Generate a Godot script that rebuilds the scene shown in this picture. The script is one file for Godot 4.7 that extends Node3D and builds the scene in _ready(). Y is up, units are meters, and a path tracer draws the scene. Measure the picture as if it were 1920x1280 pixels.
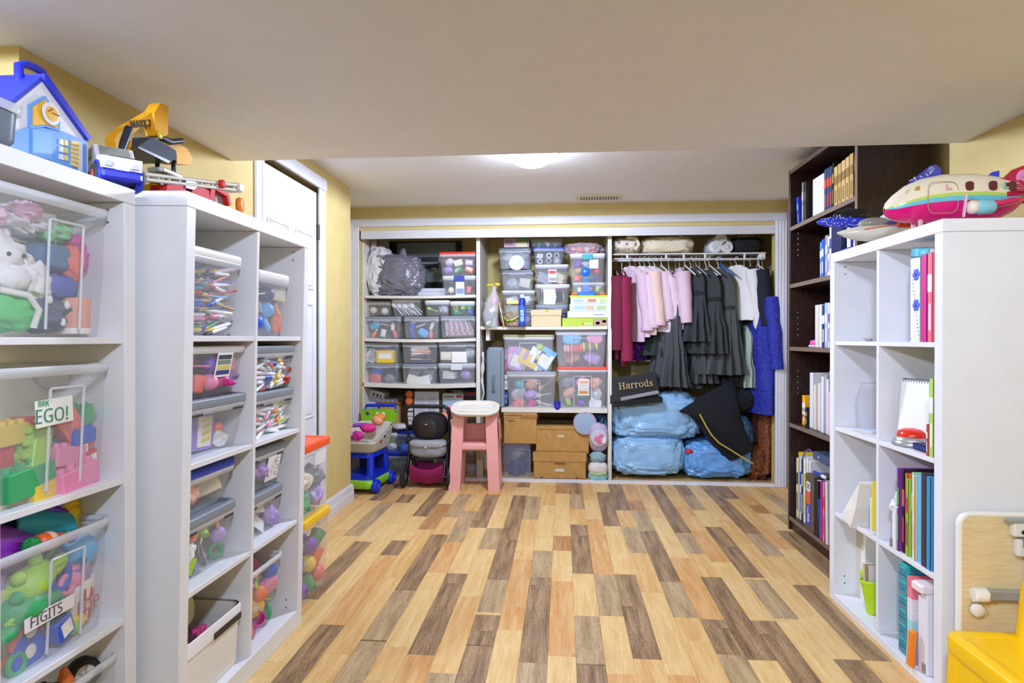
extends Node3D

const FOC := 1150.0
const CAM := Vector3(0, 1.106, 0)
var rng := RandomNumberGenerator.new()
var mats := {}
var shared := {}
var cf: Vector3
var cr: Vector3
var cu: Vector3

# ---------- measuring: where the sight line of a photo pixel meets a plane of the room ----------
func set_view() -> void:
	var th := atan(95.0 / FOC)
	var ph := -atan(5.0 / FOC * cos(th))
	cf = Vector3(-sin(th) * cos(ph), sin(ph), -cos(th) * cos(ph))
	cr = cf.cross(Vector3.UP).normalized()
	cu = cr.cross(cf)

func sight(px: float, py: float) -> Vector3:
	return cf + cr * (px - 960.0) / FOC + cu * (640.0 - py) / FOC

func W(px: float, py: float, z: float) -> Vector3:      # on the plane z
	var d := sight(px, py)
	return CAM + d * (z / d.z)

func WX(px: float, py: float, x: float) -> Vector3:     # on the plane x
	var d := sight(px, py)
	return CAM + d * (x / d.x)

func WY(px: float, py: float, y := 0.0) -> Vector3:     # on the plane y
	var d := sight(px, py)
	return CAM + d * ((y - CAM.y) / d.y)

# ---------- geometry ----------
class Geo:
	var v := PackedVector3Array()
	var n := PackedVector3Array()
	var uv := PackedVector2Array()
	func tri(a: Vector3, b: Vector3, c: Vector3, na = null, nb = null, nc = null) -> void:
		var f := (c - a).cross(b - a).normalized()
		v.append(a); v.append(b); v.append(c)
		n.append(f if na == null else na); n.append(f if nb == null else nb); n.append(f if nc == null else nc)
	func quad(a: Vector3, b: Vector3, c: Vector3, d: Vector3) -> void:
		tri(a, b, c); tri(a, c, d)
	func orient(s: int) -> void:      # turn what was added since s to face outwards
		var mid := Vector3.ZERO
		for i in range(s, v.size()): mid += v[i]
		mid /= maxf(1, v.size() - s)
		var sum := 0.0
		for i in range(s, v.size(), 3):
			var f := (v[i + 2] - v[i]).cross(v[i + 1] - v[i])
			sum += f.dot((v[i] + v[i + 1] + v[i + 2]) / 3.0 - mid)
		if sum < 0: flip(s)
	func flip(s := 0) -> void:
		for i in range(s, v.size(), 3):
			var t := v[i + 1]; v[i + 1] = v[i + 2]; v[i + 2] = t
			var m := n[i + 1]; n[i + 1] = -n[i + 2]; n[i + 2] = -m; n[i] = -n[i]
	func move(s: int, xf: Transform3D) -> void:
		var nb := xf.basis.inverse().transposed()
		for i in range(s, v.size()):
			v[i] = xf * v[i]; n[i] = (nb * n[i]).normalized()
		if xf.basis.determinant() < 0:
			for i in range(s, v.size(), 3):
				var t := v[i + 1]; v[i + 1] = v[i + 2]; v[i + 2] = t
				var m := n[i + 1]; n[i + 1] = n[i + 2]; n[i + 2] = m
	# rings of equal length joined into a skin
	func loft(rings: Array, closed := true, cap0 := true, cap1 := true, smooth := true, turn := true) -> Geo:
		var s := v.size()
		var m: int = rings[0].size()
		var k := rings.size()
		var nm := []
		if smooth:
			for i in k:
				var row := PackedVector3Array()
				for j in m:
					var a: Vector3 = rings[i][(j + 1) % m if closed else mini(j + 1, m - 1)] - rings[i][(j - 1 + m) % m if closed else maxi(j - 1, 0)]
					var b: Vector3 = rings[mini(i + 1, k - 1)][j] - rings[maxi(i - 1, 0)][j]
					row.append(b.cross(a).normalized())
				nm.append(row)
		for i in k - 1:
			for j in (m if closed else m - 1):
				var q := (j + 1) % m
				if smooth:
					tri(rings[i][j], rings[i + 1][j], rings[i + 1][q], nm[i][j], nm[i + 1][j], nm[i + 1][q])
					tri(rings[i][j], rings[i + 1][q], rings[i][q], nm[i][j], nm[i + 1][q], nm[i][q])
				else:
					quad(rings[i][j], rings[i + 1][j], rings[i + 1][q], rings[i][q])
		if smooth:      # normals agree with the way the faces are wound
			var d := 0.0
			for i in range(s, v.size(), 3): d += (v[i + 2] - v[i]).cross(v[i + 1] - v[i]).dot(n[i] + n[i + 1] + n[i + 2])
			if d < 0:
				for i in range(s, v.size()): n[i] = -n[i]
		for e in 2:
			if (cap0 if e == 0 else cap1) and closed:
				var r = rings[0] if e == 0 else rings[k - 1]
				var c := Vector3.ZERO
				for p in r: c += p
				c /= m
				for j in m:
					if e == 0: tri(c, r[j], r[(j + 1) % m])
					else: tri(c, r[(j + 1) % m], r[j])
		if turn: orient(s)
		return self
	func box(c: Vector3, size: Vector3, b := 0.0, basis := Basis()) -> Geo:
		var s := v.size()
		var h := size / 2.0
		if b <= 0.0:
			var p := []
			for i in 8: p.append(Vector3(h.x if i & 1 else -h.x, h.y if i & 2 else -h.y, h.z if i & 4 else -h.z))
			for f in [[0, 2, 3, 1], [4, 5, 7, 6], [0, 1, 5, 4], [2, 6, 7, 3], [0, 4, 6, 2], [1, 3, 7, 5]]:
				quad(p[f[0]], p[f[1]], p[f[2]], p[f[3]])
			orient(s)
		else:
			var rings := []
			for l in [[-h.y, b], [-h.y + b, 0.0], [h.y - b, 0.0], [h.y, b]]:
				var x: float = h.x - l[1]
				var z: float = h.z - l[1]
				var y: float = l[0]
				rings.append(PackedVector3Array([Vector3(-x + b, y, -z), Vector3(x - b, y, -z), Vector3(x, y, -z + b), Vector3(x, y, z - b), Vector3(x - b, y, z), Vector3(-x + b, y, z), Vector3(-x, y, z - b), Vector3(-x, y, -z + b)]))
			loft(rings, true, true, true, false)
		move(s, Transform3D(basis, c))
		return self
	func lathe(prof: Array, seg := 16, xf := Transform3D(), cap := true) -> Geo:
		var s := v.size()
		var rings := []
		for p in prof:
			var r := PackedVector3Array()
			for j in seg: r.append(Vector3(cos(TAU * j / seg) * p[0], p[1], sin(TAU * j / seg) * p[0]))
			rings.append(r)
		loft(rings, true, cap, cap)
		move(s, xf)
		return self
	func tube(path: Array, r, seg := 8, cap := true) -> Geo:
		var rings := []
		var up := Vector3.UP
		for i in path.size():
			var t: Vector3 = (path[mini(i + 1, path.size() - 1)] - path[maxi(i - 1, 0)]).normalized()
			if i == 0: up = Vector3.UP if absf(t.y) < 0.9 else Vector3.RIGHT
			var a := t.cross(up).normalized()
			up = a.cross(t).normalized()
			var rr: float = r[i] if r is Array else r
			var ring := PackedVector3Array()
			for j in seg: ring.append(path[i] + (a * cos(TAU * j / seg) + up * sin(TAU * j / seg)) * rr)
			rings.append(ring)
		loft(rings, true, cap, cap)
		return self
	# a flat outline in the plane x, y given depth along z
	func extrude(poly: PackedVector2Array, z0: float, z1: float, xf := Transform3D(), b := 0.0) -> Geo:
		var s := v.size()
		var big := PackedVector2Array()
		for p in poly: big.append(p * 100.0)
		var idx := Geometry2D.triangulate_polygon(big)
		var small := poly
		if b > 0.0:
			var off := Geometry2D.offset_polygon(poly, -b)
			if off.size() and off[0].size() == poly.size(): small = off[0]
		for i in range(0, idx.size(), 3):
			var a := poly[idx[i]]; var c := poly[idx[i + 1]]; var d := poly[idx[i + 2]]
			var back := Vector3(a.x, a.y, z0)
			if (d - a).cross(c - a) > 0:
				tri(Vector3(a.x, a.y, z1), Vector3(c.x, c.y, z1), Vector3(d.x, d.y, z1)); tri(back, Vector3(d.x, d.y, z0), Vector3(c.x, c.y, z0))
			else:
				tri(Vector3(a.x, a.y, z1), Vector3(d.x, d.y, z1), Vector3(c.x, c.y, z1)); tri(back, Vector3(c.x, c.y, z0), Vector3(d.x, d.y, z0))
		var cw := Geometry2D.is_polygon_clockwise(poly)
		for i in poly.size():
			var a := poly[i]; var c := poly[(i + 1) % poly.size()]
			if cw: var t := a; a = c; c = t
			quad(Vector3(a.x, a.y, z0), Vector3(a.x, a.y, z1), Vector3(c.x, c.y, z1), Vector3(c.x, c.y, z0))
		# caps face +z / -z, sides outwards
		var e := v.size()
		for i in range(s, e, 3):
			var f := (v[i + 2] - v[i]).cross(v[i + 1] - v[i])
			if absf(f.normalized().z) > 0.9 and (f.z > 0) != (v[i].z > (z0 + z1) / 2):
				var t := v[i + 1]; v[i + 1] = v[i + 2]; v[i + 2] = t
				n[i] = -n[i]; n[i + 1] = -n[i + 1]; n[i + 2] = -n[i + 2]
		move(s, xf)
		return self
	# an uneven rounded lump; noise makes creases
	func lump(c: Vector3, r: Vector3, amp := 0.0, freq := 3.0, sd := 1, nu := 22, nv := 14, sq := 1.0, basis := Basis(), fine := 0.0) -> Geo:
		var s := v.size()
		var nz := FastNoiseLite.new(); nz.seed = sd; nz.frequency = 1.0; nz.fractal_octaves = 3
		var rings := []
		for i in nv + 1:
			var la := -PI / 2 + PI * i / nv
			var ring := PackedVector3Array()
			for j in nu:
				var lo := TAU * j / nu
				var d := Vector3(cos(la) * cos(lo), sin(la), cos(la) * sin(lo))
				var p := Vector3(signf(d.x) * pow(absf(d.x), sq), signf(d.y) * pow(absf(d.y), sq), signf(d.z) * pow(absf(d.z), sq))
				var k := 1.0 + amp * nz.get_noise_3dv(d * freq) - amp * 0.8 * absf(nz.get_noise_3dv(d * freq * 1.9 + Vector3(9, 3, 1)))
				if fine > 0.0: k += fine * (0.4 - absf(nz.get_noise_3d(d.x * 4.2, d.y * 7.0, d.z * 4.2)) * 2.2) + fine * 0.4 * nz.get_noise_3dv(d * 13.0)
				ring.append(Vector3(p.x * r.x, p.y * r.y, p.z * r.z) * k)
			rings.append(ring)
		loft(rings, true, false, false)
		move(s, Transform3D(basis, c))
		return self

static func rring(w: float, d: float, r: float, y: float, seg := 3, cx := 0.0, cz := 0.0) -> PackedVector3Array:   # rounded rectangle, level
	var out := PackedVector3Array()
	r = minf(r, minf(w, d) / 2.0 - 0.0005)
	for q in 4:
		var ox := (w / 2 - r) * (1 if q == 0 or q == 3 else -1)
		var oz := (d / 2 - r) * (1 if q < 2 else -1)
		for i in seg + 1:
			var a := PI / 2 * q + PI / 2 * i / seg
			out.append(Vector3(cx + ox + r * cos(a), y, cz + oz + r * sin(a)))
	return out

func g() -> Geo:
	return Geo.new()

func am(o: Geo, m = null) -> ArrayMesh:
	var a := []
	a.resize(Mesh.ARRAY_MAX)
	a[Mesh.ARRAY_VERTEX] = o.v
	a[Mesh.ARRAY_NORMAL] = o.n
	if o.uv.size() == o.v.size(): a[Mesh.ARRAY_TEX_UV] = o.uv
	var r := ArrayMesh.new()
	r.add_surface_from_arrays(Mesh.PRIMITIVE_TRIANGLES, a)
	return r

# one named mesh
func put(called: String, o, m: Material, parent: Node = self, at := Vector3.ZERO, basis := Basis()) -> MeshInstance3D:
	var i := MeshInstance3D.new()
	i.name = called
	i.mesh = am(o) if o is Geo else o
	i.material_override = m
	i.transform = Transform3D(basis, at)
	parent.add_child(i, true)
	return i

func tag(o: Node, label: String, category: String, group := "") -> Node:
	o.set_meta("label", label)
	o.set_meta("category", category)
	if group: o.set_meta("group", group)
	return o

func thing(called: String, label: String, category: String, at := Vector3.ZERO, turn := 0.0, group := "") -> Node3D:
	var o := Node3D.new()
	o.name = called
	add_child(o, true)
	o.position = at
	o.rotation.y = turn
	tag(o, label, category, group)
	return o

func struct(called: String, o, m: Material, parent: Node = self) -> MeshInstance3D:
	var i := put(called, o, m, parent)
	if parent == self: i.set_meta("kind", "structure")
	return i

func note(o: Node, label: String) -> Node:
	o.set_meta("label", label)
	return o

# ---------- materials ----------
func M(hex: String, rough := 0.5, metal := 0.0) -> StandardMaterial3D:
	if hex == "": hex = "808080"
	var key := "%s/%s/%s" % [hex, rough, metal]
	if not mats.has(key):
		var m := StandardMaterial3D.new()
		m.albedo_color = Color(hex)
		m.roughness = rough
		m.metallic = metal
		mats[key] = m
	return mats[key]

func plastic(hex: String, alpha := 0.2, rough := 0.32) -> StandardMaterial3D:    # thin clear or milky plastic
	var key := "p%s/%s/%s" % [hex, alpha, rough]
	if not mats.has(key):
		var m := StandardMaterial3D.new()
		m.albedo_color = Color(Color(hex), alpha)
		m.roughness = rough
		m.transparency = BaseMaterial3D.TRANSPARENCY_ALPHA
		m.cull_mode = BaseMaterial3D.CULL_DISABLED
		mats[key] = m
	return mats[key]

func noisy(key: String, hexes: Array, freq: float, scale: float, rough := 0.8, bump := 0.0, stretch := Vector3.ONE, octaves := 4) -> StandardMaterial3D:   # mottled material in world-sized triplanar noise
	if mats.has(key): return mats[key]
	var m := StandardMaterial3D.new()
	var n := FastNoiseLite.new()
	n.seed = key.hash() & 0xffff
	n.frequency = freq
	n.fractal_octaves = octaves
	var t := NoiseTexture2D.new()
	t.width = 512; t.height = 512; t.seamless = true; t.noise = n
	var gr := Gradient.new()
	gr.offsets = PackedFloat32Array([0.0, 1.0])
	gr.colors = PackedColorArray([Color(hexes[0]), Color(hexes[-1])])
	for i in range(1, hexes.size() - 1): gr.add_point(float(i) / (hexes.size() - 1), Color(hexes[i]))
	t.color_ramp = gr
	m.albedo_texture = t
	m.uv1_triplanar = true
	m.uv1_scale = stretch * scale
	m.roughness = rough
	if bump > 0.0:
		var b := NoiseTexture2D.new()
		b.width = 512; b.height = 512; b.seamless = true; b.noise = n
		m.heightmap_enabled = true; m.heightmap_texture = b; m.heightmap_scale = bump
	mats[key] = m
	return m

func pick(a: Array):
	return a[rng.randi() % a.size()]

func _ready() -> void:
	rng.seed = 7
	set_view()
	view_and_light()
	room()
	floor_strips()
	door_and_trim()
	closet()
	left_units()
	right_unit()
	bookcase()
	fill_left_near()
	fill_left()
	fill_right()
	fill_bookcase()
	fill_closet()
	toys_on_top()
	table_and_chair()

func view_and_light() -> void:
	var cam := Camera3D.new()
	cam.name = "camera"
	cam.fov = rad_to_deg(2.0 * atan(640.0 / FOC))
	cam.transform = Transform3D(Basis(cr, cu, -cf), CAM)
	cam.near = 0.05
	add_child(cam)
	cam.current = true
	var we := WorldEnvironment.new()
	we.name = "surroundings"
	var e := Environment.new()
	e.background_mode = Environment.BG_COLOR
	e.background_color = Color(0.05, 0.05, 0.05)
	e.tonemap_mode = Environment.TONE_MAPPER_LINEAR
	e.tonemap_exposure = 1.4
	e.sdfgi_enabled = true
	e.ssao_enabled = true
	e.ssil_enabled = true
	we.environment = e
	add_child(we)
	# one lamp in the far bay (in view), two in the low room behind the camera
	ceiling_lamp(Vector3(-0.17, 2.14, -3.36), 2.4, "round white ceiling lamp glowing just past the dropped ceiling edge")
	ceiling_lamp(Vector3(-1.7, 2.14, 0.5), 4.2, "round white ceiling lamp at the left behind the camera")
	ceiling_lamp(Vector3(0.15, 2.14, -0.05), 2.0, "round white ceiling lamp almost overhead behind the camera")

func ceiling_lamp(at: Vector3, energy: float, label: String) -> void:
	var t := thing("ceiling_lamp", label, "lamp", at)
	put("base_plate", g().lathe([[0.001, 0.0], [0.145, 0.0], [0.148, -0.012], [0.14, -0.02], [0.001, -0.02]], 32), M("e8e6e2", 0.4), t)
	var glow := StandardMaterial3D.new()
	glow.albedo_color = Color("ffffff")
	glow.emission_enabled = true
	glow.emission = Color("fffdf8")
	glow.emission_energy_multiplier = 3.0
	put("glass_shade", g().lathe([[0.138, -0.02], [0.133, -0.035], [0.112, -0.06], [0.078, -0.08], [0.04, -0.092], [0.001, -0.095]], 32), glow, t)
	for a in [0.5, 2.6, 4.7]:
		put("clip", g().box(Vector3(cos(a) * 0.142, -0.024, sin(a) * 0.142), Vector3(0.014, 0.012, 0.014), 0.002), M("b9b7b2", 0.3, 0.8), t)
	var l := SpotLight3D.new()
	l.name = "lamp_light"
	l.light_color = Color("d3e1ff")
	l.light_energy = energy
	l.light_size = 0.08
	l.spot_range = 14.0
	l.spot_attenuation = 2.0
	l.spot_angle = 89.5
	l.spot_angle_attenuation = 0.0
	l.shadow_enabled = true
	l.position = at + Vector3(0, -0.105, 0)
	l.rotation.x = -PI / 2
	add_child(l, true)
	var spill := OmniLight3D.new()      # what the dome sheds sideways and up
	spill.name = "lamp_spill_light"
	spill.light_color = l.light_color
	spill.light_energy = energy * 0.07
	spill.light_size = 0.06
	spill.omni_range = 14.0
	spill.omni_attenuation = 2.0
	spill.shadow_enabled = true
	spill.position = at + Vector3(0, -0.085, 0)
	add_child(spill, true)

func wall_paint() -> StandardMaterial3D:
	return noisy("wall", ["cbb474", "cfb979", "d2bd7e"], 0.02, 0.6, 0.75)

func slab(lo: Vector3, hi: Vector3) -> Geo:
	return g().box((lo + hi) / 2, hi - lo)

func room() -> void:
	var wp := wall_paint()
	var cp := noisy("ceiling", ["ececec", "eeeeee", "f0f0f0"], 0.02, 0.6, 0.9)
	var V := func(x, y, z): return Vector3(x, y, z)
	# left wall: along the units, then a jog to the closet
	struct("wall_left", slab(V.call(-1.62, 0, -4.10), V.call(-1.45, 2.3, -3.64)), wp)
	struct("wall_left_over_door", slab(V.call(-1.62, 2.01, -3.64), V.call(-1.45, 2.3, -2.80)), wp)
	struct("wall_left_middle", slab(V.call(-1.62, 0, -2.80), V.call(-1.45, 2.3, -1.53)), wp)
	struct("wall_left_far", slab(V.call(-1.85, 0, -5.5), V.call(-1.70, 2.3, -4.10)), wp)
	struct("wall_left_jog", slab(V.call(-1.75, 0, -4.10), V.call(-1.62, 2.3, -3.95)), wp)
	struct("wall_left_recess", slab(V.call(-3.2, 0, -1.655), V.call(-1.6201, 2.3, -1.531)), wp)
	struct("wall_left_near", slab(V.call(-3.3, 0, -1.6), V.call(-3.15, 2.3, 2.6)), wp)
	struct("wall_behind", slab(V.call(-3.3, 0, 2.5), V.call(1.9, 2.3, 2.65)), wp)
	struct("wall_right", slab(V.call(1.60, 0, -2.69), V.call(1.85, 2.3, 2.6)), wp)
	struct("wall_right_far", slab(V.call(1.69, 0, -5.5), V.call(1.85, 2.3, -2.69)), wp)
	# wall round the closet opening, and the closet's own walls
	struct("wall_closet_header", slab(V.call(-1.75, 1.96, -4.86), V.call(1.75, 2.3, -4.73)), wp)
	struct("wall_closet_left", slab(V.call(-1.75, 0, -4.86), V.call(-1.61, 1.96, -4.73)), wp)
	struct("wall_closet_right", slab(V.call(1.60, 0, -4.86), V.call(1.75, 1.96, -4.73)), wp)
	struct("wall_back", slab(V.call(-1.8, 0, -5.5), V.call(1.8, 2.3, -5.38)), wp)
	# ceiling, and the boxed-in lower part
	struct("ceiling", slab(V.call(-3.3, 2.14, -5.5), V.call(1.9, 2.3, 2.65)), cp)
	struct("ceiling_dropped", slab(V.call(-3.2, 1.89, -2.60), V.call(1.65, 2.16, -1.15)), cp)
	struct("floor", slab(V.call(-3.3, -0.15, -5.5), V.call(1.9, -0.012, 2.65)), M("4a3826", 0.7))

# ---------- floor: laminate strips, each a piece ----------
func wood_texture(sd: int, base: Color, dark: Color, light: Color, swirl: float) -> ImageTexture:
	var im := Image.create(256, 1024, false, Image.FORMAT_RGB8)
	var a := FastNoiseLite.new(); a.seed = sd; a.frequency = 1.0; a.fractal_octaves = 3
	var b := FastNoiseLite.new(); b.seed = sd + 5; b.frequency = 1.0; b.fractal_octaves = 2
	for y in 1024:
		for x in 256:
			var u := x / 256.0
			var w := y / 1024.0
			var warp := b.get_noise_2d(u * 2.5, w * 2.0) * swirl
			var ringv := sin((u * 7.0 + warp * 9.0 + w * 0.6) * TAU)
			var fine := a.get_noise_2d(u * 60.0, w * 5.0 + warp)
			var broad := a.get_noise_2d(u * 3.0 + 40.0, w * 2.2 + 7.0)
			var k := 0.5 + 0.16 * ringv * swirl + 0.62 * fine + 0.5 * broad
			var c := base.lerp(light, clampf((k - 0.5) * 2.0, 0, 1)) if k > 0.5 else base.lerp(dark, clampf((0.5 - k) * 2.0, 0, 1))
			im.set_pixel(x, y, c)
	return ImageTexture.create_from_image(im)

func floor_strips() -> void:
	var tones := {
		"t": [Color("dfb271"), Color("cf9a58"), Color("eac88b")], "o": [Color("d9a566"), Color("c6884a"), Color("e6bb80")],
		"y": [Color("e3bd7d"), Color("d6a865"), Color("efd197")], "d": [Color("9a7b57"), Color("6b4f35"), Color("bd9c72")],
		"p": [Color("b89b70"), Color("977a55"), Color("d0b58a")], "b": [Color("bb8a55"), Color("a5733f"), Color("c99b68")]}
	var wood := {}
	var i := 0
	for k in tones:
		var m := StandardMaterial3D.new()
		m.albedo_texture = wood_texture(31 + i * 3, tones[k][0], tones[k][1], tones[k][2], 1.0 if k in ["d", "p"] else 0.45)
		m.roughness = 0.42
		m.metallic_specular = 0.4
		wood[k] = m
		i += 1
	# darker strips as laid: column number, far end, near end, tone
	var known := {
		-13: [[4.05, 3.35, "p"]], -12: [[4.28, 4.06, "d"], [3.265, 2.525, "d"]], -14: [[4.6, 4.1, "d"]],
		-10: [[4.48, 3.76, "d"], [3.30, 3.07, "d"], [2.303, 1.56, "d"]], -9: [[4.06, 3.5, "b"]], -8: [[4.33, 3.755, "p"], [3.42, 2.653, "d"], [2.65, 2.2, "p"], [2.19, 1.7, "p"]],
		-7: [[3.9, 3.3, "p"], [1.9, 1.5, "d"]], -6: [[4.74, 4.5, "d"], [4.325, 3.562, "d"], [2.858, 2.11, "d"]], -5: [[3.56, 3.2, "p"], [2.0, 1.6, "p"]], -4: [[4.72, 4.56, "d"], [4.32, 3.56, "d"], [3.56, 2.80, "d"], [2.80, 2.46, "p"], [2.437, 2.195, "d"], [2.19, 1.5, "d"]],
		-3: [[4.3, 3.75, "p"]], -2: [[3.2, 2.84, "p"], [2.84, 2.09, "d"], [2.09, 1.6, "p"]], -1: [[4.73, 4.4, "b"], [3.45, 3.21, "b"]],
		0: [[4.74, 4.387, "d"], [4.387, 4.0, "p"], [3.67, 2.903, "d"], [2.46, 2.097, "p"], [2.09, 1.5, "d"]], 1: [[2.9, 2.47, "p"]],
		2: [[4.46, 3.655, "d"], [2.91, 2.145, "d"]], 3: [[4.71, 4.0, "d"], [3.65, 3.21, "p"]], 4: [[4.24, 4.0, "b"], [4.0, 3.58, "p"], [3.58, 2.84, "d"], [2.84, 2.48, "p"]],
		5: [[2.47, 2.2, "d"], [2.2, 1.7, "p"]], 6: [[4.71, 4.36, "d"], [4.36, 3.58, "d"], [3.57, 3.22, "p"], [2.91, 2.17, "d"]], 7: [[3.9, 3.6, "t"], [2.475, 1.8, "d"]],
		8: [[4.75, 4.42, "d"], [4.42, 4.05, "p"], [3.69, 2.92, "d"], [2.9, 2.5, "p"]], 9: [[2.2, 1.5, "d"]], 10: [[4.73, 4.4, "d"], [4.4, 3.585, "d"], [3.58, 3.22, "p"], [2.85, 2.2, "d"]], 11: [[4.72, 4.35, "d"]],
		12: [[4.2, 4.0, "b"], [3.65, 2.9, "d"]], 13: [[4.0, 3.6, "p"], [2.8, 2.1, "d"]], 14: [[4.5, 3.9, "p"]], 15: [[4.3, 3.7, "t"]]}
	var fl = get_node("floor")
	for c in range(-18, 17):
		var x := 0.047 + 0.0983 * c
		var near := 1.3 if absf(x) < 1.3 else 3.0
		if x < -1.2: near = 2.5
		var cuts := []
		var z := 5.38
		for k in known.get(c, []):
			cut_tan(cuts, z, k[0], c)
			cuts.append(k)
			z = k[1]
		cut_tan(cuts, z, near, c)
		for k in cuts:
			var far: float = k[0]
			var nr: float = k[1]
			if far - nr < 0.02: continue
			var gap := 0.0012
			var o := g()
			var lift := rng.randf_range(-0.0004, 0.0004)
			o.box(Vector3(x + 0.0983 / 2, -0.006 + lift, -(far + nr) / 2), Vector3(0.0983 - (0.0006 if posmod(c, 2) else 0.0002), 0.012, far - nr - gap), 0.0006)
			var u0 := rng.randf()
			var v0 := rng.randf()
			for q in o.v: o.uv.append(Vector2(u0 + (q.x - x) * 6.5, v0 + q.z * 0.9))
			struct("plank", o, wood[k[2]], fl)

func cut_tan(cuts: Array, far: float, near: float, c: int) -> void:
	while far - near > 0.95:
		var l := rng.randf_range(0.4, 0.8)
		cuts.append([far, far - l, pick(["t", "o", "y", "t", "y"])])
		far -= l
	if far - near > 0.02: cuts.append([far, near, pick(["t", "o", "y", "y"])])

# ---------- door, casings, baseboards, vent ----------
func door_and_trim() -> void:
	var white := noisy("white_gloss", ["d4d3d6", "d8d7da", "dbdadd"], 0.02, 0.7, 0.35)
	# door in the left wall: z -3.52 .. -2.86
	var d := g()
	d.box(Vector3(-1.475, 0.985, -3.20), Vector3(0.04, 1.97, 0.66), 0.002)
	var door := struct("door_1", d, white)
	for rowv in [[1.55, 0.28], [0.98, 0.62], [0.30, 0.40]]:
		for zz in [-3.36, -3.04]:
			var y: float = rowv[0]
			var h: float = rowv[1]
			put("panel", g().box(Vector3(-1.456, y + h * 0.0, zz), Vector3(0.012, h, 0.2), 0.005), white, door)
			for s in [-1, 1]:
				put("panel_moulding", g().box(Vector3(-1.455, y, zz + s * 0.115), Vector3(0.016, h + 0.04, 0.012), 0.004), white, door)
				put("panel_moulding", g().box(Vector3(-1.455, y + s * (h / 2 + 0.014), zz), Vector3(0.016, 0.012, 0.22), 0.004), white, door)
	put("hinge", g().box(Vector3(-1.448, 1.74, -3.535), Vector3(0.02, 0.09, 0.018), 0.002), M("4a4640", 0.4, 0.8), door)
	put("hinge", g().box(Vector3(-1.448, 0.27, -3.535), Vector3(0.02, 0.09, 0.018), 0.002), M("4a4640", 0.4, 0.8), door)
	casing("trim_1", Vector3(-1.445, 0, -3.585), 2.04, white)
	casing("trim_2", Vector3(-1.445, 0, -2.82), 2.04, white)
	struct("trim_3", g().box(Vector3(-1.44, 2.035, -3.2), Vector3(0.022, 0.07, 0.87), 0.004), white)
	# baseboards
	var bb := func(called, a: Vector3, b: Vector3):
		var o := g()
		var prof := PackedVector2Array([Vector2(0, 0), Vector2(0.02, 0), Vector2(0.02, 0.05), Vector2(0.014, 0.065), Vector2(0.011, 0.095), Vector2(0.005, 0.108), Vector2(0, 0.11)])
		var dir: Vector3 = (b - a).normalized()
		var out := Vector3.UP.cross(dir)
		o.extrude(prof, 0, (b - a).length(), Transform3D(Basis(out, Vector3.UP, dir), a))
		struct(called, o, white)
	bb.call("baseboard_left", Vector3(-1.45, 0, -4.115), Vector3(-1.45, 0, -3.625))
	bb.call("baseboard_jog", Vector3(-1.70, 0, -4.10), Vector3(-1.432, 0, -4.10))
	bb.call("baseboard_right", Vector3(1.69, 0, -3.75), Vector3(1.69, 0, -4.45))
	# casing on the right wall next to the closet
	struct("trim_4", g().box(Vector3(1.675, 1.07, -4.58), Vector3(0.03, 2.14, 0.22), 0.004), white)
	# vent grille on the far ceiling
	var at := WY(1123, 369, 2.137)
	var v := thing("air_vent", "small cream slotted air vent on the far ceiling above the closet", "vent", at)
	put("frame", g().box(Vector3(0, -0.003, 0), Vector3(0.33, 0.012, 0.13), 0.003), M("d8ccb0", 0.5), v)
	for k in 14:
		put("slot", g().box(Vector3(-0.128 + k * 0.0197, -0.010, 0.0), Vector3(0.007, 0.004, 0.085)), M("5a5042", 0.8), v)

func casing(called: String, at: Vector3, h: float, m: Material) -> void:
	var o := g()
	for k in [[0.0, 0.085, 0.012], [-0.03, 0.02, 0.02], [0.028, 0.018, 0.018], [0.0, 0.022, 0.016]]:
		o.box(at + Vector3(0, h / 2, k[0]), Vector3(k[2], h, k[1]), 0.002)
	struct(called, o, m)

# ---------- shelving ----------
var frame_left_near: Transform3D
var frame_left: Transform3D
var frame_right: Transform3D
var LV_NEAR := [0.05, 0.40, 0.756, 1.11, 1.49]     # tops of the boards, the last one the height
var LV := [0.068, 0.417, 0.766, 1.115, 1.495]
var LV_RIGHT := [0.03, 0.375, 0.736, 1.096, 1.469]

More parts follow.
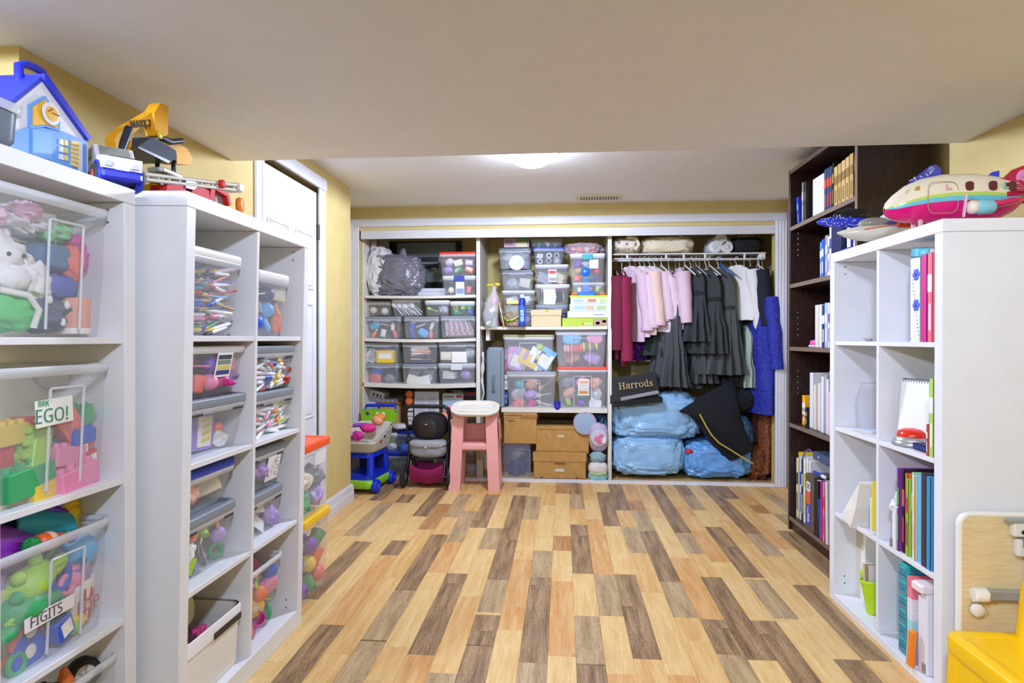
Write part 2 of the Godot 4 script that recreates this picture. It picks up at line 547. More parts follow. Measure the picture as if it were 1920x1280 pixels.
func cube_unit(label: String, xf: Transform3D, w: float, lv: Array) -> Node3D:
	var t := thing("cube_shelf", label, "shelf")
	t.transform = xf
	var m := noisy("unit_white", ["e6e6e9", "e9e9ec", "ecebee"], 0.02, 0.7, 0.42)
	var dp := 0.39
	var h: float = lv[4]
	for s in 2:
		var p := put("side_panel", g().box(Vector3(0.02 if s == 0 else w - 0.02, (h - 0.04) / 2, -dp / 2), Vector3(0.039, h - 0.041, dp), 0.0012), m, t)
		for y in [0.045, 0.075, h - 0.12, h - 0.09]:
			put("screw_hole", g().box(Vector3(0.0397 if s == 0 else w - 0.0397, y + 0.03, -0.045), Vector3(0.0006, 0.006, 0.006)), M("6b6b6e", 0.8), p)
	put("top_panel", g().box(Vector3(w / 2, h - 0.02, -dp / 2), Vector3(w, 0.039, dp), 0.0012), m, t)
	put("bottom_panel", g().box(Vector3(w / 2, lv[0] / 2, -dp / 2), Vector3(w - 0.08, lv[0] - 0.001, dp), 0.0012), m, t)
	put("divider", g().box(Vector3(w / 2, h / 2, -dp / 2 - 0.002), Vector3(0.016, h - 0.08, dp - 0.004), 0.0012), m, t)
	for k in [1, 2, 3]:
		for s in 2:
			put("shelf_board", g().box(Vector3(0.04 + (w / 2 - 0.048) / 2 if s == 0 else w / 2 + 0.008 + (w / 2 - 0.048) / 2, lv[k] - 0.0085, -dp / 2 - 0.003), Vector3(w / 2 - 0.0485, 0.016, dp - 0.006), 0.001), m, t)
	return t

func left_units() -> void:
	var b := Basis(Vector3.UP, PI / 2)
	frame_left_near = Transform3D(b, Vector3(-1.10, 0, -0.725))
	frame_left = Transform3D(Basis(Vector3.BACK, -0.0225) * b, Vector3(-1.014, 0, -1.534))
	cube_unit("white cube shelving unit nearest the viewer on the left, holding big clear tubs", frame_left_near, 0.775, LV_NEAR)
	cube_unit("white cube shelving unit on the left full of lidded bins of pens", frame_left, 0.775, LV)

func right_unit() -> void:
	frame_right = Transform3D(Basis(Vector3.UP, -PI / 2), Vector3(1.142, 0, -2.733))
	cube_unit("white cube shelving unit on the right under the pink toy airplane", frame_right, 0.781, LV_RIGHT)

# ---------- closet shell and shelving ----------
const ZF := -4.84        # front edge of the closet boards

func pxbox(x0: float, y0: float, x1: float, y1: float, z: float, depth: float) -> Array:    # centre and size of a box whose front face fills a photo rectangle at depth z
	var a := W(x0, y1, z)
	var b := W(x1, y0, z)
	return [Vector3((a.x + b.x) / 2, (a.y + b.y) / 2, z - depth / 2), Vector3(b.x - a.x, b.y - a.y, depth)]

func closet() -> void:
	var white := mats["white_gloss"] as Material
	# casing round the opening
	casing_front("trim_5", Vector3(-1.638, 1.0, -4.72), Vector3(0.075, 2.0, 0.02), white)
	casing_front("trim_6", Vector3(1.622, 1.0, -4.72), Vector3(0.085, 2.0, 0.02), white)
	casing_front("trim_7", Vector3(-0.006, 2.015, -4.72), Vector3(3.34, 0.06, 0.02), white)
	# the sliding doors' valance, in two overlapping lengths, and the floor track
	var va := thing("door_valance", "white metal sliding door valance across the top of the closet opening", "valance")
	for k in [[677, 1053, -4.738, 0.0], [1050, 1453, -4.744, 0.0]]:
		var a := W(k[0], 436, k[2])
		var b := W(k[1], 436, k[2])
		var o := g()
		o.box(Vector3((a.x + b.x) / 2, 1.937, k[2]), Vector3(b.x - a.x, 0.088, 0.006), 0.001)
		for y in [1.90, 1.918, 1.937, 1.956]: o.box(Vector3((a.x + b.x) / 2, y, k[2] + 0.004), Vector3(b.x - a.x, 0.006, 0.005), 0.001)
		put("valance_length", o, M("dedde0", 0.3, 0.25), va)
	var tr := thing("door_track", "white metal floor track of the closet's sliding doors", "track")
	put("track_base", g().box(Vector3(-0.005, 0.003, -4.755), Vector3(3.17, 0.006, 0.05)), M("e2e0e2", 0.35), tr)
	for z in [-4.733, -4.755, -4.777]: put("track_rib", g().box(Vector3(-0.005, 0.010, z), Vector3(3.17, 0.014, 0.004)), M("e2e0e2", 0.35), tr)
	# built-in boards
	var bm := noisy("closet_board", ["ddd8cc", "e2ddd2", "e6e1d8"], 0.02, 0.7, 0.5)
	var l := thing("shelf_unit", "cream built-in shelves in the left third of the closet holding grey-lidded bins", "shelf")
	closet_post(l, 676, 682, bm)
	closet_post(l, 893, 900, bm)
	for k in [[683, 892, 553, 559, 0.006], [683, 892, 634, 640, 0.01], [680, 892, 719, 725, 0.012]]: closet_shelf(l, k, bm)
	var c := thing("shelf_unit", "cream built-in shelves in the middle of the closet holding craft bins and boxed games", "shelf")
	closet_post(c, 1140, 1147, bm)
	for k in [[901, 1139, 612, 618, 0.003], [940, 1139, 767, 773, 0.0]]: closet_shelf(c, k, bm)
	put("cleat", g().box(W(920, 628, -5.1), Vector3(0.03, 0.09, 0.4)), bm, c)
	var lo := thing("low_shelf", "narrow cream shelf low in the wardrobe behind the hanging clothes", "shelf")
	closet_shelf(lo, [1148, 1225, 675, 678, 0.0, -5.2], bm)

func casing_front(called: String, c: Vector3, s: Vector3, m: Material) -> void:
	var o := g()
	o.box(c, s, 0.003)
	if s.y > s.x:
		for k in [-0.36, -0.1, 0.16, 0.4]: o.box(c + Vector3(s.x * k, 0, 0.009), Vector3(0.009, s.y, 0.01), 0.002)
	else:
		for k in [-0.34, 0.05, 0.42]: o.box(c + Vector3(0, s.y * k, 0.009), Vector3(s.x, 0.009, 0.01), 0.002)
	struct(called, o, m)

func closet_post(t: Node3D, x0: float, x1: float, m: Material) -> void:
	var a := W(x0, 600, ZF)
	var b := W(x1, 600, ZF)
	put("upright", g().box(Vector3((a.x + b.x) / 2, 1.03, ZF - 0.26), Vector3(b.x - a.x, 2.06, 0.52), 0.001), m, t)

func closet_shelf(t: Node3D, k: Array, m: Material) -> void:
	var z: float = k[5] if k.size() > 5 else ZF
	var a := W(k[0], k[3], z)
	var b := W(k[1], k[2], z)
	var sag: float = k[4]
	var rings := []
	for i in 9:
		var u := i / 8.0
		var x := lerpf(a.x, b.x, u)
		var y := (a.y + b.y) / 2 + 0.003 - sag * 4 * u * (1 - u)
		var h := (b.y - a.y) / 2
		rings.append(PackedVector3Array([Vector3(x, y - h, z - 0.52 if z > -5 else -5.37), Vector3(x, y - h, z), Vector3(x, y + h, z), Vector3(x, y + h, z - 0.52 if z > -5 else -5.37)]))
	put("shelf_board", g().loft(rings, true, true, true, false), m, t)

# ---------- dark bookcase in the right recess ----------
const BX := 1.314
var book_lv := [2.08, 1.75, 1.42, 1.06, 0.62, 0.08]
func bookcase() -> void:
	var m := noisy("dark_wood", ["1d100c", "2b1812", "3a2219", "22130e"], 0.03, 1.4, 0.4, 0.05, Vector3(4, 0.6, 4))
	var e := M("7a6554", 0.45)
	var t := thing("bookcase", "tall dark brown bookcase beside the closet, crammed with books", "bookcase")
	var z0 := -3.70
	var z1 := -2.862
	put("side_panel", g().box(Vector3(BX + 0.15, 1.04, z0 + 0.011), Vector3(0.30, 2.08, 0.022), 0.001), m, t)
	put("side_panel", g().box(Vector3(BX + 0.15, 1.04, z1 - 0.011), Vector3(0.30, 2.08, 0.022), 0.001), m, t)
	put("back_panel", g().box(Vector3(BX + 0.302, 1.04, (z0 + z1) / 2), Vector3(0.006, 2.08, z1 - z0)), m, t)
	put("edge_strip", g().box(Vector3(BX - 0.001, 1.04, z1 - 0.011), Vector3(0.003, 2.08, 0.022)), e, t)
	put("edge_strip", g().box(Vector3(BX - 0.001, 1.04, z0 + 0.011), Vector3(0.003, 2.08, 0.014)), M("4a3830", 0.45), t)
	for k in book_lv.size():
		var y: float = book_lv[k]
		put("shelf_board", g().box(Vector3(BX + 0.15, y - 0.011, (z0 + z1) / 2), Vector3(0.298, 0.022, z1 - z0 - 0.046), 0.001), m, t)
		put("edge_strip", g().box(Vector3(BX - 0.001, y - 0.011, (z0 + z1) / 2), Vector3(0.003, 0.022, z1 - z0 - 0.046)), e, t)
	put("plinth", g().box(Vector3(BX + 0.02, 0.03, (z0 + z1) / 2), Vector3(0.018, 0.056, z1 - z0 - 0.046)), m, t)
	for k in 4:
		for i in 5:
			var o := g()
			o.lathe([[0.0004, 0.0], [0.0035, 0.0], [0.0004, 0.0015]], 8, Transform3D(Basis(Vector3.RIGHT, PI / 2), Vector3(BX + 0.045, book_lv[k + 1] + 0.07 + i * 0.032 + (0.1 if k % 2 else 0.0) - (0.2 if k == 0 else 0.0), z0 + 0.0225)))
			put("peg_hole", o, M("b8a698", 0.5), t)

# ---------- bins ----------
# a tub with its front towards local +z, standing on the origin
func bin(called: String, label: String, xf: Transform3D, w: float, d: float, h: float, o := {}) -> Node3D:
	var t := thing(called, label, o.get("cat", "storage bin"), Vector3.ZERO, 0.0, o.get("group", ""))
	t.transform = xf
	var tp: float = o.get("taper", 0.86)
	var rad: float = o.get("round", 0.022)
	var body := plastic(o.get("body", "dfe4ee"), o.get("alpha", 0.17), o.get("rough", 0.3))
	var clear := plastic(o.get("rim", o.get("body", "e9edf4")), o.get("rim_alpha", 0.5), 0.3)
	var lid_h: float = o.get("lid_h", 0.02) if o.has("lid") else 0.0
	var top := h - lid_h
	var rings := []
	for k in [[0.0, tp - 0.03], [0.006, tp], [top * 0.55, tp + (1.0 - tp) * 0.5], [top - 0.004, 0.955]]:
		rings.append(rring(w * k[1], d * k[1], rad, k[0]))
	put("tub", g().loft(rings, true, true, false), body, t)
	var rim := g()
	rim.loft([rring(w * 0.955, d * 0.955, rad, top - 0.022), rring(w * 0.985, d * 0.985, rad, top - 0.014), rring(w * 0.99, d * 0.99, rad, top), rring(w * 0.94, d * 0.94, rad, top), rring(w * 0.94, d * 0.94, rad, top - 0.01)], true, false, false)
	put("rim", rim, clear, t)
	if o.get("panel", false):       # raised frame on the front, as clear tubs have
		var f := g()
		var zf := d / 2 * (tp + 0.985) / 2 + 0.001
		var tilt := Basis(Vector3.RIGHT, atan(d / 2 * (1 - tp) / top) * 0.9)
		var pw: float = w * o.get("panel_w", 0.36)
		var ph := top * 0.78
		for s in [-1, 1]: f.box(tilt * Vector3(s * pw / 2, 0, 0) + Vector3(0, top * 0.44, zf), Vector3(0.006, ph, 0.006), 0.002, tilt)
		f.box(tilt * Vector3(0, ph / 2, 0) + Vector3(0, top * 0.44, zf), Vector3(pw, 0.006, 0.006), 0.002, tilt)
		put("raised_frame", f, clear, t, Vector3(w * o.get("panel_x", 0.0), 0, 0))
	if o.get("ribs", false):        # the pierced grip under the lid of the grey-lidded bins
		var rb := g()
		for s in [-1, 1]:
			for k in 5: rb.box(Vector3(s * w * 0.33 + (k - 2) * w * 0.036, top - 0.016, d * 0.482), Vector3(w * 0.017, 0.014, 0.006), 0.001)
		put("grip_slots", rb, M("33343a", 0.6), t)
	if o.has("lid"):
		var lm: Material = M(o.lid, 0.38) if not o.get("lid_clear", false) else plastic(o.lid, 0.55, 0.3)
		var l := g()
		l.loft([rring(w * 0.97, d * 0.97, rad, top - 0.004), rring(w, d, rad + 0.004, top - 0.002), rring(w, d, rad + 0.004, h - 0.006), rring(w * 0.975, d * 0.97, rad, h - 0.001), rring(w * 0.9, d * 0.9, rad, h), rring(w * 0.88, d * 0.88, rad, h - 0.004)], true, true, true)
		var lid := put("lid", l, lm, t)
		if o.get("latch", "") != "":
			put("latch", g().box(Vector3(0, top - 0.012, d * 0.5 + 0.002), Vector3(w * 0.3, 0.045, 0.008), 0.003), M(o.latch, 0.35), lid)
		if o.get("side_latch", false):
			for s in [-1, 1]:
				put("latch", g().box(Vector3(s * (w * 0.5 + 0.001), top - 0.02, 0), Vector3(0.01, 0.05, d * 0.24), 0.003), lm, lid)
	if o.get("loop", false):        # side grip hanging under the rim
		for s in [-1, 1]:
			var p := []
			for i in 9:
				var a := PI * i / 8.0
				p.append(Vector3(s * (w * 0.485 + 0.004), top - 0.02 - 0.05 * sin(a), cos(a) * d * 0.16))
			put("side_grip", g().tube(p, 0.004, 6), plastic("b9b7b4", 0.7, 0.35), t)
	if o.has("sticker"):            # [x share, y share, width, height, [band colours from the top]]
		var s: Array = o.sticker
		var tilt := Basis(Vector3.RIGHT, atan(d / 2 * (1 - tp) / top) * 0.9)
		var at := Vector3(w * (s[0] - 0.5), top * s[1], d / 2 * lerpf(tp, 0.965, s[1]) + 0.003)
		var st := put("sticker", g().box(Vector3.ZERO, Vector3(s[2], s[3], 0.001)), M(s[4][0], 0.6), t, at, tilt)
		for k in range(1, s[4].size()):
			var n: float = s[4].size() - 1
			put("print", g().box(Vector3(0, s[3] * (0.42 - 0.84 * (k - 0.5) / n), 0.0008), Vector3(s[2] * 0.84, s[3] * 0.72 / n, 0.0006)), M(s[4][k], 0.6), st)
	return t

# ---------- small contents ----------
const KIND := {
	"marker": ["marker", "felt-tip marker"], "pencil": ["pencil", "pencil"], "block": ["toy block", "studded building block"], "cube": ["toy cube", "toy cube"],
	"ball": ["ball", "toy ball"], "ring": ["ring", "toy ring"], "cup": ["toy cup", "toy cup"], "card": ["card", "flat card"], "paper": ["paper stack", "stack of paper"],
	"cloth": ["cloth", "crumpled cloth"], "bottle": ["bottle", "small bottle"], "disc": ["disc", "flat disc"], "cone": ["toy cone", "toy cone"], "figure": ["toy figure", "little toy figure"],
	"spoon": ["toy spoon", "toy spoon"], "pouch": ["pouch", "soft pouch"], "box": ["small box", "small box"], "slope": ["toy block", "sloped building block"], "scissors": ["scissors", "pair of scissors"], "frog": ["toy frog", "squashy toy frog"], "letter": ["toy letter", "thick toy letter"], "jar": ["jar", "lidded jar"]}

func shape(kind: String) -> Array:      # [[part name, mesh, own colour or ""], ...], about 0.1 m big
	if shared.has(kind): return shared[kind]
	var a := []
	match kind:
		"marker":
			a = [["barrel", am(g().lathe([[0.001, -0.07], [0.0075, -0.07], [0.0075, 0.03], [0.0065, 0.034]], 8)), "efeff0"], ["cap", am(g().lathe([[0.0065, 0.026], [0.0085, 0.028], [0.008, 0.068], [0.004, 0.074], [0.001, 0.074]], 8)), ""]]
		"pencil":
			a = [["shaft", am(g().lathe([[0.001, -0.085], [0.0042, -0.085], [0.0042, 0.065], [0.0042, 0.0651]], 6)), ""], ["point", am(g().lathe([[0.0041, 0.065], [0.0012, 0.082], [0.0002, 0.086]], 6)), "e2c193"]]
		"block":
			var s := g()
			for x in 4:
				for z in 2: s.lathe([[0.0075, 0.0], [0.0075, 0.0075], [0.0068, 0.0085], [0.001, 0.0085]], 8, Transform3D(Basis(), Vector3(-0.036 + x * 0.024, 0.02, -0.012 + z * 0.024)))
			a = [["body", am(g().box(Vector3.ZERO, Vector3(0.096, 0.04, 0.048), 0.002)), ""], ["studs", am(s), ""]]
		"slope":
			a = [["body", am(g().extrude(PackedVector2Array([Vector2(-0.048, -0.02), Vector2(0.048, -0.02), Vector2(0.048, -0.008), Vector2(-0.01, 0.03), Vector2(-0.048, 0.03)]), -0.024, 0.024)), ""]]
		"cube": a = [["body", am(g().box(Vector3.ZERO, Vector3(0.055, 0.055, 0.055), 0.004)), ""], ["face", am(g().box(Vector3(0, 0, 0.0277), Vector3(0.036, 0.036, 0.001))), "f4f2ea"]]
		"ball": a = [["ball", am(g().lump(Vector3.ZERO, Vector3.ONE * 0.045, 0.0, 1, 1, 16, 10)), ""]]
		"ring":
			var p := []
			for i in 19: p.append(Vector3(cos(TAU * i / 18) * 0.034, sin(TAU * i / 18) * 0.034, 0))
			a = [["ring", am(g().tube(p, 0.011, 8, false)), ""]]
		"cup": a = [["cup", am(g().lathe([[0.001, -0.04], [0.028, -0.04], [0.04, 0.04], [0.042, 0.042], [0.037, 0.04], [0.026, -0.034], [0.001, -0.034]], 14)), ""]]
		"card": a = [["sheet", am(g().box(Vector3.ZERO, Vector3(0.10, 0.07, 0.004), 0.001)), ""], ["picture", am(g().box(Vector3(-0.014, 0.004, 0.0024), Vector3(0.056, 0.046, 0.0006))), "ece7da"]]
		"paper":
			var s := g()
			for k in 6: s.box(Vector3(sin(k * 2.1) * 0.005, -0.03 + k * 0.012, cos(k * 1.7) * 0.004), Vector3(0.12, 0.0095, 0.09), 0.002, Basis(Vector3.UP, sin(k * 3.3) * 0.08))
			a = [["sheets", am(s), ""]]
		"cloth": a = [["cloth", am(g().lump(Vector3.ZERO, Vector3(0.06, 0.045, 0.05), 0.45, 1.6, 3, 22, 14)), ""]]
		"pouch": a = [["pouch", am(g().lump(Vector3.ZERO, Vector3(0.065, 0.045, 0.03), 0.12, 1.6, 8, 20, 12, 0.6)), ""], ["zip", am(g().box(Vector3(0, 0.041, 0.0), Vector3(0.09, 0.004, 0.006), 0.001)), "5a5560"]]
		"bottle": a = [["bottle", am(g().lathe([[0.001, -0.06], [0.022, -0.06], [0.023, 0.02], [0.009, 0.036], [0.009, 0.04]], 12)), ""], ["cap", am(g().lathe([[0.011, 0.038], [0.011, 0.06], [0.001, 0.061]], 10)), "f3f0ea"]]
		"jar": a = [["jar", am(g().lathe([[0.001, -0.045], [0.032, -0.045], [0.033, 0.025], [0.03, 0.028]], 14)), ""], ["lid", am(g().lathe([[0.034, 0.026], [0.034, 0.044], [0.001, 0.045]], 14)), "f3f0ea"]]
		"disc": a = [["disc", am(g().lathe([[0.001, -0.005], [0.05, -0.005], [0.052, 0.0], [0.05, 0.005], [0.001, 0.005]], 18, Transform3D(Basis(Vector3.RIGHT, PI / 2), Vector3.ZERO))), ""], ["hub", am(g().lathe([[0.001, 0.0045], [0.018, 0.0045], [0.016, 0.008], [0.001, 0.008]], 12, Transform3D(Basis(Vector3.RIGHT, PI / 2), Vector3.ZERO))), "f0ece0"]]
		"cone": a = [["cone", am(g().lathe([[0.001, -0.045], [0.04, -0.045], [0.038, -0.038], [0.006, 0.05], [0.001, 0.052]], 14)), ""]]
		"figure": a = [["body", am(g().lathe([[0.001, -0.05], [0.024, -0.05], [0.026, -0.03], [0.016, 0.005], [0.008, 0.01]], 12)), ""], ["head", am(g().lump(Vector3(0, 0.028, 0), Vector3(0.019, 0.021, 0.019), 0, 1, 1, 14, 9)), "e9b48e"], ["hair", am(g().lump(Vector3(0, 0.036, -0.004), Vector3(0.021, 0.017, 0.02), 0.1, 3, 1, 14, 9)), "6b4a30"]]
		"spoon": a = [["spoon", am(g().box(Vector3(0.01, 0, 0), Vector3(0.09, 0.009, 0.005), 0.002).lump(Vector3(-0.048, 0, 0), Vector3(0.024, 0.017, 0.006), 0, 1, 1, 14, 8)), ""]]
		"box": a = [["carton", am(g().box(Vector3.ZERO, Vector3(0.09, 0.065, 0.05), 0.0015)), ""], ["print", am(g().box(Vector3(0, 0.004, 0.0253), Vector3(0.066, 0.03, 0.0008))), "f2efe8"]]
		"scissors":
			var p := []
			for i in 13: p.append(Vector3(cos(TAU * i / 12) * 0.018 - 0.04, sin(TAU * i / 12) * 0.012 + 0.012, 0))
			var q := []
			for i in 13: q.append(Vector3(cos(TAU * i / 12) * 0.018 - 0.04, sin(TAU * i / 12) * 0.012 - 0.012, 0.004))
			a = [["handle", am(g().tube(p, 0.004, 6, false).tube(q, 0.004, 6, false)), ""], ["blade", am(g().box(Vector3(0.025, 0.002, 0), Vector3(0.09, 0.01, 0.002), 0.0008, Basis(Vector3.BACK, 0.08))), "c4c7cc"]]
		"frog":
			a = [["body", am(g().lump(Vector3.ZERO, Vector3(0.05, 0.034, 0.045), 0.15, 1.5, 4, 18, 12)), ""], ["leg", am(g().lump(Vector3(0.05, -0.015, 0.015), Vector3(0.028, 0.014, 0.018), 0.1)), ""], ["leg", am(g().lump(Vector3(-0.05, -0.015, 0.015), Vector3(0.028, 0.014, 0.018), 0.1)), ""], ["eye", am(g().lump(Vector3(0.02, 0.034, 0.02), Vector3.ONE * 0.012, 0, 1, 1, 10, 7).lump(Vector3(-0.02, 0.034, 0.02), Vector3.ONE * 0.012, 0, 1, 1, 10, 7)), ""]]
		"letter": a = [["letter", am(g().extrude(PackedVector2Array([Vector2(-0.035, -0.045), Vector2(0.035, -0.045), Vector2(0.035, -0.028), Vector2(-0.016, -0.028), Vector2(-0.016, -0.008), Vector2(0.022, -0.008), Vector2(0.022, 0.009), Vector2(-0.016, 0.009), Vector2(-0.016, 0.028), Vector2(0.035, 0.028), Vector2(0.035, 0.045), Vector2(-0.035, 0.045)]), -0.007, 0.007)), ""]]
	shared[kind] = a
	return a

const TINT := {
	"red": "d83a34", "orange": "ef7a35", "yellow": "f2cf3c", "lime": "a9d83c", "green": "35a862", "teal": "2fa7a6", "sky": "5fb3e6", "blue": "2c5fd0", "navy": "26305f", "purple": "7a3fc0", "lilac": "b79be0",
	"pink": "f08fb8", "magenta": "d62f93", "white": "f1f0ee", "cream": "eee3bf", "grey": "8d9299", "black": "23242a", "brown": "8a5a3c", "peach": "f2b08e", "coral": "f0776a", "tan": "c9a26c", "silver": "b7bcc2"}

func tint(c: String) -> String:
	return TINT[c] if TINT.has(c) else c

# a small thing: kind, colour word, where it is; returns it
func small(kind: String, col: String, place: String, xf: Transform3D, s := 1.0) -> Node3D:
	var k: Array = KIND[kind]
	var word := "sky blue" if col == "sky" else col
	var t := Node3D.new()
	t.name = k[0].replace(" ", "_")
	add_child(t, true)
	t.transform = Transform3D(xf.basis.scaled_local(Vector3.ONE * s) if s != 1.0 else xf.basis, xf.origin)
	tag(t, "%s %s %s" % [word, k[1], place], k[0], "%s %ss %s" % [word, k[1], place])
	for p in shape(kind):
		put(p[0], p[1], M(p[2] if p[2] != "" else tint(col), 0.45), t)
	return t

# fill part of a bin with a grid of small things; spec = [[kind, colour], ...] repeated
func fill(bf: Transform3D, w: float, d: float, h: float, y0: float, spec: Array, size: float, place: String, layers := 2, flat := 0.0, tumble := 1.0, push := 0.0) -> void:
	var nx := maxi(1, int(w / size))
	var ny := maxi(1, int(h / (size * 0.72)))
	var i := 0
	for l in layers:
		for y in ny:
			for x in nx:
				var q: Array = spec[i % spec.size()]
				i += 1
				var at := Vector3((x + 0.5) / nx * w - w / 2, y0 + (y + 0.5) / ny * h, d / 2 - size * (0.5 + l * 0.95) - push) + Vector3(rng.randf_range(-1, 1), rng.randf_range(-0.6, 0.6), rng.randf_range(-0.3, 0.3)) * size * 0.12
				var b := Basis.from_euler(Vector3(rng.randf_range(-0.5, 0.5) * tumble, rng.randf_range(-0.9, 0.9) * tumble, rng.randf_range(-0.9, 0.9) * tumble))
				var s: float = size / 0.1 * (q[2] if q.size() > 2 else 1.0)
				if q[0] in ["marker", "pencil"]:
					s = maxf(0.8, s * 1.0)
					b = Basis.from_euler(Vector3(rng.randf_range(-0.25, 0.25), rng.randf_range(-0.5, 0.5), PI / 2 * (1 if rng.randf() < 0.5 else -1) + rng.randf_range(-0.45, 0.45)))
					if q.size() > 3: b = Basis.from_euler(Vector3(PI / 2 + rng.randf_range(-0.2, 0.2), rng.randf_range(-0.4, 0.4), 0))
				small(q[0], q[1], place, bf * Transform3D(b, at), s)

# lettering as thin raised print
func lettering(called: String, text: String, height: float, m: Material, parent: Node, at: Vector3, basis := Basis(), font := "Droid Sans", bold := false) -> MeshInstance3D:
	var tm := TextMesh.new()
	var f := SystemFont.new()
	f.font_names = PackedStringArray([font])
	if bold: f.font_weight = 700
	tm.font = f
	tm.text = text
	tm.font_size = 32
	tm.pixel_size = height / 32.0 * 1.35
	tm.depth = 0.0012
	tm.curve_step = 4.0
	return put(called, tm, m, parent, at, basis)

# a book or folder: cover, pages and a printed band; local x = thickness, y up, front spine towards +z
func book(label: String, xf: Transform3D, th: float, h: float, d: float, col: String, band := "", group := "", cat := "book", called := "book") -> Node3D:
	var t := thing(called, label, cat, Vector3.ZERO, 0, group)
	t.transform = xf
	var cv := g()
	var c := minf(0.0025, th * 0.2)
	cv.box(Vector3(-th / 2 + c / 2, h / 2, -d / 2), Vector3(c, h, d), 0.0006)
	cv.box(Vector3(th / 2 - c / 2, h / 2, -d / 2), Vector3(c, h, d), 0.0006)
	cv.box(Vector3(0, h / 2, -c / 2), Vector3(th, h, c), 0.0006)
	put("cover", cv, M(col, 0.5), t)
	put("pages", g().box(Vector3(0, h / 2 - 0.0005, -d / 2 - 0.001), Vector3(th - c * 2, h - 0.007, d - 0.006)), M("ece6d8", 0.8), t)
	if band != "":
		put("title_band", g().box(Vector3(0, h * 0.66, 0.0003), Vector3(th * 0.86, h * 0.2, 0.0008)), M(band, 0.5), t)
		put("spine_print", g().box(Vector3(0, h * 0.28, 0.0003), Vector3(th * 0.4, h * 0.3, 0.0008)), M(band, 0.5), t)
	return t

# ---------- what stands in the left units ----------
func slot(frame: Transform3D, x: float, y: float, z: float, turn := 0.0) -> Transform3D:
	return frame * Transform3D(Basis(Vector3.UP, turn), Vector3(x, y, z))

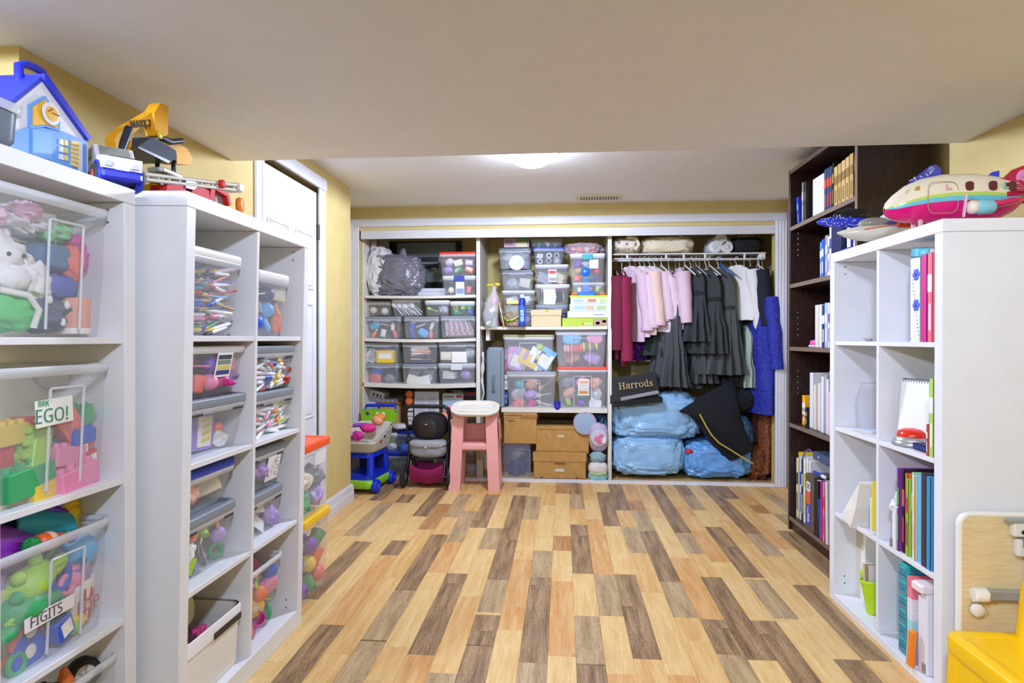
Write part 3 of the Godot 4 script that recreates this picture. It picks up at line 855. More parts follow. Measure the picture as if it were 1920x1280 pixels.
func fill_left_near() -> void:
	var f := frame_left_near
	var wf := {"taper": 0.9, "panel": true, "panel_w": 0.23, "panel_x": 0.14, "round": 0.03, "alpha": 0.2, "rim_alpha": 0.6, "loop": true}
	var w := 0.41
	var x := 0.52
	# top tub: soft toys and clothes
	var a := slot(f, x, LV_NEAR[3], -0.185)
	bin("clear_tub", "large open clear tub of soft toys on the nearest unit's top shelf", a, w, 0.34, 0.312, wf)
	var push := Transform3D(Basis(), Vector3(0.035, 0, -0.004))
	var ac := a * push
	var p := "in the nearest unit's top clear tub"
	var soft := func(called, label, cat, at: Vector3, r: Vector3, hex, amp, sd, sq := 1.0, b := Basis()):
		var t := thing(called, label, cat)
		t.transform = ac * Transform3D(b, at)
		put("fabric", g().lump(Vector3.ZERO, r, amp, 1.7, sd, 30, 20, sq), noisy("fab" + hex, [hex, Color(hex).lightened(0.08).to_html(false)], 0.06, 6.0, 0.9), t)
		return t
	var lamb = soft.call("plush_lamb", "white plush lamb with floppy ears " + p, "soft toy", Vector3(-0.075, 0.165, 0.06), Vector3(0.085, 0.075, 0.07), "f3efec", 0.25, 11)
	put("ear", g().lump(Vector3(0.075, -0.005, 0.03), Vector3(0.022, 0.03, 0.016), 0.1), M("efe3da", 0.9), lamb)
	put("muzzle", g().lump(Vector3(0.01, -0.04, 0.055), Vector3(0.045, 0.03, 0.03), 0.15), M("f6f2f0", 0.9), lamb)
	for s in [-1, 1]: put("eye", g().lump(Vector3(0.012 + s * 0.018, 0.01, 0.068), Vector3.ONE * 0.005, 0, 1, 1, 8, 6), M("2a2624", 0.3), lamb)
	soft.call("white_scarf", "crumpled white and grey scarf " + p, "scarf", Vector3(0.0, 0.26, 0.05), Vector3(0.10, 0.035, 0.08), "e4e3e6", 0.5, 21)
	soft.call("pink_sock", "pale pink sock bunched up high " + p, "sock", Vector3(-0.02, 0.278, 0.105), Vector3(0.04, 0.022, 0.03), "f2b9d3", 0.4, 31)
	soft.call("pink_glove", "pale pink glove lying left " + p, "glove", Vector3(-0.10, 0.255, 0.10), Vector3(0.035, 0.025, 0.03), "f0c6da", 0.45, 33)
	soft.call("white_vest", "white cotton vest hanging down at the middle " + p, "vest", Vector3(0.0, 0.12, 0.10), Vector3(0.045, 0.05, 0.035), "f1eeea", 0.4, 41)
	soft.call("green_bag", "bright green cloth bag with a white strap " + p, "bag", Vector3(-0.06, 0.055, 0.10), Vector3(0.085, 0.045, 0.045), "4fcf66", 0.25, 51)
	var st := thing("bag_strap", "white strap over the green bag " + p, "strap")
	st.transform = ac
	put("strap", g().tube([Vector3(-0.10, 0.098, 0.125), Vector3(-0.055, 0.09, 0.146), Vector3(-0.03, 0.06, 0.149), Vector3(-0.035, 0.02, 0.14)], 0.007, 8), M("f0ece6", 0.8), st)
	var dots = soft.call("dotted_cloth", "slate grey cloth with white dots " + p, "cloth", Vector3(0.04, 0.055, 0.09), Vector3(0.07, 0.045, 0.05), "5b6577", 0.35, 61)
	for k in [[0.02, 0.02, 0.048], [-0.02, 0.03, 0.04], [0.045, 0.0, 0.036], [0.01, -0.02, 0.046]]: put("white_dot", g().lump(Vector3(k[0], k[1], k[2]), Vector3(0.008, 0.01, 0.004), 0, 1, 1, 10, 6), M("f2f1ee", 0.8), dots)
	soft.call("towel_roll", "steel blue rolled towel, upper one " + p, "towel", Vector3(0.065, 0.185, 0.07), Vector3(0.05, 0.035, 0.06), "4f7799", 0.1, 71, 0.6)
	soft.call("towel_roll", "indigo blue rolled towel, lower one " + p, "towel", Vector3(0.065, 0.115, 0.075), Vector3(0.055, 0.034, 0.06), "5660b4", 0.1, 72, 0.6)
	soft.call("navy_cloth", "navy cloth folded behind the lamb " + p, "cloth", Vector3(-0.10, 0.105, 0.05), Vector3(0.06, 0.03, 0.05), "3f5390", 0.2, 73)
	soft.call("green_net", "pale green net cloth near the rim " + p, "cloth", Vector3(0.075, 0.25, 0.07), Vector3(0.05, 0.035, 0.05), "8ed88e", 0.5, 81)
	soft.call("pink_hat", "magenta and coral knitted doll hat " + p, "hat", Vector3(0.135, 0.195, 0.085), Vector3(0.035, 0.06, 0.035), "d0479c", 0.3, 91)
	soft.call("coral_ball", "coral knitted ball beside the doll hat " + p, "ball", Vector3(0.10, 0.175, 0.115), Vector3(0.025, 0.045, 0.025), "f2745c", 0.3, 92)
	var pc := thing("peach_cup", "peach plastic tumbler standing at the right " + p, "cup")
	pc.transform = slot(f, x + 0.14, LV_NEAR[3] + 0.008, -0.075)
	put("cup", g().lathe([[0.001, 0], [0.034, 0], [0.036, 0.085], [0.033, 0.085], [0.031, 0.006], [0.001, 0.006]], 20), M("f3a88c", 0.5), pc)
	put("base_ring", g().lathe([[0.035, 0.0], [0.036, 0.006], [0.036, 0.012], [0.034, 0.014]], 20, Transform3D(), false), M("f1e7df", 0.5), pc)
	# second tub: building blocks
	var b := slot(f, x, LV_NEAR[2], -0.185)
	var t2 := bin("clear_tub", "large open clear tub of big building blocks with handwritten paper label", b, w, 0.34, 0.29, wf)
	var note_ := put("paper_label", g().box(Vector3(0.02, 0.19, 0.168), Vector3(0.10, 0.058, 0.001), 0.0, Basis(Vector3.BACK, 0.05)), M("f0f1ea", 0.8), t2)
	lettering("handwriting", "EGO!", 0.03, M("4d8b6b", 0.8), note_, Vector3(0.012, 0.182, 0.169))
	lettering("handwriting", "BRK", 0.012, M("3f9a68", 0.8), note_, Vector3(-0.01, 0.21, 0.169))
	p = "in the block tub on the nearest unit"
	for k in [["block", "yellow", -0.075, 0.145, 0.10, 0.0, 1.1], ["block", "orange", -0.10, 0.105, 0.09, 0.2, 1.0], ["block", "red", -0.08, 0.085, 0.10, 1.4, 0.9], ["block", "lime", -0.02, 0.10, 0.12, 1.25, 1.15], ["block", "green", -0.06, 0.045, 0.125, 0.05, 1.5], ["block", "yellow", -0.01, 0.017, 0.13, 0.1, 1.0], ["block", "cream", -0.09, 0.015, 0.12, 0.0, 0.9],
		["slope", "coral", 0.075, 0.135, 0.11, -0.8, 1.2], ["slope", "red", 0.035, 0.15, 0.06, 0.4, 1.0], ["block", "green", 0.125, 0.15, 0.10, 0.45, 1.0], ["block", "blue", 0.11, 0.115, 0.12, 0.0, 0.85], ["block", "sky", 0.055, 0.10, 0.09, -0.1, 0.9], ["block", "pink", 0.06, 0.077, 0.12, -0.1, 1.1], ["cube", "white", 0.115, 0.085, 0.125, 0.1, 0.4], ["slope", "coral", 0.145, 0.09, 0.10, -1.5, 0.8],
		["block", "green", 0.08, 0.05, 0.115, 0.0, 0.8], ["block", "red", 0.04, 0.05, 0.12, 0.05, 0.7], ["cube", "red", 0.135, 0.05, 0.11, 0.1, 0.95], ["block", "pink", 0.075, 0.02, 0.125, 0.12, 1.4], ["block", "purple", -0.06, 0.075, 0.05, 0.3, 1.0], ["block", "teal", 0.01, 0.13, 0.03, 0.2, 1.0], ["block", "tan", -0.04, 0.125, 0.03, 0.2, 1.2]]:
		small(k[0], k[1], ("low" if k[3] < 0.08 else "high") + (" left " if k[2] < 0.02 else " right ") + p, b * push * Transform3D(Basis(Vector3.BACK, k[5]) * Basis(Vector3.UP, 0.15), Vector3(k[2], k[3], k[4])), k[6])
	# third tub: fidget toys, heaped over the rim
	var c := slot(f, x, LV_NEAR[1], -0.185)
	var t3 := bin("clear_tub", "large open clear tub heaped with fidget toys, labelled by hand", c, w, 0.34, 0.265, wf)
	note_ = put("tape_label", g().box(Vector3(0.01, 0.105, 0.165), Vector3(0.13, 0.03, 0.001), 0.0, Basis(Vector3.BACK, 0.02)), M("efe6e8", 0.8), t3)
	lettering("handwriting", "FIGITS", 0.022, M("5a5a60", 0.8), note_, Vector3(0.0, 0.105, 0.166))
	p = "in the fidget tub on the nearest unit"
	for k in [["frog", "lime", -0.03, 0.17, 0.11, 0.5, 1.3], ["frog", "green", -0.055, 0.125, 0.12, 0.2, 1.2], ["disc", "cream", -0.11, 0.14, 0.12, 0.0, 0.9], ["disc", "coral", -0.04, 0.075, 0.13, 0.1, 1.1], ["disc", "cream", 0.02, 0.12, 0.11, 0.0, 0.8], ["ring", "coral", 0.02, 0.14, 0.10, 0.6, 0.7], ["disc", "blue", -0.045, 0.03, 0.135, 0.2, 0.9], ["ring", "orange", -0.09, 0.055, 0.12, 1.3, 0.9],
		["ring", "purple", 0.05, 0.18, 0.10, 0.0, 1.0], ["ring", "blue", 0.045, 0.155, 0.13, 0.4, 0.8], ["ball", "sky", 0.13, 0.185, 0.10, 0.0, 1.0], ["ball", "pink", 0.10, 0.135, 0.11, 0.0, 0.75], ["cup", "lilac", 0.11, 0.15, 0.13, 0.6, 0.5], ["ring", "pink", 0.065, 0.13, 0.13, 1.0, 0.6], ["cube", "blue", 0.03, 0.045, 0.135, 0.3, 0.9], ["cube", "sky", 0.055, 0.035, 0.11, -0.3, 0.8], ["frog", "green", 0.035, 0.085, 0.12, 0.1, 0.6],
		["ball", "yellow", 0.10, 0.03, 0.12, 0.0, 0.5], ["ball", "lime", 0.075, 0.025, 0.135, 0.0, 0.35], ["ring", "green", -0.08, 0.02, 0.14, 1.1, 0.6], ["spoon", "purple", 0.14, 0.215, 0.11, -0.4, 0.8], ["spoon", "green", 0.03, 0.215, 0.12, 0.5, 1.3], ["spoon", "orange", 0.015, 0.20, 0.11, 0.6, 0.9], ["ball", "magenta", 0.03, 0.19, 0.08, 0, 0.8], ["cube", "green", 0.02, 0.075, 0.07, 0.2, 1.0], ["ball", "teal", -0.02, 0.20, 0.05, 0, 0.9], ["ball", "coral", 0.075, 0.075, 0.06, 0, 1.0], ["ball", "lilac", -0.10, 0.19, 0.08, 0, 1.0]]:
		small(k[0], k[1], ("low" if k[3] < 0.12 else "high") + (" left " if k[2] < 0.02 else " right ") + p, c * push * Transform3D(Basis(Vector3.BACK, k[5]) * Basis(Vector3.UP, 0.1), Vector3(k[2], k[3], k[4])), k[6])
	var pop := thing("popcorn_toy", "red-striped popcorn bucket toy " + p, "toy")
	pop.transform = c * push * Transform3D(Basis(Vector3.BACK, -0.05), Vector3(0.115, 0.02, 0.09))
	pop.scale = Vector3.ONE * 1.25
	put("bucket", g().lathe([[0.001, 0], [0.034, 0], [0.042, 0.075], [0.04, 0.08], [0.001, 0.082]], 20), M("f4ece6", 0.6), pop)
	for k in 7:
		var a2 := TAU * k / 14.0 - 0.2
		put("stripe", g().box(Vector3(sin(a2) * 0.0385, 0.057, cos(a2) * 0.0385), Vector3(0.008, 0.028, 0.004), 0.001, Basis(Vector3.UP, a2)), M("c9383a", 0.6), pop)
		put("stripe", g().box(Vector3(sin(a2 + 0.1) * 0.035, 0.013, cos(a2 + 0.1) * 0.035), Vector3(0.007, 0.02, 0.004), 0.001, Basis(Vector3.UP, a2)), M("c9383a", 0.6), pop)
	lettering("print", "POP", 0.022, M("c14a44", 0.6), pop, Vector3(0, 0.033, 0.041))
	# heaped on top
	p = "heaped above the fidget tub's rim"
	var pb := thing("purple_bucket", "shiny purple toy bucket lying on its side " + p, "toy bucket")
	pb.transform = c * push * Transform3D(Basis(Vector3.BACK, 1.2), Vector3(-0.07, 0.25, 0.08))
	put("bucket", g().lathe([[0.001, -0.06], [0.05, -0.06], [0.065, 0.06], [0.068, 0.064], [0.06, 0.06], [0.001, 0.02]], 24), M("8a1fb5", 0.25), pb)
	put("handle", g().tube([Vector3(0.06, 0.06, 0.02), Vector3(0.05, 0.09, 0.05), Vector3(0.0, 0.10, 0.06), Vector3(-0.05, 0.09, 0.05)], 0.005, 8), M("a040c8", 0.3), pb)
	var tc := thing("teal_tube", "teal blue plastic tube toy " + p, "toy tube")
	tc.transform = c * push * Transform3D(Basis(Vector3.BACK, 1.25), Vector3(0.05, 0.265, 0.06))
	put("tube", g().lathe([[0.036, -0.09], [0.042, -0.08], [0.042, 0.08], [0.036, 0.085], [0.03, 0.08], [0.03, -0.09]], 24, Transform3D(), false), M("1f9fb8", 0.35), tc)
	var px := thing("purple_case", "glossy violet plastic case at the back right " + p, "case")
	px.transform = c * push * Transform3D(Basis(Vector3.BACK, -0.45), Vector3(0.115, 0.275, 0.04))
	put("case", g().box(Vector3.ZERO, Vector3(0.10, 0.045, 0.06), 0.008), M("6a22c4", 0.3), px)
	put("lid", g().box(Vector3(0.0, 0.026, 0), Vector3(0.102, 0.01, 0.062), 0.003), M("a37fc8", 0.35), px)
	var yp := thing("paper_hat", "crinkled yellow paper crown standing at the right " + p, "crown")
	yp.transform = c * push * Transform3D(Basis(Vector3.BACK, -0.2), Vector3(0.155, 0.255, 0.06))
	put("crown", g().lump(Vector3.ZERO, Vector3(0.028, 0.04, 0.022), 0.3, 3.0, 5), M("f0cf12", 0.5), yp)
	put("brim", g().lump(Vector3(-0.012, 0.04, 0), Vector3(0.032, 0.018, 0.02), 0.4, 3.0, 6), M("e8c010", 0.5), yp)
	var ca := thing("toy_carrot", "orange toy carrot with a green top " + p, "toy carrot")
	ca.transform = c * push * Transform3D(Basis(Vector3.BACK, 1.45), Vector3(0.0, 0.255, 0.145))
	put("root", g().lathe([[0.001, -0.055], [0.008, -0.05], [0.02, 0.01], [0.018, 0.03], [0.001, 0.034]], 16), M("f0662c", 0.4), ca)
	put("stripe", g().lathe([[0.0195, -0.004], [0.021, 0.0], [0.0205, 0.01], [0.019, 0.014]], 16, Transform3D(), false), M("f4c9ae", 0.4), ca)
	put("leaf_top", g().lump(Vector3(0, 0.048, 0), Vector3(0.018, 0.022, 0.016), 0.3, 3, 2), M("128a3c", 0.5), ca)
	# bottom tub: construction toys
	var e := slot(f, x + 0.03, LV_NEAR[0], -0.185)
	bin("clear_tub", "open clear tub with an orange cone and toy wheel, nearest unit's bottom shelf", e, w, 0.34, 0.265, wf)
	p = "in the nearest unit's bottom tub"
	var cone := small("cone", "orange", p, e * push * Transform3D(Basis(Vector3.BACK, 0.1), Vector3(0.055, 0.22, 0.11)), 1.1)
	cone.set_meta("group", "")
	var wh := thing("wheel_toy", "black toy car wheel with a white hub " + p, "toy wheel")
	wh.transform = e * push * Transform3D(Basis(Vector3.UP, -0.5), Vector3(0.12, 0.225, 0.10))
	put("tyre", g().lathe([[0.024, -0.014], [0.036, -0.016], [0.038, 0.0], [0.036, 0.016], [0.024, 0.014]], 24, Transform3D(Basis(Vector3.RIGHT, PI / 2), Vector3.ZERO), false), M("1d1e20", 0.7), wh)
	put("hub", g().lathe([[0.001, -0.01], [0.025, -0.012], [0.025, 0.012], [0.02, 0.006], [0.001, 0.006]], 20, Transform3D(Basis(Vector3.RIGHT, PI / 2), Vector3.ZERO)), M("e9e8e6", 0.4), wh)
	for k in 5: put("spoke", g().box(Vector3(cos(TAU * k / 5) * 0.014, sin(TAU * k / 5) * 0.014, 0.010), Vector3(0.018, 0.004, 0.006), 0.001, Basis(Vector3.BACK, TAU * k / 5)), M("c9c8c6", 0.4), wh)
	small("block", "black", p, e * push * Transform3D(Basis(Vector3.BACK, 0.4), Vector3(0.0, 0.2, 0.09)), 1.2)
	small("ring", "green", p, e * push * Transform3D(Basis(Vector3.RIGHT, 1.2), Vector3(-0.03, 0.215, 0.12)), 0.9)
	small("block", "navy", p, e * push * Transform3D(Basis(Vector3.BACK, -0.3), Vector3(0.06, 0.15, 0.1)), 1.4)

func fill_left() -> void:
	var f := frame_left
	var z := -0.19
	var white := {"lid": "ecebe8", "lid_h": 0.022, "taper": 0.84, "loop": true, "side_latch": true, "alpha": 0.24}
	var grey := {"lid": "858c95", "lid_h": 0.024, "taper": 0.84, "ribs": true, "alpha": 0.2}
	var bf: Transform3D
	var nudge := Transform3D(Basis(), Vector3(0.012, 0, 0))
	# top shelf
	bf = slot(f, 0.192, LV[3], z)
	bin("lidded_bin", "tall clear bin of pens with a white lid, left unit's top shelf", bf, 0.30, 0.33, 0.25, white)
	var p := "in the white-lidded pen bin on top shelf"
	var pens := [["marker", "yellow"], ["pencil", "orange"], ["marker", "teal"], ["pencil", "red"], ["marker", "blue"], ["pencil", "navy"], ["marker", "pink"], ["pencil", "green"], ["marker", "black"], ["pencil", "purple"], ["marker", "red"], ["pencil", "sky"], ["pencil", "tan"], ["marker", "white"], ["pencil", "grey"]]
	for r in 17:
		for k in 6:
			var q: Array = pens[(r * 7 + k * 4) % pens.size()]
			var y := 0.014 + r * 0.0115
			var ends := k < 2
			var b := Basis.from_euler(Vector3(PI / 2 + rng.randf_range(-0.1, 0.1), rng.randf_range(-0.3, 0.3), 0)) if ends else Basis.from_euler(Vector3(rng.randf_range(-0.1, 0.1), rng.randf_range(-0.25, 0.25), PI / 2 + rng.randf_range(-0.3, 0.3)))
			if r > 12 and k > 3: continue
			small(q[0], q[1], p, bf * Transform3D(b, Vector3(-0.02 + k * 0.03 if ends else 0.055 + rng.randf_range(-0.02, 0.02), y, 0.075 if ends else 0.138 - (k - 2) * 0.02)), 0.8)
	small("pouch", "navy", p, bf * Transform3D(Basis(Vector3.BACK, 0.9), Vector3(0.03, 0.16, 0.06)), 0.8)
	small("cloth", "silver", p, bf * Transform3D(Basis(), Vector3(0.045, 0.15, 0.105)), 0.35)
	bf = slot(f, 0.555, LV[3], z)
	bin("lidded_bin", "shorter clear toy bin with a white lid, left unit's top shelf", bf, 0.25, 0.33, 0.225, white)
	fill(bf * nudge, 0.23, 0.31, 0.15, 0.02, [["ball", "blue"], ["ring", "sky"], ["cup", "orange"], ["cube", "grey", 1.2], ["ball", "sky"], ["figure", "orange"], ["spoon", "white"], ["ball", "navy"], ["box", "cream"], ["cup", "red"], ["ring", "green"], ["block", "blue"]], 0.062, "in the short white-lidded toy bin")
	# second row
	bf = slot(f, 0.21, LV[2], z)
	var gl := bin("lidded_bin", "clear bin of crafts with dark grey lid and purple boxes, second row", bf, 0.33, 0.34, 0.168, grey)
	var p2 := "in the lower bin of purple boxes"
	var bx := thing("game_box", "dark blue boxed craft kit standing left " + p2, "box")
	bx.transform = bf * Transform3D(Basis(), Vector3(-0.10, 0.067, 0.10))
	put("carton", g().box(Vector3.ZERO, Vector3(0.07, 0.12, 0.03), 0.001), M("33408f", 0.5), bx)
	lettering("print", "Fruits", 0.018, M("f0a23a", 0.6), bx, Vector3(0.015, -0.01, 0.0156), Basis(Vector3.BACK, PI / 2), "Droid Sans", true)
	bx = thing("game_box", "lilac boxed craft kit with yellow lettering standing middle " + p2, "box")
	bx.transform = bf * Transform3D(Basis(Vector3.BACK, -0.06), Vector3(0.0, 0.068, 0.10))
	put("carton", g().box(Vector3.ZERO, Vector3(0.12, 0.122, 0.03), 0.001), M("8f6fc4", 0.5), bx)
	var pan := put("front_print", g().box(Vector3(0.012, -0.006, 0.0155), Vector3(0.07, 0.09, 0.001)), M("e9e4d8", 0.6), bx)
	for k in 4: put("yellow_print", g().box(Vector3(0.02, 0.03 - k * 0.02, 0.0165), Vector3(0.04, 0.013, 0.001), 0.0, Basis(Vector3.BACK, 0.2)), M("d9c63c", 0.6), pan)
	small("ball", "coral", p2, bf * Transform3D(Basis(), Vector3(0.10, 0.06, 0.10)), 0.45)
	small("cloth", "white", p2, bf * Transform3D(Basis(), Vector3(0.095, 0.025, 0.11)), 0.6)
	bf = slot(f, 0.215, LV[2] + 0.168, z)
	var sb := bin("lidded_bin", "clear lidless bin of pink toys stacked on the grey-lidded craft bin", bf, 0.325, 0.33, 0.15, {"taper": 0.82, "loop": true, "rim": "eef0f2", "rim_alpha": 0.75, "sticker": [0.62, 0.62, 0.085, 0.075, ["f2f2ee", "3b4258", "7d8f86", "d8cf6c", "2f3f86"]]})
	fill(bf * nudge, 0.30, 0.31, 0.11, 0.012, [["ring", "magenta"], ["cup", "coral"], ["ball", "pink"], ["frog", "magenta"], ["letter", "lilac"], ["ring", "red"], ["spoon", "pink"], ["ball", "purple"], ["cup", "orange"], ["figure", "pink"], ["ring", "lilac"], ["cloth", "teal"]], 0.058, "in the lidless bin of pink toys")
	var mk := func(y: float, lab: String, place: String, cols: Array):
		var q := slot(f, 0.565, y, z)
		bin("lidded_bin", lab, q, 0.325, 0.34, 0.158, grey)
		for r in 7:
			for k in 6:
				var b := Basis.from_euler(Vector3(rng.randf_range(-0.15, 0.15), rng.randf_range(-0.35, 0.35), PI / 2 * (1 if (r + k) % 2 else -1) + rng.randf_range(-0.35, 0.35)))
				small("marker", cols[(r * 5 + k * 3) % cols.size()], place, q * Transform3D(b, Vector3(-0.05 + (k % 3) * 0.07 + rng.randf_range(-0.015, 0.015), 0.014 + r * 0.0155 - (0.02 if k % 3 == 1 and r == 6 else 0.0), 0.14 - (k / 3) * 0.024)), 0.85)
	mk.call(LV[2], "clear bin of markers with a grey lid, the lower of two stacked", "in the lower grey-lidded marker bin", ["green", "orange", "white", "pink", "teal", "coral", "white", "sky", "lime", "black"])
	mk.call(LV[2] + 0.159, "clear bin of markers with a grey lid, the upper of two stacked", "in the upper grey-lidded marker bin", ["blue", "yellow", "purple", "coral", "teal", "white", "red", "pink", "white", "grey"])
	# third row
	bf = slot(f, 0.19, LV[1], z)
	bin("lidded_bin", "clear toy bin with a grey lid under the blue-lidded one", bf, 0.29, 0.33, 0.185, grey)
	fill(bf * nudge, 0.23, 0.31, 0.135, 0.015, [["cup", "lime"], ["disc", "grey"], ["ring", "green"], ["cloth", "white"], ["spoon", "cream"], ["ball", "lilac"], ["block", "orange"], ["cone", "lime"], ["ring", "peach"], ["block", "orange"], ["ball", "sky"], ["card", "tan"]], 0.058, "in the grey-lidded bin below the blue lid")
	bf = slot(f, 0.185, LV[1] + 0.186, z)
	bin("lidded_bin", "small clear bin with a glossy blue lid, left unit's third row", bf, 0.28, 0.33, 0.135, {"lid": "1d3cb4", "lid_h": 0.022, "taper": 0.8, "alpha": 0.2, "loop": true})
	fill(bf * nudge, 0.21, 0.29, 0.085, 0.014, [["cloth", "peach"], ["card", "cream"], ["pouch", "lilac"], ["cloth", "white"], ["card", "tan"], ["cloth", "grey"]], 0.075, "in the small blue-lidded bin")
	bf = slot(f, 0.53, LV[1], z)
	bin("lidded_bin", "clear stationery bin with grey lid, third row right, lower", bf, 0.27, 0.33, 0.16, grey)
	fill(bf * nudge, 0.25, 0.31, 0.11, 0.014, [["disc", "cream"], ["card", "white"], ["cloth", "lilac"], ["box", "tan"], ["card", "cream"], ["spoon", "blue"], ["cloth", "silver"], ["box", "peach"]], 0.07, "in the lower stationery bin of third row")
	bf = slot(f, 0.535, LV[1] + 0.161, z)
	var wb := bin("lidded_bin", "clear bin with dark grey lid and white label, third row right, upper", bf, 0.275, 0.33, 0.155, grey.merged({"lid": "6a6f78", "sticker": [0.70, 0.5, 0.095, 0.09, ["f2f2f0"]]}, true))
	lettering("handwriting", "Fun", 0.03, M("9a9aa8", 0.8), wb, Vector3(0.06, 0.07, 0.163), Basis(Vector3.BACK, 1.4))
	fill(bf * nudge, 0.25, 0.31, 0.10, 0.014, [["card", "pink"], ["cloth", "lilac"], ["disc", "blue"], ["card", "cream"], ["ring", "white"], ["card", "coral"]], 0.07, "in the upper stationery bin of third row")
	# bottom row
	bf = slot(f, 0.21, LV[0], z)
	var fb := thing("fabric_box", "off-white open fabric box holding straw hats, left unit's bottom row", "fabric box")
	fb.transform = bf
	var rings := []
	for k in [[0.0, 0.29, 0.32], [0.01, 0.30, 0.33], [0.13, 0.305, 0.335], [0.19, 0.315, 0.34]]: rings.append(rring(k[1], k[2], 0.03, k[0]))
	rings.append(rring(0.30, 0.325, 0.028, 0.188)); rings.append(rring(0.29, 0.315, 0.028, 0.02))
	var ivory := noisy("ivory_cloth", ["e9e4da", "efebe3"], 0.05, 5.0, 0.9)
	put("box_cloth", g().loft(rings, true, true, true), ivory, fb)
	put("cuff", g().loft([rring(0.319, 0.344, 0.03, 0.15), rring(0.322, 0.347, 0.03, 0.192), rring(0.312, 0.337, 0.03, 0.194)], true, false, false), M("f2f1f2", 0.8), fb)
	put("label_holder", g().box(Vector3(0.06, 0.158, 0.1745), Vector3(0.15, 0.02, 0.003), 0.001), M("3b322a", 0.7), fb)
	var hat := func(lab, at: Vector3, r: float):
		var h := thing("straw_hat", lab, "hat")
		h.transform = bf * Transform3D(Basis.from_euler(Vector3(1.15, 0.45, 0.25)), at)
		put("brim", g().lathe([[r * 0.55, 0.0], [r, -0.004], [r + 0.003, 0.0], [r, 0.005], [r * 0.55, 0.006]], 28, Transform3D(), false), M("d8cfa0", 0.85), h)
		put("crown", g().lathe([[r * 0.9, 0.004], [r * 0.86, 0.02], [r * 0.8, 0.028], [0.001, 0.032]], 28), M("e2dab0", 0.85), h)
		put("band", g().lathe([[r * 0.895, 0.006], [r * 0.885, 0.013], [r * 0.87, 0.016]], 28, Transform3D(), false), M("7d7446", 0.8), h)
	hat.call("larger pale straw hat standing up in the off-white fabric box", Vector3(0.02, 0.225, 0.02), 0.085)
	hat.call("smaller pale straw hat at the left in the off-white fabric box", Vector3(-0.10, 0.20, 0.06), 0.075)
	var mc := thing("maroon_cloth", "dark maroon cloth under the hats in the off-white fabric box", "cloth")
	mc.transform = bf * Transform3D(Basis(), Vector3(-0.06, 0.155, 0.10))
	put("cloth", g().lump(Vector3.ZERO, Vector3(0.08, 0.03, 0.06), 0.5, 2, 3), M("4a0d1c", 0.9), mc)
	mc = thing("pink_cloth", "raspberry pink cloth scrap in the off-white fabric box", "cloth")
	mc.transform = bf * Transform3D(Basis(), Vector3(-0.02, 0.16, 0.13))
	put("cloth", g().lump(Vector3.ZERO, Vector3(0.045, 0.025, 0.03), 0.5, 2, 4), M("b0346a", 0.9), mc)
	bf = slot(f, 0.535, LV[0], z)
	bin("open_bin", "clear open bin of pink and green toys, left unit's bottom row", bf, 0.27, 0.33, 0.25, {"taper": 0.82, "rim": "f2f0f0", "rim_alpha": 0.75, "loop": true, "side_latch": true})
	fill(bf * nudge, 0.25, 0.31, 0.20, 0.014, [["ball", "coral"], ["cup", "magenta"], ["ring", "green"], ["ball", "teal"], ["disc", "yellow"], ["spoon", "lime"], ["cube", "sky"], ["ball", "orange"], ["pouch", "pink"], ["cloth", "pink"], ["spoon", "lime"], ["ball", "blue"], ["frog", "pink"], ["ball", "pink"], ["cup", "coral"]], 0.068, "in the open pink-and-green toy bin")
	# stacked tubs between the unit and the door
	bf = Transform3D(Basis(Vector3.UP, PI / 2), Vector3(-1.22, 0, -2.545))
	bin("lidded_bin", "tall narrow clear tub with a yellow lid on the floor by the door", bf, 0.30, 0.36, 0.36, {"lid": "f2c31c", "lid_h": 0.03, "taper": 0.86, "alpha": 0.24, "body": "e6ddd6"})
	fill(bf * nudge, 0.26, 0.33, 0.24, 0.02, [["ball", "purple"], ["cup", "green"], ["ball", "coral"], ["block", "blue"], ["ball", "yellow"], ["cup", "orange"], ["ring", "green"]], 0.085, "in the yellow-lidded tub by the door")
	bf.origin.y = 0.36
	bin("lidded_bin", "clear tub with an orange lid stacked on the yellow-lidded tub", bf, 0.30, 0.36, 0.31, {"lid": "f4581c", "lid_h": 0.03, "taper": 0.86, "alpha": 0.24, "sticker": [0.62, 0.84, 0.12, 0.06, ["e6e4e6"]]})
	fill(bf * nudge, 0.26, 0.33, 0.16, 0.02, [["cloth", "green"], ["cloth", "lilac"], ["cloth", "cream"], ["cloth", "grey"]], 0.1, "in the orange-lidded tub by the door")

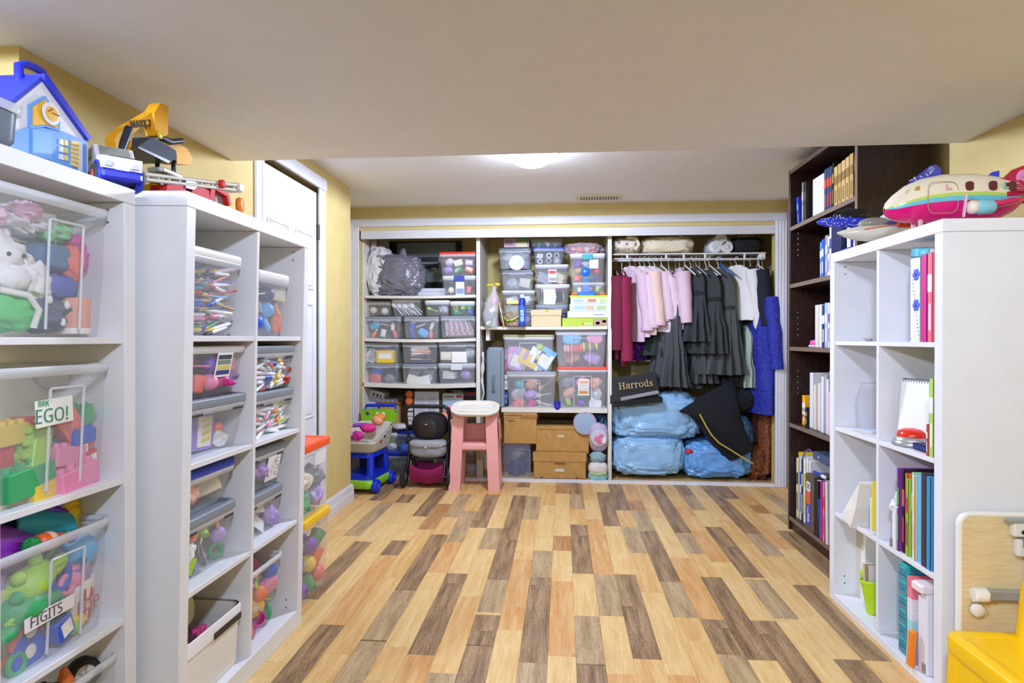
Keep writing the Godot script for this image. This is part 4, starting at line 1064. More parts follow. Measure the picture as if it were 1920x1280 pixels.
# ---------- right unit ----------
func fill_right() -> void:
	var f := frame_right
	var lv := LV_RIGHT
	var ux := func(t: float): return (t - 0.02) * 1.04
	# top row
	var clip := thing("binder_clip", "small grey clip lying alone in the right unit's empty top cell", "clip")
	clip.transform = slot(f, 0.17, lv[3], -0.08, 0.4)
	put("clip_body", g().box(Vector3(0, 0.006, 0), Vector3(0.022, 0.012, 0.02), 0.003), M("9a9aa0", 0.4), clip)
	put("wire", g().tube([Vector3(-0.006, 0.006, 0.01), Vector3(-0.006, 0.012, 0.026), Vector3(0.006, 0.012, 0.026), Vector3(0.006, 0.006, 0.01)], 0.0012, 6), M("c0c0c4", 0.3, 0.8), clip)
	var fb := book("white folder with blue flowers beside the magenta binder, right unit", slot(f, 0.615, lv[3], -0.012, 0.0), 0.058, 0.275, 0.21, "eceaf2", "", "", "folder", "folder")
	for k in [[0.22, "4666d8"], [0.12, "4666d8"]]:
		for a in 6: put("flower_petal", g().lump(Vector3(0.006 + cos(TAU * a / 6) * 0.012, k[0] + sin(TAU * a / 6) * 0.012, 0.0), Vector3(0.009, 0.009, 0.0015), 0, 1, 1, 10, 6), M(k[1], 0.6), fb)
		put("flower_eye", g().lump(Vector3(0.006, k[0], 0.001), Vector3(0.006, 0.006, 0.002), 0, 1, 1, 10, 6), M("2f3f9c", 0.6), fb)
	for k in 26:
		put("dot", g().lump(Vector3(-0.026 + 0.05 * fposmod(k * 0.618, 1.0), 0.01 + 0.255 * fposmod(k * 0.381, 1.0), 0.0), Vector3(0.0024, 0.0024, 0.001), 0, 1, 1, 8, 5), M(["3c3c46", "e2a83a", "d86a8c", "3c3c46"][k % 4], 0.6), fb)
	book("magenta ring binder standing in the right unit's top cell", slot(f, 0.668, lv[3], -0.01), 0.03, 0.28, 0.25, "d8148c", "", "", "binder", "binder")
	book("coral pink binder at the right end of the top cell", slot(f, 0.703, lv[3], -0.008), 0.026, 0.28, 0.25, "f06f7c", "e8e2e4", "", "binder", "binder")
	var tb := book("teal hardback lying slanted on top of the pink binders", slot(f, 0.64, lv[3] + 0.285, -0.015) * Transform3D(Basis(Vector3.BACK, PI / 2 - 0.12), Vector3(0.045, 0, 0)), 0.03, 0.10, 0.2, "3aa3b8", "58c4e0")
	# second row
	var paper := thing("paper_sheet", "pale blue paper slip lying in the left cell, second row", "paper")
	paper.transform = slot(f, 0.17, lv[2] + 0.0005, -0.08, 0.2)
	put("sheet", g().box(Vector3(0, 0.003, 0), Vector3(0.11, 0.005, 0.06), 0.001), M("c6d2e4", 0.7), paper)
	put("sheet_under", g().box(Vector3(0.02, 0.0005, 0.02), Vector3(0.09, 0.001, 0.05)), M("e9d9b6", 0.7), paper)
	var sl := thing("plastic_sleeve", "clear plastic sleeve leaning on the divider, second row left cell", "sleeve")
	sl.transform = slot(f, 0.13, lv[2], -0.13) * Transform3D(Basis(Vector3.BACK, 0.12), Vector3.ZERO)
	put("sleeve", g().extrude(PackedVector2Array([Vector2(-0.07, 0.004), Vector2(0.07, 0.004), Vector2(0.075, 0.13), Vector2(0.05, 0.19), Vector2(-0.05, 0.19), Vector2(-0.075, 0.13)]), -0.001, 0.001, Transform3D(Basis(Vector3.UP, PI / 2), Vector3.ZERO)), plastic("e4e4ea", 0.4, 0.3), sl)
	put("edge", g().tube([Vector3(0, 0.005, 0.07), Vector3(0, 0.13, 0.075), Vector3(0, 0.19, 0.05), Vector3(0, 0.19, -0.05)], 0.0018, 6), M("b8b8be", 0.4), sl)
	var pad := thing("notepad", "white spiral drawing pad leaning behind the red button", "notepad")
	pad.transform = slot(f, 0.515, lv[2], -0.075, 0.3) * Transform3D(Basis(Vector3.RIGHT, -0.1), Vector3.ZERO)
	put("sheets", g().box(Vector3(0, 0.115, 0), Vector3(0.17, 0.22, 0.006), 0.001), M("eceef0", 0.8), pad)
	for k in 15: put("spiral_ring", g().box(Vector3(-0.077 + k * 0.011, 0.225, 0), Vector3(0.003, 0.014, 0.011), 0.001), M("8d9299", 0.4), pad)
	var bt := thing("push_button", "round red push button toy on a silver base", "button")
	bt.transform = slot(f, 0.50, lv[2], -0.07)
	put("base", g().lathe([[0.001, 0], [0.062, 0], [0.066, 0.006], [0.064, 0.014], [0.058, 0.02], [0.058, 0.028], [0.05, 0.033], [0.001, 0.033]], 32), M("b9bbbf", 0.28, 0.6), bt)
	put("red_cap", g().lathe([[0.05, 0.03], [0.05, 0.038], [0.046, 0.05], [0.03, 0.058], [0.001, 0.061]], 32, Transform3D(), true), M("e02a18", 0.2), bt)
	put("rim_ring", g().lathe([[0.059, 0.018], [0.062, 0.021], [0.059, 0.024]], 32, Transform3D(), false), M("d8dadd", 0.25, 0.7), bt)
	book("navy notebook lying flat behind the red button", slot(f, 0.645, lv[2] + 0.012, -0.03) * Transform3D(Basis(Vector3.BACK, PI / 2), Vector3.ZERO), 0.02, 0.075, 0.16, "22306e", "", "", "notebook", "notebook")
	book("lime green binder at the right end, second row", slot(f, 0.712, lv[2], -0.008), 0.022, 0.245, 0.22, "b5d86a", "f0f2ea", "", "binder", "binder")
	book("thin red and white booklet beside the lime binder", slot(f, 0.693, lv[2], -0.006), 0.008, 0.10, 0.16, "d65a50", "f2eeea", "", "booklet", "booklet")
	# third row
	var pch := thing("paper_pouch", "cream paper pouch leaning on the divider, third row left cell", "pouch")
	pch.transform = slot(f, 0.185, lv[1], -0.08) * Transform3D(Basis(Vector3.BACK, -0.48), Vector3.ZERO)
	put("paper", g().loft([PackedVector3Array([Vector3(-0.05, 0, 0.09), Vector3(0.03, 0, 0.09), Vector3(0.04, 0, -0.09), Vector3(-0.04, 0, -0.09)]), PackedVector3Array([Vector3(-0.03, 0.10, 0.085), Vector3(0.03, 0.10, 0.09), Vector3(0.03, 0.10, -0.09), Vector3(-0.03, 0.10, -0.08)]), PackedVector3Array([Vector3(-0.008, 0.2, 0.08), Vector3(0.008, 0.205, 0.09), Vector3(0.008, 0.205, -0.09), Vector3(-0.008, 0.2, -0.08)])], true, true, true, false), M("ece7dc", 0.8), pch)
	put("fold", g().box(Vector3(0.004, 0.185, 0.0), Vector3(0.014, 0.03, 0.17), 0.003), M("f1e7d6", 0.8), pch)
	var ylw := thing("yellow_card", "yellow card tucked behind the cream paper pouch", "card")
	ylw.transform = slot(f, 0.35, lv[1], -0.02)
	put("card", g().box(Vector3(0, 0.11, 0), Vector3(0.006, 0.18, 0.03), 0.001), M("ead94a", 0.7), ylw)
	put("white_back", g().box(Vector3(-0.006, 0.07, 0.0), Vector3(0.004, 0.14, 0.034), 0.001), M("f0efe8", 0.7), ylw)
	var cols := [["purple and green folder at the left of the third row", 0.545, 0.012, "8a3f9c", "58b84a", 0.285], ["black folder with multicoloured stickers, third row", 0.565, 0.014, "24222a", "d8623c", 0.285], ["orange and blue folder beside the black one", 0.582, 0.014, "e0703a", "4a4fc0", 0.275], ["lime and red folder, third row", 0.598, 0.012, "a6cf45", "d2383a", 0.26], ["pale green folder in the middle of the third row", 0.617, 0.018, "a9d7a4", "eef0e6", 0.285], ["cream folder next to the light blue binder", 0.637, 0.016, "ede3c9", "e2cf95", 0.28], ["light blue binder, third row", 0.664, 0.03, "6db8dc", "", 0.29], ["dark brown binder, third row", 0.694, 0.026, "3d3236", "", 0.30], ["blue binder at the right end, third row", 0.722, 0.022, "3f8fc0", "", 0.295]]
	for c in cols: book(c[0], slot(f, c[1] - 0.03, lv[1], -0.024 + rng.randf() * 0.014), c[2], c[5], 0.24, c[3], c[4], "", "folder" if c[2] < 0.02 else "binder", "folder" if c[2] < 0.02 else "binder")
	var wp2 := thing("paper_wad", "crumpled white paper sheets hanging out before the folders", "paper")
	wp2.transform = slot(f, 0.495, lv[1], -0.035)
	put("crumple", g().lump(Vector3(0, 0.15, 0), Vector3(0.022, 0.045, 0.035), 0.5, 2, 6), M("e9e9ea", 0.85), wp2)
	put("sheets", g().box(Vector3(0.004, 0.08, 0), Vector3(0.016, 0.16, 0.06), 0.002), M("eeeeef", 0.85), wp2)
	put("clip", g().box(Vector3(-0.006, 0.02, 0.032), Vector3(0.012, 0.03, 0.004), 0.001), M("9b9da2", 0.3, 0.7), wp2)
	# bottom row
	var cup := thing("pencil_cup", "lime green tapered pencil cup holding cards, right unit's bottom row", "cup")
	cup.transform = slot(f, 0.225, lv[0], -0.07) * Transform3D(Basis(Vector3.BACK, 0.1).scaled(Vector3(0.8, 0.85, 0.8)), Vector3.ZERO)
	put("cup", g().lathe([[0.001, 0], [0.028, 0], [0.045, 0.13], [0.052, 0.135], [0.052, 0.15], [0.046, 0.15], [0.04, 0.13], [0.026, 0.006], [0.001, 0.006]], 24), M("b7dd15", 0.4), cup)
	put("ear_knob", g().lump(Vector3(-0.05, 0.165, 0.015), Vector3(0.022, 0.024, 0.012), 0, 1, 1, 16, 10), M("b7dd15", 0.4), cup)
	for k in 3:
		var cd := thing("card", ["white card standing in the lime pencil cup", "brown card standing in the lime pencil cup", "black-edged card leaning in the lime pencil cup"][k], "card")
		cd.transform = cup.transform * Transform3D(Basis(Vector3.BACK, 0.1 - 0.08 * k), Vector3(-0.012 + k * 0.012, 0.02, 0.0))
		put("card", g().box(Vector3(0, 0.10, 0), Vector3(0.003, 0.2, 0.05), 0.0008), M(["efece4", "c79a66", "d9d6cc"][k], 0.7), cd)
		put("edge", g().box(Vector3(0, 0.10, 0.0255), Vector3(0.0034, 0.2, 0.001)), M(["dcd8cc", "a87c4c", "3a3a3c"][k], 0.7), cd)
	var wbx := thing("paper_box", "white open paper box behind the lime pencil cup", "box")
	wbx.transform = slot(f, 0.075, lv[0], -0.15)
	put("carton", g().box(Vector3(0, 0.15, 0), Vector3(0.09, 0.30, 0.12), 0.002), M("ebe8df", 0.8), wbx)
	put("window", g().box(Vector3(0.0, 0.24, 0.0605), Vector3(0.06, 0.07, 0.001)), M("bdb49a", 0.8), wbx)
	var bb := thing("striped_binder", "teal binder with magenta and purple stripes, bottom row", "binder")
	bb.transform = slot(f, 0.54, lv[0], -0.015)
	put("cover", g().box(Vector3(0, 0.155, -0.12), Vector3(0.06, 0.31, 0.24), 0.006), M("149c9c", 0.4), bb)
	for k in 24:
		put("stripe", g().box(Vector3(0, 0.016 + k * 0.0122, 0.0003), Vector3(0.05 - 0.012 * (k % 3), 0.003, 0.001)), M(["c63aa0", "2c3a86", "7a3fb0", "55c4d0"][k % 4], 0.4), bb)
		put("stripe", g().box(Vector3(0.0303, 0.013 + k * 0.0122, -0.03), Vector3(0.001, 0.004, 0.05 - 0.01 * (k % 2))), M(["2c3a86", "7a3fb0"][k % 2], 0.4), bb)
		put("stripe", g().box(Vector3(-0.0303, 0.013 + k * 0.0122, -0.03 - 0.008 * (k % 3)), Vector3(0.001, 0.005, 0.05)), M(["c63aa0", "2c3a86"][k % 2], 0.4), bb)
	var pf := thing("folder", "pastel folder fading from pink to lilac beside the striped binder", "folder")
	pf.transform = slot(f, 0.592, lv[0], -0.01)
	var fade := ["c9a9dc", "b9b4e2", "a9cbe0", "a8d8dc", "e2dfe6", "e9dce2", "ee7f8c", "ee7580"]
	for k in 8: put("band", g().box(Vector3(0, 0.018 + k * 0.0355, -0.11), Vector3(0.03, 0.0352, 0.22), 0.001), M(fade[k], 0.5), pf)
	var wl := thing("white_folder", "white folded paper folder with a grey stud, bottom row", "folder")
	wl.transform = slot(f, 0.655, lv[0], -0.015)
	put("sheet", g().box(Vector3(0, 0.14, -0.08), Vector3(0.05, 0.28, 0.16), 0.003), M("e6e4ea", 0.7), wl)
	put("flap", g().box(Vector3(0, 0.275, -0.07), Vector3(0.062, 0.03, 0.18), 0.006), M("ede0e0", 0.7), wl)
	put("stud", g().lump(Vector3(-0.012, 0.25, 0.002), Vector3(0.005, 0.005, 0.003), 0, 1, 1, 10, 6), M("5a5a62", 0.4), wl)
	put("clip", g().box(Vector3(0.012, 0.02, 0.002), Vector3(0.016, 0.03, 0.004), 0.001), M("a3a5aa", 0.3, 0.7), wl)
	var oc := thing("pencil_case", "bright orange slim pencil case in front of the white folder", "pencil case")
	oc.transform = slot(f, 0.625, lv[0], 0.004) * Transform3D(Basis(Vector3.BACK, -0.1), Vector3.ZERO)
	put("case", g().box(Vector3(0, 0.065, 0), Vector3(0.022, 0.125, 0.018), 0.004), M("f58a1c", 0.5), oc)
	put("zip", g().box(Vector3(-0.009, 0.065, 0.0095), Vector3(0.004, 0.118, 0.002)), M("cfc6bc", 0.4), oc)

# ---------- books in the dark bookcase; spines look along -x ----------
func bslot(z: float, shelf: int, lean := 0.0, out := 0.03) -> Transform3D:
	return Transform3D(Basis(Vector3.UP, -PI / 2) * Basis(Vector3.BACK, lean), Vector3(BX + out, book_lv[shelf] + 0.0005, z))

func fill_bookcase() -> void:
	var t := "on the bookcase's top shelf"
	book("royal blue book leaning at the far end " + t, bslot(-3.635, 1, 0.12), 0.03, 0.17, 0.16, "1f3fb4", "6f8ae0")
	book("grey book with worn spine " + t, bslot(-3.575, 1), 0.022, 0.235, 0.17, "8f8a8c", "c9c4c4")
	book("dark brown tall book " + t, bslot(-3.54, 1), 0.03, 0.23, 0.17, "2a2020", "5a4a40")
	var wbk := book("wide white album " + t, bslot(-3.40, 1, 0.0, 0.05), 0.17, 0.225, 0.2, "dcd9cc", "", "", "album", "album")
	for k in 3: book(["first", "second", "third"][k] + " navy and red volume right of the white album " + t, bslot(-3.275 + k * 0.031, 1), 0.029, 0.225, 0.17, "2a4266", "d0442c", "navy encyclopedia volumes on the bookcase")
	book("slim dark green book before the gold volumes " + t, bslot(-3.187, 1), 0.014, 0.235, 0.17, "26332c", "b89a4c")
	for k in 5: book(["first", "second", "third", "fourth", "last"][k] + " gold-bound volume from the dark green book " + t, bslot(-3.155 + k * 0.041, 1), 0.038, 0.205 + 0.004 * k, 0.17, ["c9a868", "bd9a5a", "cfae70"][k % 3], "8f6f36", "gold bound volumes on the bookcase")
	book("red patterned book near the gold volumes " + t, bslot(-2.945, 1), 0.024, 0.24, 0.17, "b3322c", "e4d0c0")
	book("blue and white patterned book " + t, bslot(-2.92, 1), 0.022, 0.24, 0.17, "54689c", "e6e4ea")
	book("purple patterned book at the near end " + t, bslot(-2.894, 1), 0.022, 0.235, 0.17, "5c4a72", "c8a0a0")
	t = "on the bookcase's second shelf"
	var b2 := [["sky blue thin book", 0.02, "6f9ad8", "e2e6f0", 0.19], ["blue book with white lettering", 0.024, "2f62b8", "dfe6f4", 0.2], ["royal blue slim book", 0.018, "244fae", "", 0.205], ["mauve grey book", 0.026, "a59aa8", "e0d8dc", 0.215], ["white book", 0.022, "dfe0e2", "7f8698", 0.205], ["white and blue striped book", 0.022, "e4e5ea", "3a4f90", 0.25]]
	var z := -3.34
	for k in b2:
		z += k[1] / 2
		book("%s %s" % [k[0], t], bslot(z, 2), k[1], k[4], 0.17, k[2], k[3])
		z += k[1] / 2 + 0.001
	book("wide navy binder %s" % t, bslot(-3.145, 2), 0.115, 0.285, 0.22, "141a4c", "", "", "binder", "binder")
	var bag := thing("paper_bag", "white paper gift bag with gold ribbon " + t, "bag")
	bag.transform = bslot(-3.0, 2)
	put("paper", g().box(Vector3(0, 0.12, -0.06), Vector3(0.14, 0.24, 0.09), 0.004), M("dfdde2", 0.6), bag)
	put("ribbon", g().tube([Vector3(0.05, 0.23, -0.02), Vector3(0.055, 0.285, 0.0), Vector3(0.06, 0.26, 0.008), Vector3(0.058, 0.2, 0.008)], 0.006, 8), M("c2a63c", 0.4), bag)
	t = "on the bookcase's third shelf"
	var b3 := [["cream book", 0.05, "d9d5c6", "", 0.225], ["white paperback", 0.036, "e3e1da", "", 0.225], ["navy and white lettered book", 0.03, "24345e", "e4e8ec", 0.22], ["light blue book", 0.036, "a8c4e8", "dfe6f0", 0.23], ["white bordered book", 0.024, "e8e6e4", "8a6fb0", 0.228], ["lilac paperback", 0.03, "c9bcc8", "6a4a8c", 0.225], ["grey paperback", 0.04, "b4b0b4", "e6e4e4", 0.22]]
	z = -3.40
	for k in b3:
		z += k[1] / 2
		book("%s %s" % [k[0], t], bslot(z, 3), k[1], k[4], 0.16, k[2], k[3])
		z += k[1] / 2 + 0.001
	var stp := thing("stapler", "small pink and white stapler beside the cream book", "stapler")
	stp.transform = bslot(-3.455, 3, 0.0, 0.05)
	put("base", g().box(Vector3(0, 0.006, 0), Vector3(0.075, 0.012, 0.04), 0.004), M("efe6ea", 0.4), stp)
	put("top", g().lump(Vector3(0, 0.022, 0), Vector3(0.034, 0.018, 0.02), 0, 1, 1, 18, 10, 0.7), M("e85aa4", 0.35), stp)
	t = "on the bookcase's fourth shelf"
	var dic := book("yellow and white dictionary " + t, bslot(-3.59, 4, 0.0, 0.045), 0.05, 0.165, 0.13, "f0b21c", "e4dcc4", "", "dictionary", "dictionary")
	put("front_panel", g().box(Vector3(-0.0, 0.09, 0.0012), Vector3(0.042, 0.06, 0.0008)), M("ece6d4", 0.6), dic)
	lettering("print", "Dic", 0.02, M("7a6a4a", 0.6), dic, Vector3(0, 0.085, 0.0022), Basis(), "Droid Serif")
	put("purple_mark", g().box(Vector3(-0.008, 0.05, 0.0016), Vector3(0.014, 0.016, 0.0008)), M("4a2a7c", 0.6), dic)
	book("blue and cream booklet standing behind the dictionary", bslot(-3.535, 4, 0.0, 0.12), 0.05, 0.25, 0.1, "6f86c4", "e6e2d0", "", "booklet", "booklet")
	book("small black box file before the papers", bslot(-3.52, 4, 0.0, 0.03), 0.03, 0.105, 0.12, "232024", "c9884c", "", "box file", "box_file")
	var mags := [["white magazine file", 0.05, "dfe0e4", 0.30], ["pale green folder", 0.02, "c9cfa6", 0.2], ["cream folder", 0.03, "e0d9c8", 0.24], ["white envelope bundle", 0.05, "e4dfe0", 0.25], ["pinkish folder", 0.022, "d8c4c8", 0.26], ["white magazine", 0.03, "e6e6ea", 0.29], ["grey-blue magazine", 0.024, "a9b4c4", 0.30], ["white booklet", 0.03, "e9e6e2", 0.28], ["pale pink folder", 0.04, "e6bfcc", 0.22], ["blue and orange leaflet", 0.02, "2a44b4", 0.27]]
	z = -3.495
	for k in mags:
		z += k[1] / 2
		book("%s %s" % [k[0], t], bslot(z, 4, rng.randf_range(-0.015, 0.015), 0.02 + rng.randf() * 0.02), k[1], k[3], 0.2, k[2], "", "", "folder", "folder")
		z += k[1] / 2 + 0.003
	var yc := thing("yellow_cloth", "small yellow duster lying on the papers, fourth shelf", "cloth")
	yc.transform = bslot(-3.235, 4, 0.0, 0.04)
	put("cloth", g().lump(Vector3(0, 0.315, -0.03), Vector3(0.05, 0.018, 0.03), 0.4, 2, 2), M("d4c86c", 0.9), yc)
	t = "on the bookcase's bottom shelf"
	var low := [["white patterned folder", 0.03, "d9dce4", 0.34, "3a4a8c"], ["yellow document wallet", 0.016, "ecd83c", 0.38, ""], ["blue and white booklet", 0.024, "d4dcf0", 0.36, "2444b0"], ["black spiral notebook", 0.022, "2c2a2e", 0.35, "b9b9bd"], ["white ring file with holes", 0.035, "e6e4de", 0.36, "c9c64a"], ["cream magazine file", 0.035, "e2dfd6", 0.37, ""], ["white document file", 0.03, "e9e8ea", 0.36, ""]]
	z = -3.66
	for k in low:
		z += k[1] / 2
		book("%s %s" % [k[0], t], bslot(z, 5), k[1], k[3], 0.22, k[2], k[4], "", "folder", "folder")
		z += k[1] / 2 + 0.003
	var fx := thing("box_file", "dark brown box file with an orange and blue sticker", "box file")
	fx.transform = bslot(-3.395, 5, 0.0, 0.0)
	put("case", g().box(Vector3(0, 0.15, -0.12), Vector3(0.11, 0.30, 0.24), 0.003), M("5f5340", 0.6), fx)
	var lb := put("sticker", g().box(Vector3(-0.01, 0.145, 0.0006), Vector3(0.05, 0.23, 0.001)), M("2c3fc0", 0.5), fx)
	put("white_band", g().box(Vector3(-0.01, 0.235, 0.0014), Vector3(0.05, 0.05, 0.0006)), M("ecebf0", 0.5), lb)
	put("orange_band", g().box(Vector3(-0.01, 0.175, 0.0014), Vector3(0.05, 0.07, 0.0006)), M("f0561c", 0.5), lb)
	lettering("print", "Heavy-Duty", 0.012, M("e8e8f4", 0.5), lb, Vector3(-0.016, 0.085, 0.0016), Basis(Vector3.BACK, PI / 2))
	lettering("print", "Binder", 0.012, M("e8e8f4", 0.5), lb, Vector3(-0.002, 0.07, 0.0016), Basis(Vector3.BACK, PI / 2))
	put("barcode", g().box(Vector3(-0.01, 0.235, 0.0018), Vector3(0.03, 0.03, 0.0004)), M("8a8890", 0.5), lb)
	book("black binder beside the dark box file", bslot(-3.31, 5, 0.0, 0.004), 0.05, 0.29, 0.24, "141416", "", "", "binder", "binder")
	book("blue plastic folder leaning out, bottom shelf", bslot(-3.262, 5, 0.08, 0.0), 0.012, 0.2, 0.2, "2468c4", "", "", "folder", "folder")
	book("magenta plastic folder, bottom shelf", bslot(-3.245, 5, 0.0, 0.0), 0.02, 0.3, 0.23, "b42ab0", "", "", "folder", "folder")
	book("pink and red folder beside the magenta one", bslot(-3.215, 5, 0.0, 0.0), 0.026, 0.3, 0.23, "e87a8c", "d83a3c", "", "folder", "folder")
	book("white plastic document wallet, bottom shelf", bslot(-3.175, 5, 0.03, 0.0), 0.03, 0.31, 0.23, "dcdce2", "", "", "folder", "folder")
	var dev := thing("label_printer", "slate blue flat device lying across the files", "device")
	dev.transform = bslot(-3.33, 5, 0.0, 0.03)
	put("case", g().box(Vector3(0, 0.40, -0.06), Vector3(0.2, 0.045, 0.12), 0.006), M("4a5470", 0.4), dev)
	put("button", g().lump(Vector3(-0.02, 0.402, 0.001), Vector3(0.006, 0.006, 0.002), 0, 1, 1, 10, 6), M("e2e4ea", 0.4), dev)
	put("cable", g().tube([Vector3(-0.10, 0.40, -0.02), Vector3(-0.15, 0.42, 0.0), Vector3(-0.2, 0.40, 0.0), Vector3(-0.23, 0.36, 0.0)], 0.004, 6), M("7a4a9c", 0.5), dev)
	var rod := thing("pen", "blue pen lying below the flat device", "pen")
	rod.transform = bslot(-3.3, 5, 0.0, 0.008)
	put("barrel", g().lathe([[0.001, -0.07], [0.008, -0.07], [0.008, 0.05], [0.001, 0.055]], 10, Transform3D(Basis(Vector3.BACK, PI / 2), Vector3(0, 0.325, 0))), M("1c3fb8", 0.4), rod)
	put("cap", g().lathe([[0.009, 0.05], [0.009, 0.09], [0.001, 0.092]], 10, Transform3D(Basis(Vector3.BACK, -PI / 2), Vector3(0, 0.325, 0))), M("dfe4f0", 0.4), rod)
	var tray := thing("file_tray", "cream upright file tray at the back of the bottom shelf", "tray")
	tray.transform = bslot(-3.42, 5, 0.0, 0.26)
	put("back", g().box(Vector3(0, 0.21, 0), Vector3(0.5, 0.42, 0.006), 0.002), M("cfcabc", 0.7), tray)
	put("lip", g().box(Vector3(0, 0.42, 0.006), Vector3(0.5, 0.01, 0.014), 0.002), M("e2ddd0", 0.7), tray)

# ---------- what fills the closet ----------
func cbin(r: Array, z: float, depth: float, label: String, o := {}, called := "lidded_bin") -> Array:    # r = photo rectangle of the front
	var a := W(r[0], r[3], z)
	var b := W(r[2], r[1], z)
	var xf := Transform3D(Basis(Vector3.UP, o.get("turn", 0.0)), Vector3((a.x + b.x) / 2, a.y, z - depth / 2))
	bin(called, label, xf, b.x - a.x, depth, b.y - a.y, o)
	return [xf, b.x - a.x, b.y - a.y]

func stock(q: Array, depth: float, spec: Array, size: float, place: String, share := 0.75, layers := 1) -> void:
	fill(q[0], q[1] * 0.78, depth * 0.82, q[2] * share - 0.02, 0.012, spec, size, place, layers, 0.0, 0.6)

func carton(label: String, r: Array, z: float, depth: float, hex: String, o := {}) -> Node3D:
	var k := pxbox(r[0], r[1], r[2], r[3], z, depth)
	var t := thing(o.get("called", "carton"), label, o.get("cat", "box"), k[0] - Vector3(0, k[1].y / 2, 0), o.get("turn", 0.0))
	var s: Vector3 = k[1]
	var lid: float = o.get("lid", 0.0)
	var m: Material = o.get("mat", M(hex, 0.7))
	put("body", g().box(Vector3(0, (s.y - lid) / 2, 0), Vector3(s.x * (0.97 if lid > 0 else 1.0), s.y - lid, s.z * 0.98), 0.002), m, t)
	if lid > 0: put("lid", g().box(Vector3(0, s.y - lid / 2, 0), Vector3(s.x, lid, s.z), 0.003), m, t)
	for p in o.get("print", []):       # [x share, y share, w share, h share, colour, name]
		put(p[5] if p.size() > 5 else "print", g().box(Vector3((p[0] - 0.5) * s.x, p[1] * s.y, s.z / 2 + (0.0006 if p[1] < 1.0 - lid / s.y else 0.0016)), Vector3(p[2] * s.x, p[3] * s.y, 0.0014)), M(p[4], 0.6), t)
	return t

func heap(called: String, label: String, cat: String, r: Array, z: float, depth: float, m: Material, amp: float, sd: int, sq := 0.75, part := "cloth", freq := 1.7) -> Node3D:
	var k := pxbox(r[0], r[1], r[2], r[3], z, depth)
	var t := thing(called, label, cat, k[0] - Vector3(0, k[1].y / 2, 0))
	var film := part == "film"
	put(part, g().lump(Vector3(0, k[1].y / 2, 0), k[1] / 2 * (1.0 + amp * 0.25), amp, freq, sd, 96 if film else 44, 64 if film else 30, sq, Basis(), 0.022 if film else 0.0), m, t)
	return t

func fill_closet() -> void:
	closet_left()
	closet_middle()
	closet_wardrobe()
	closet_floor()

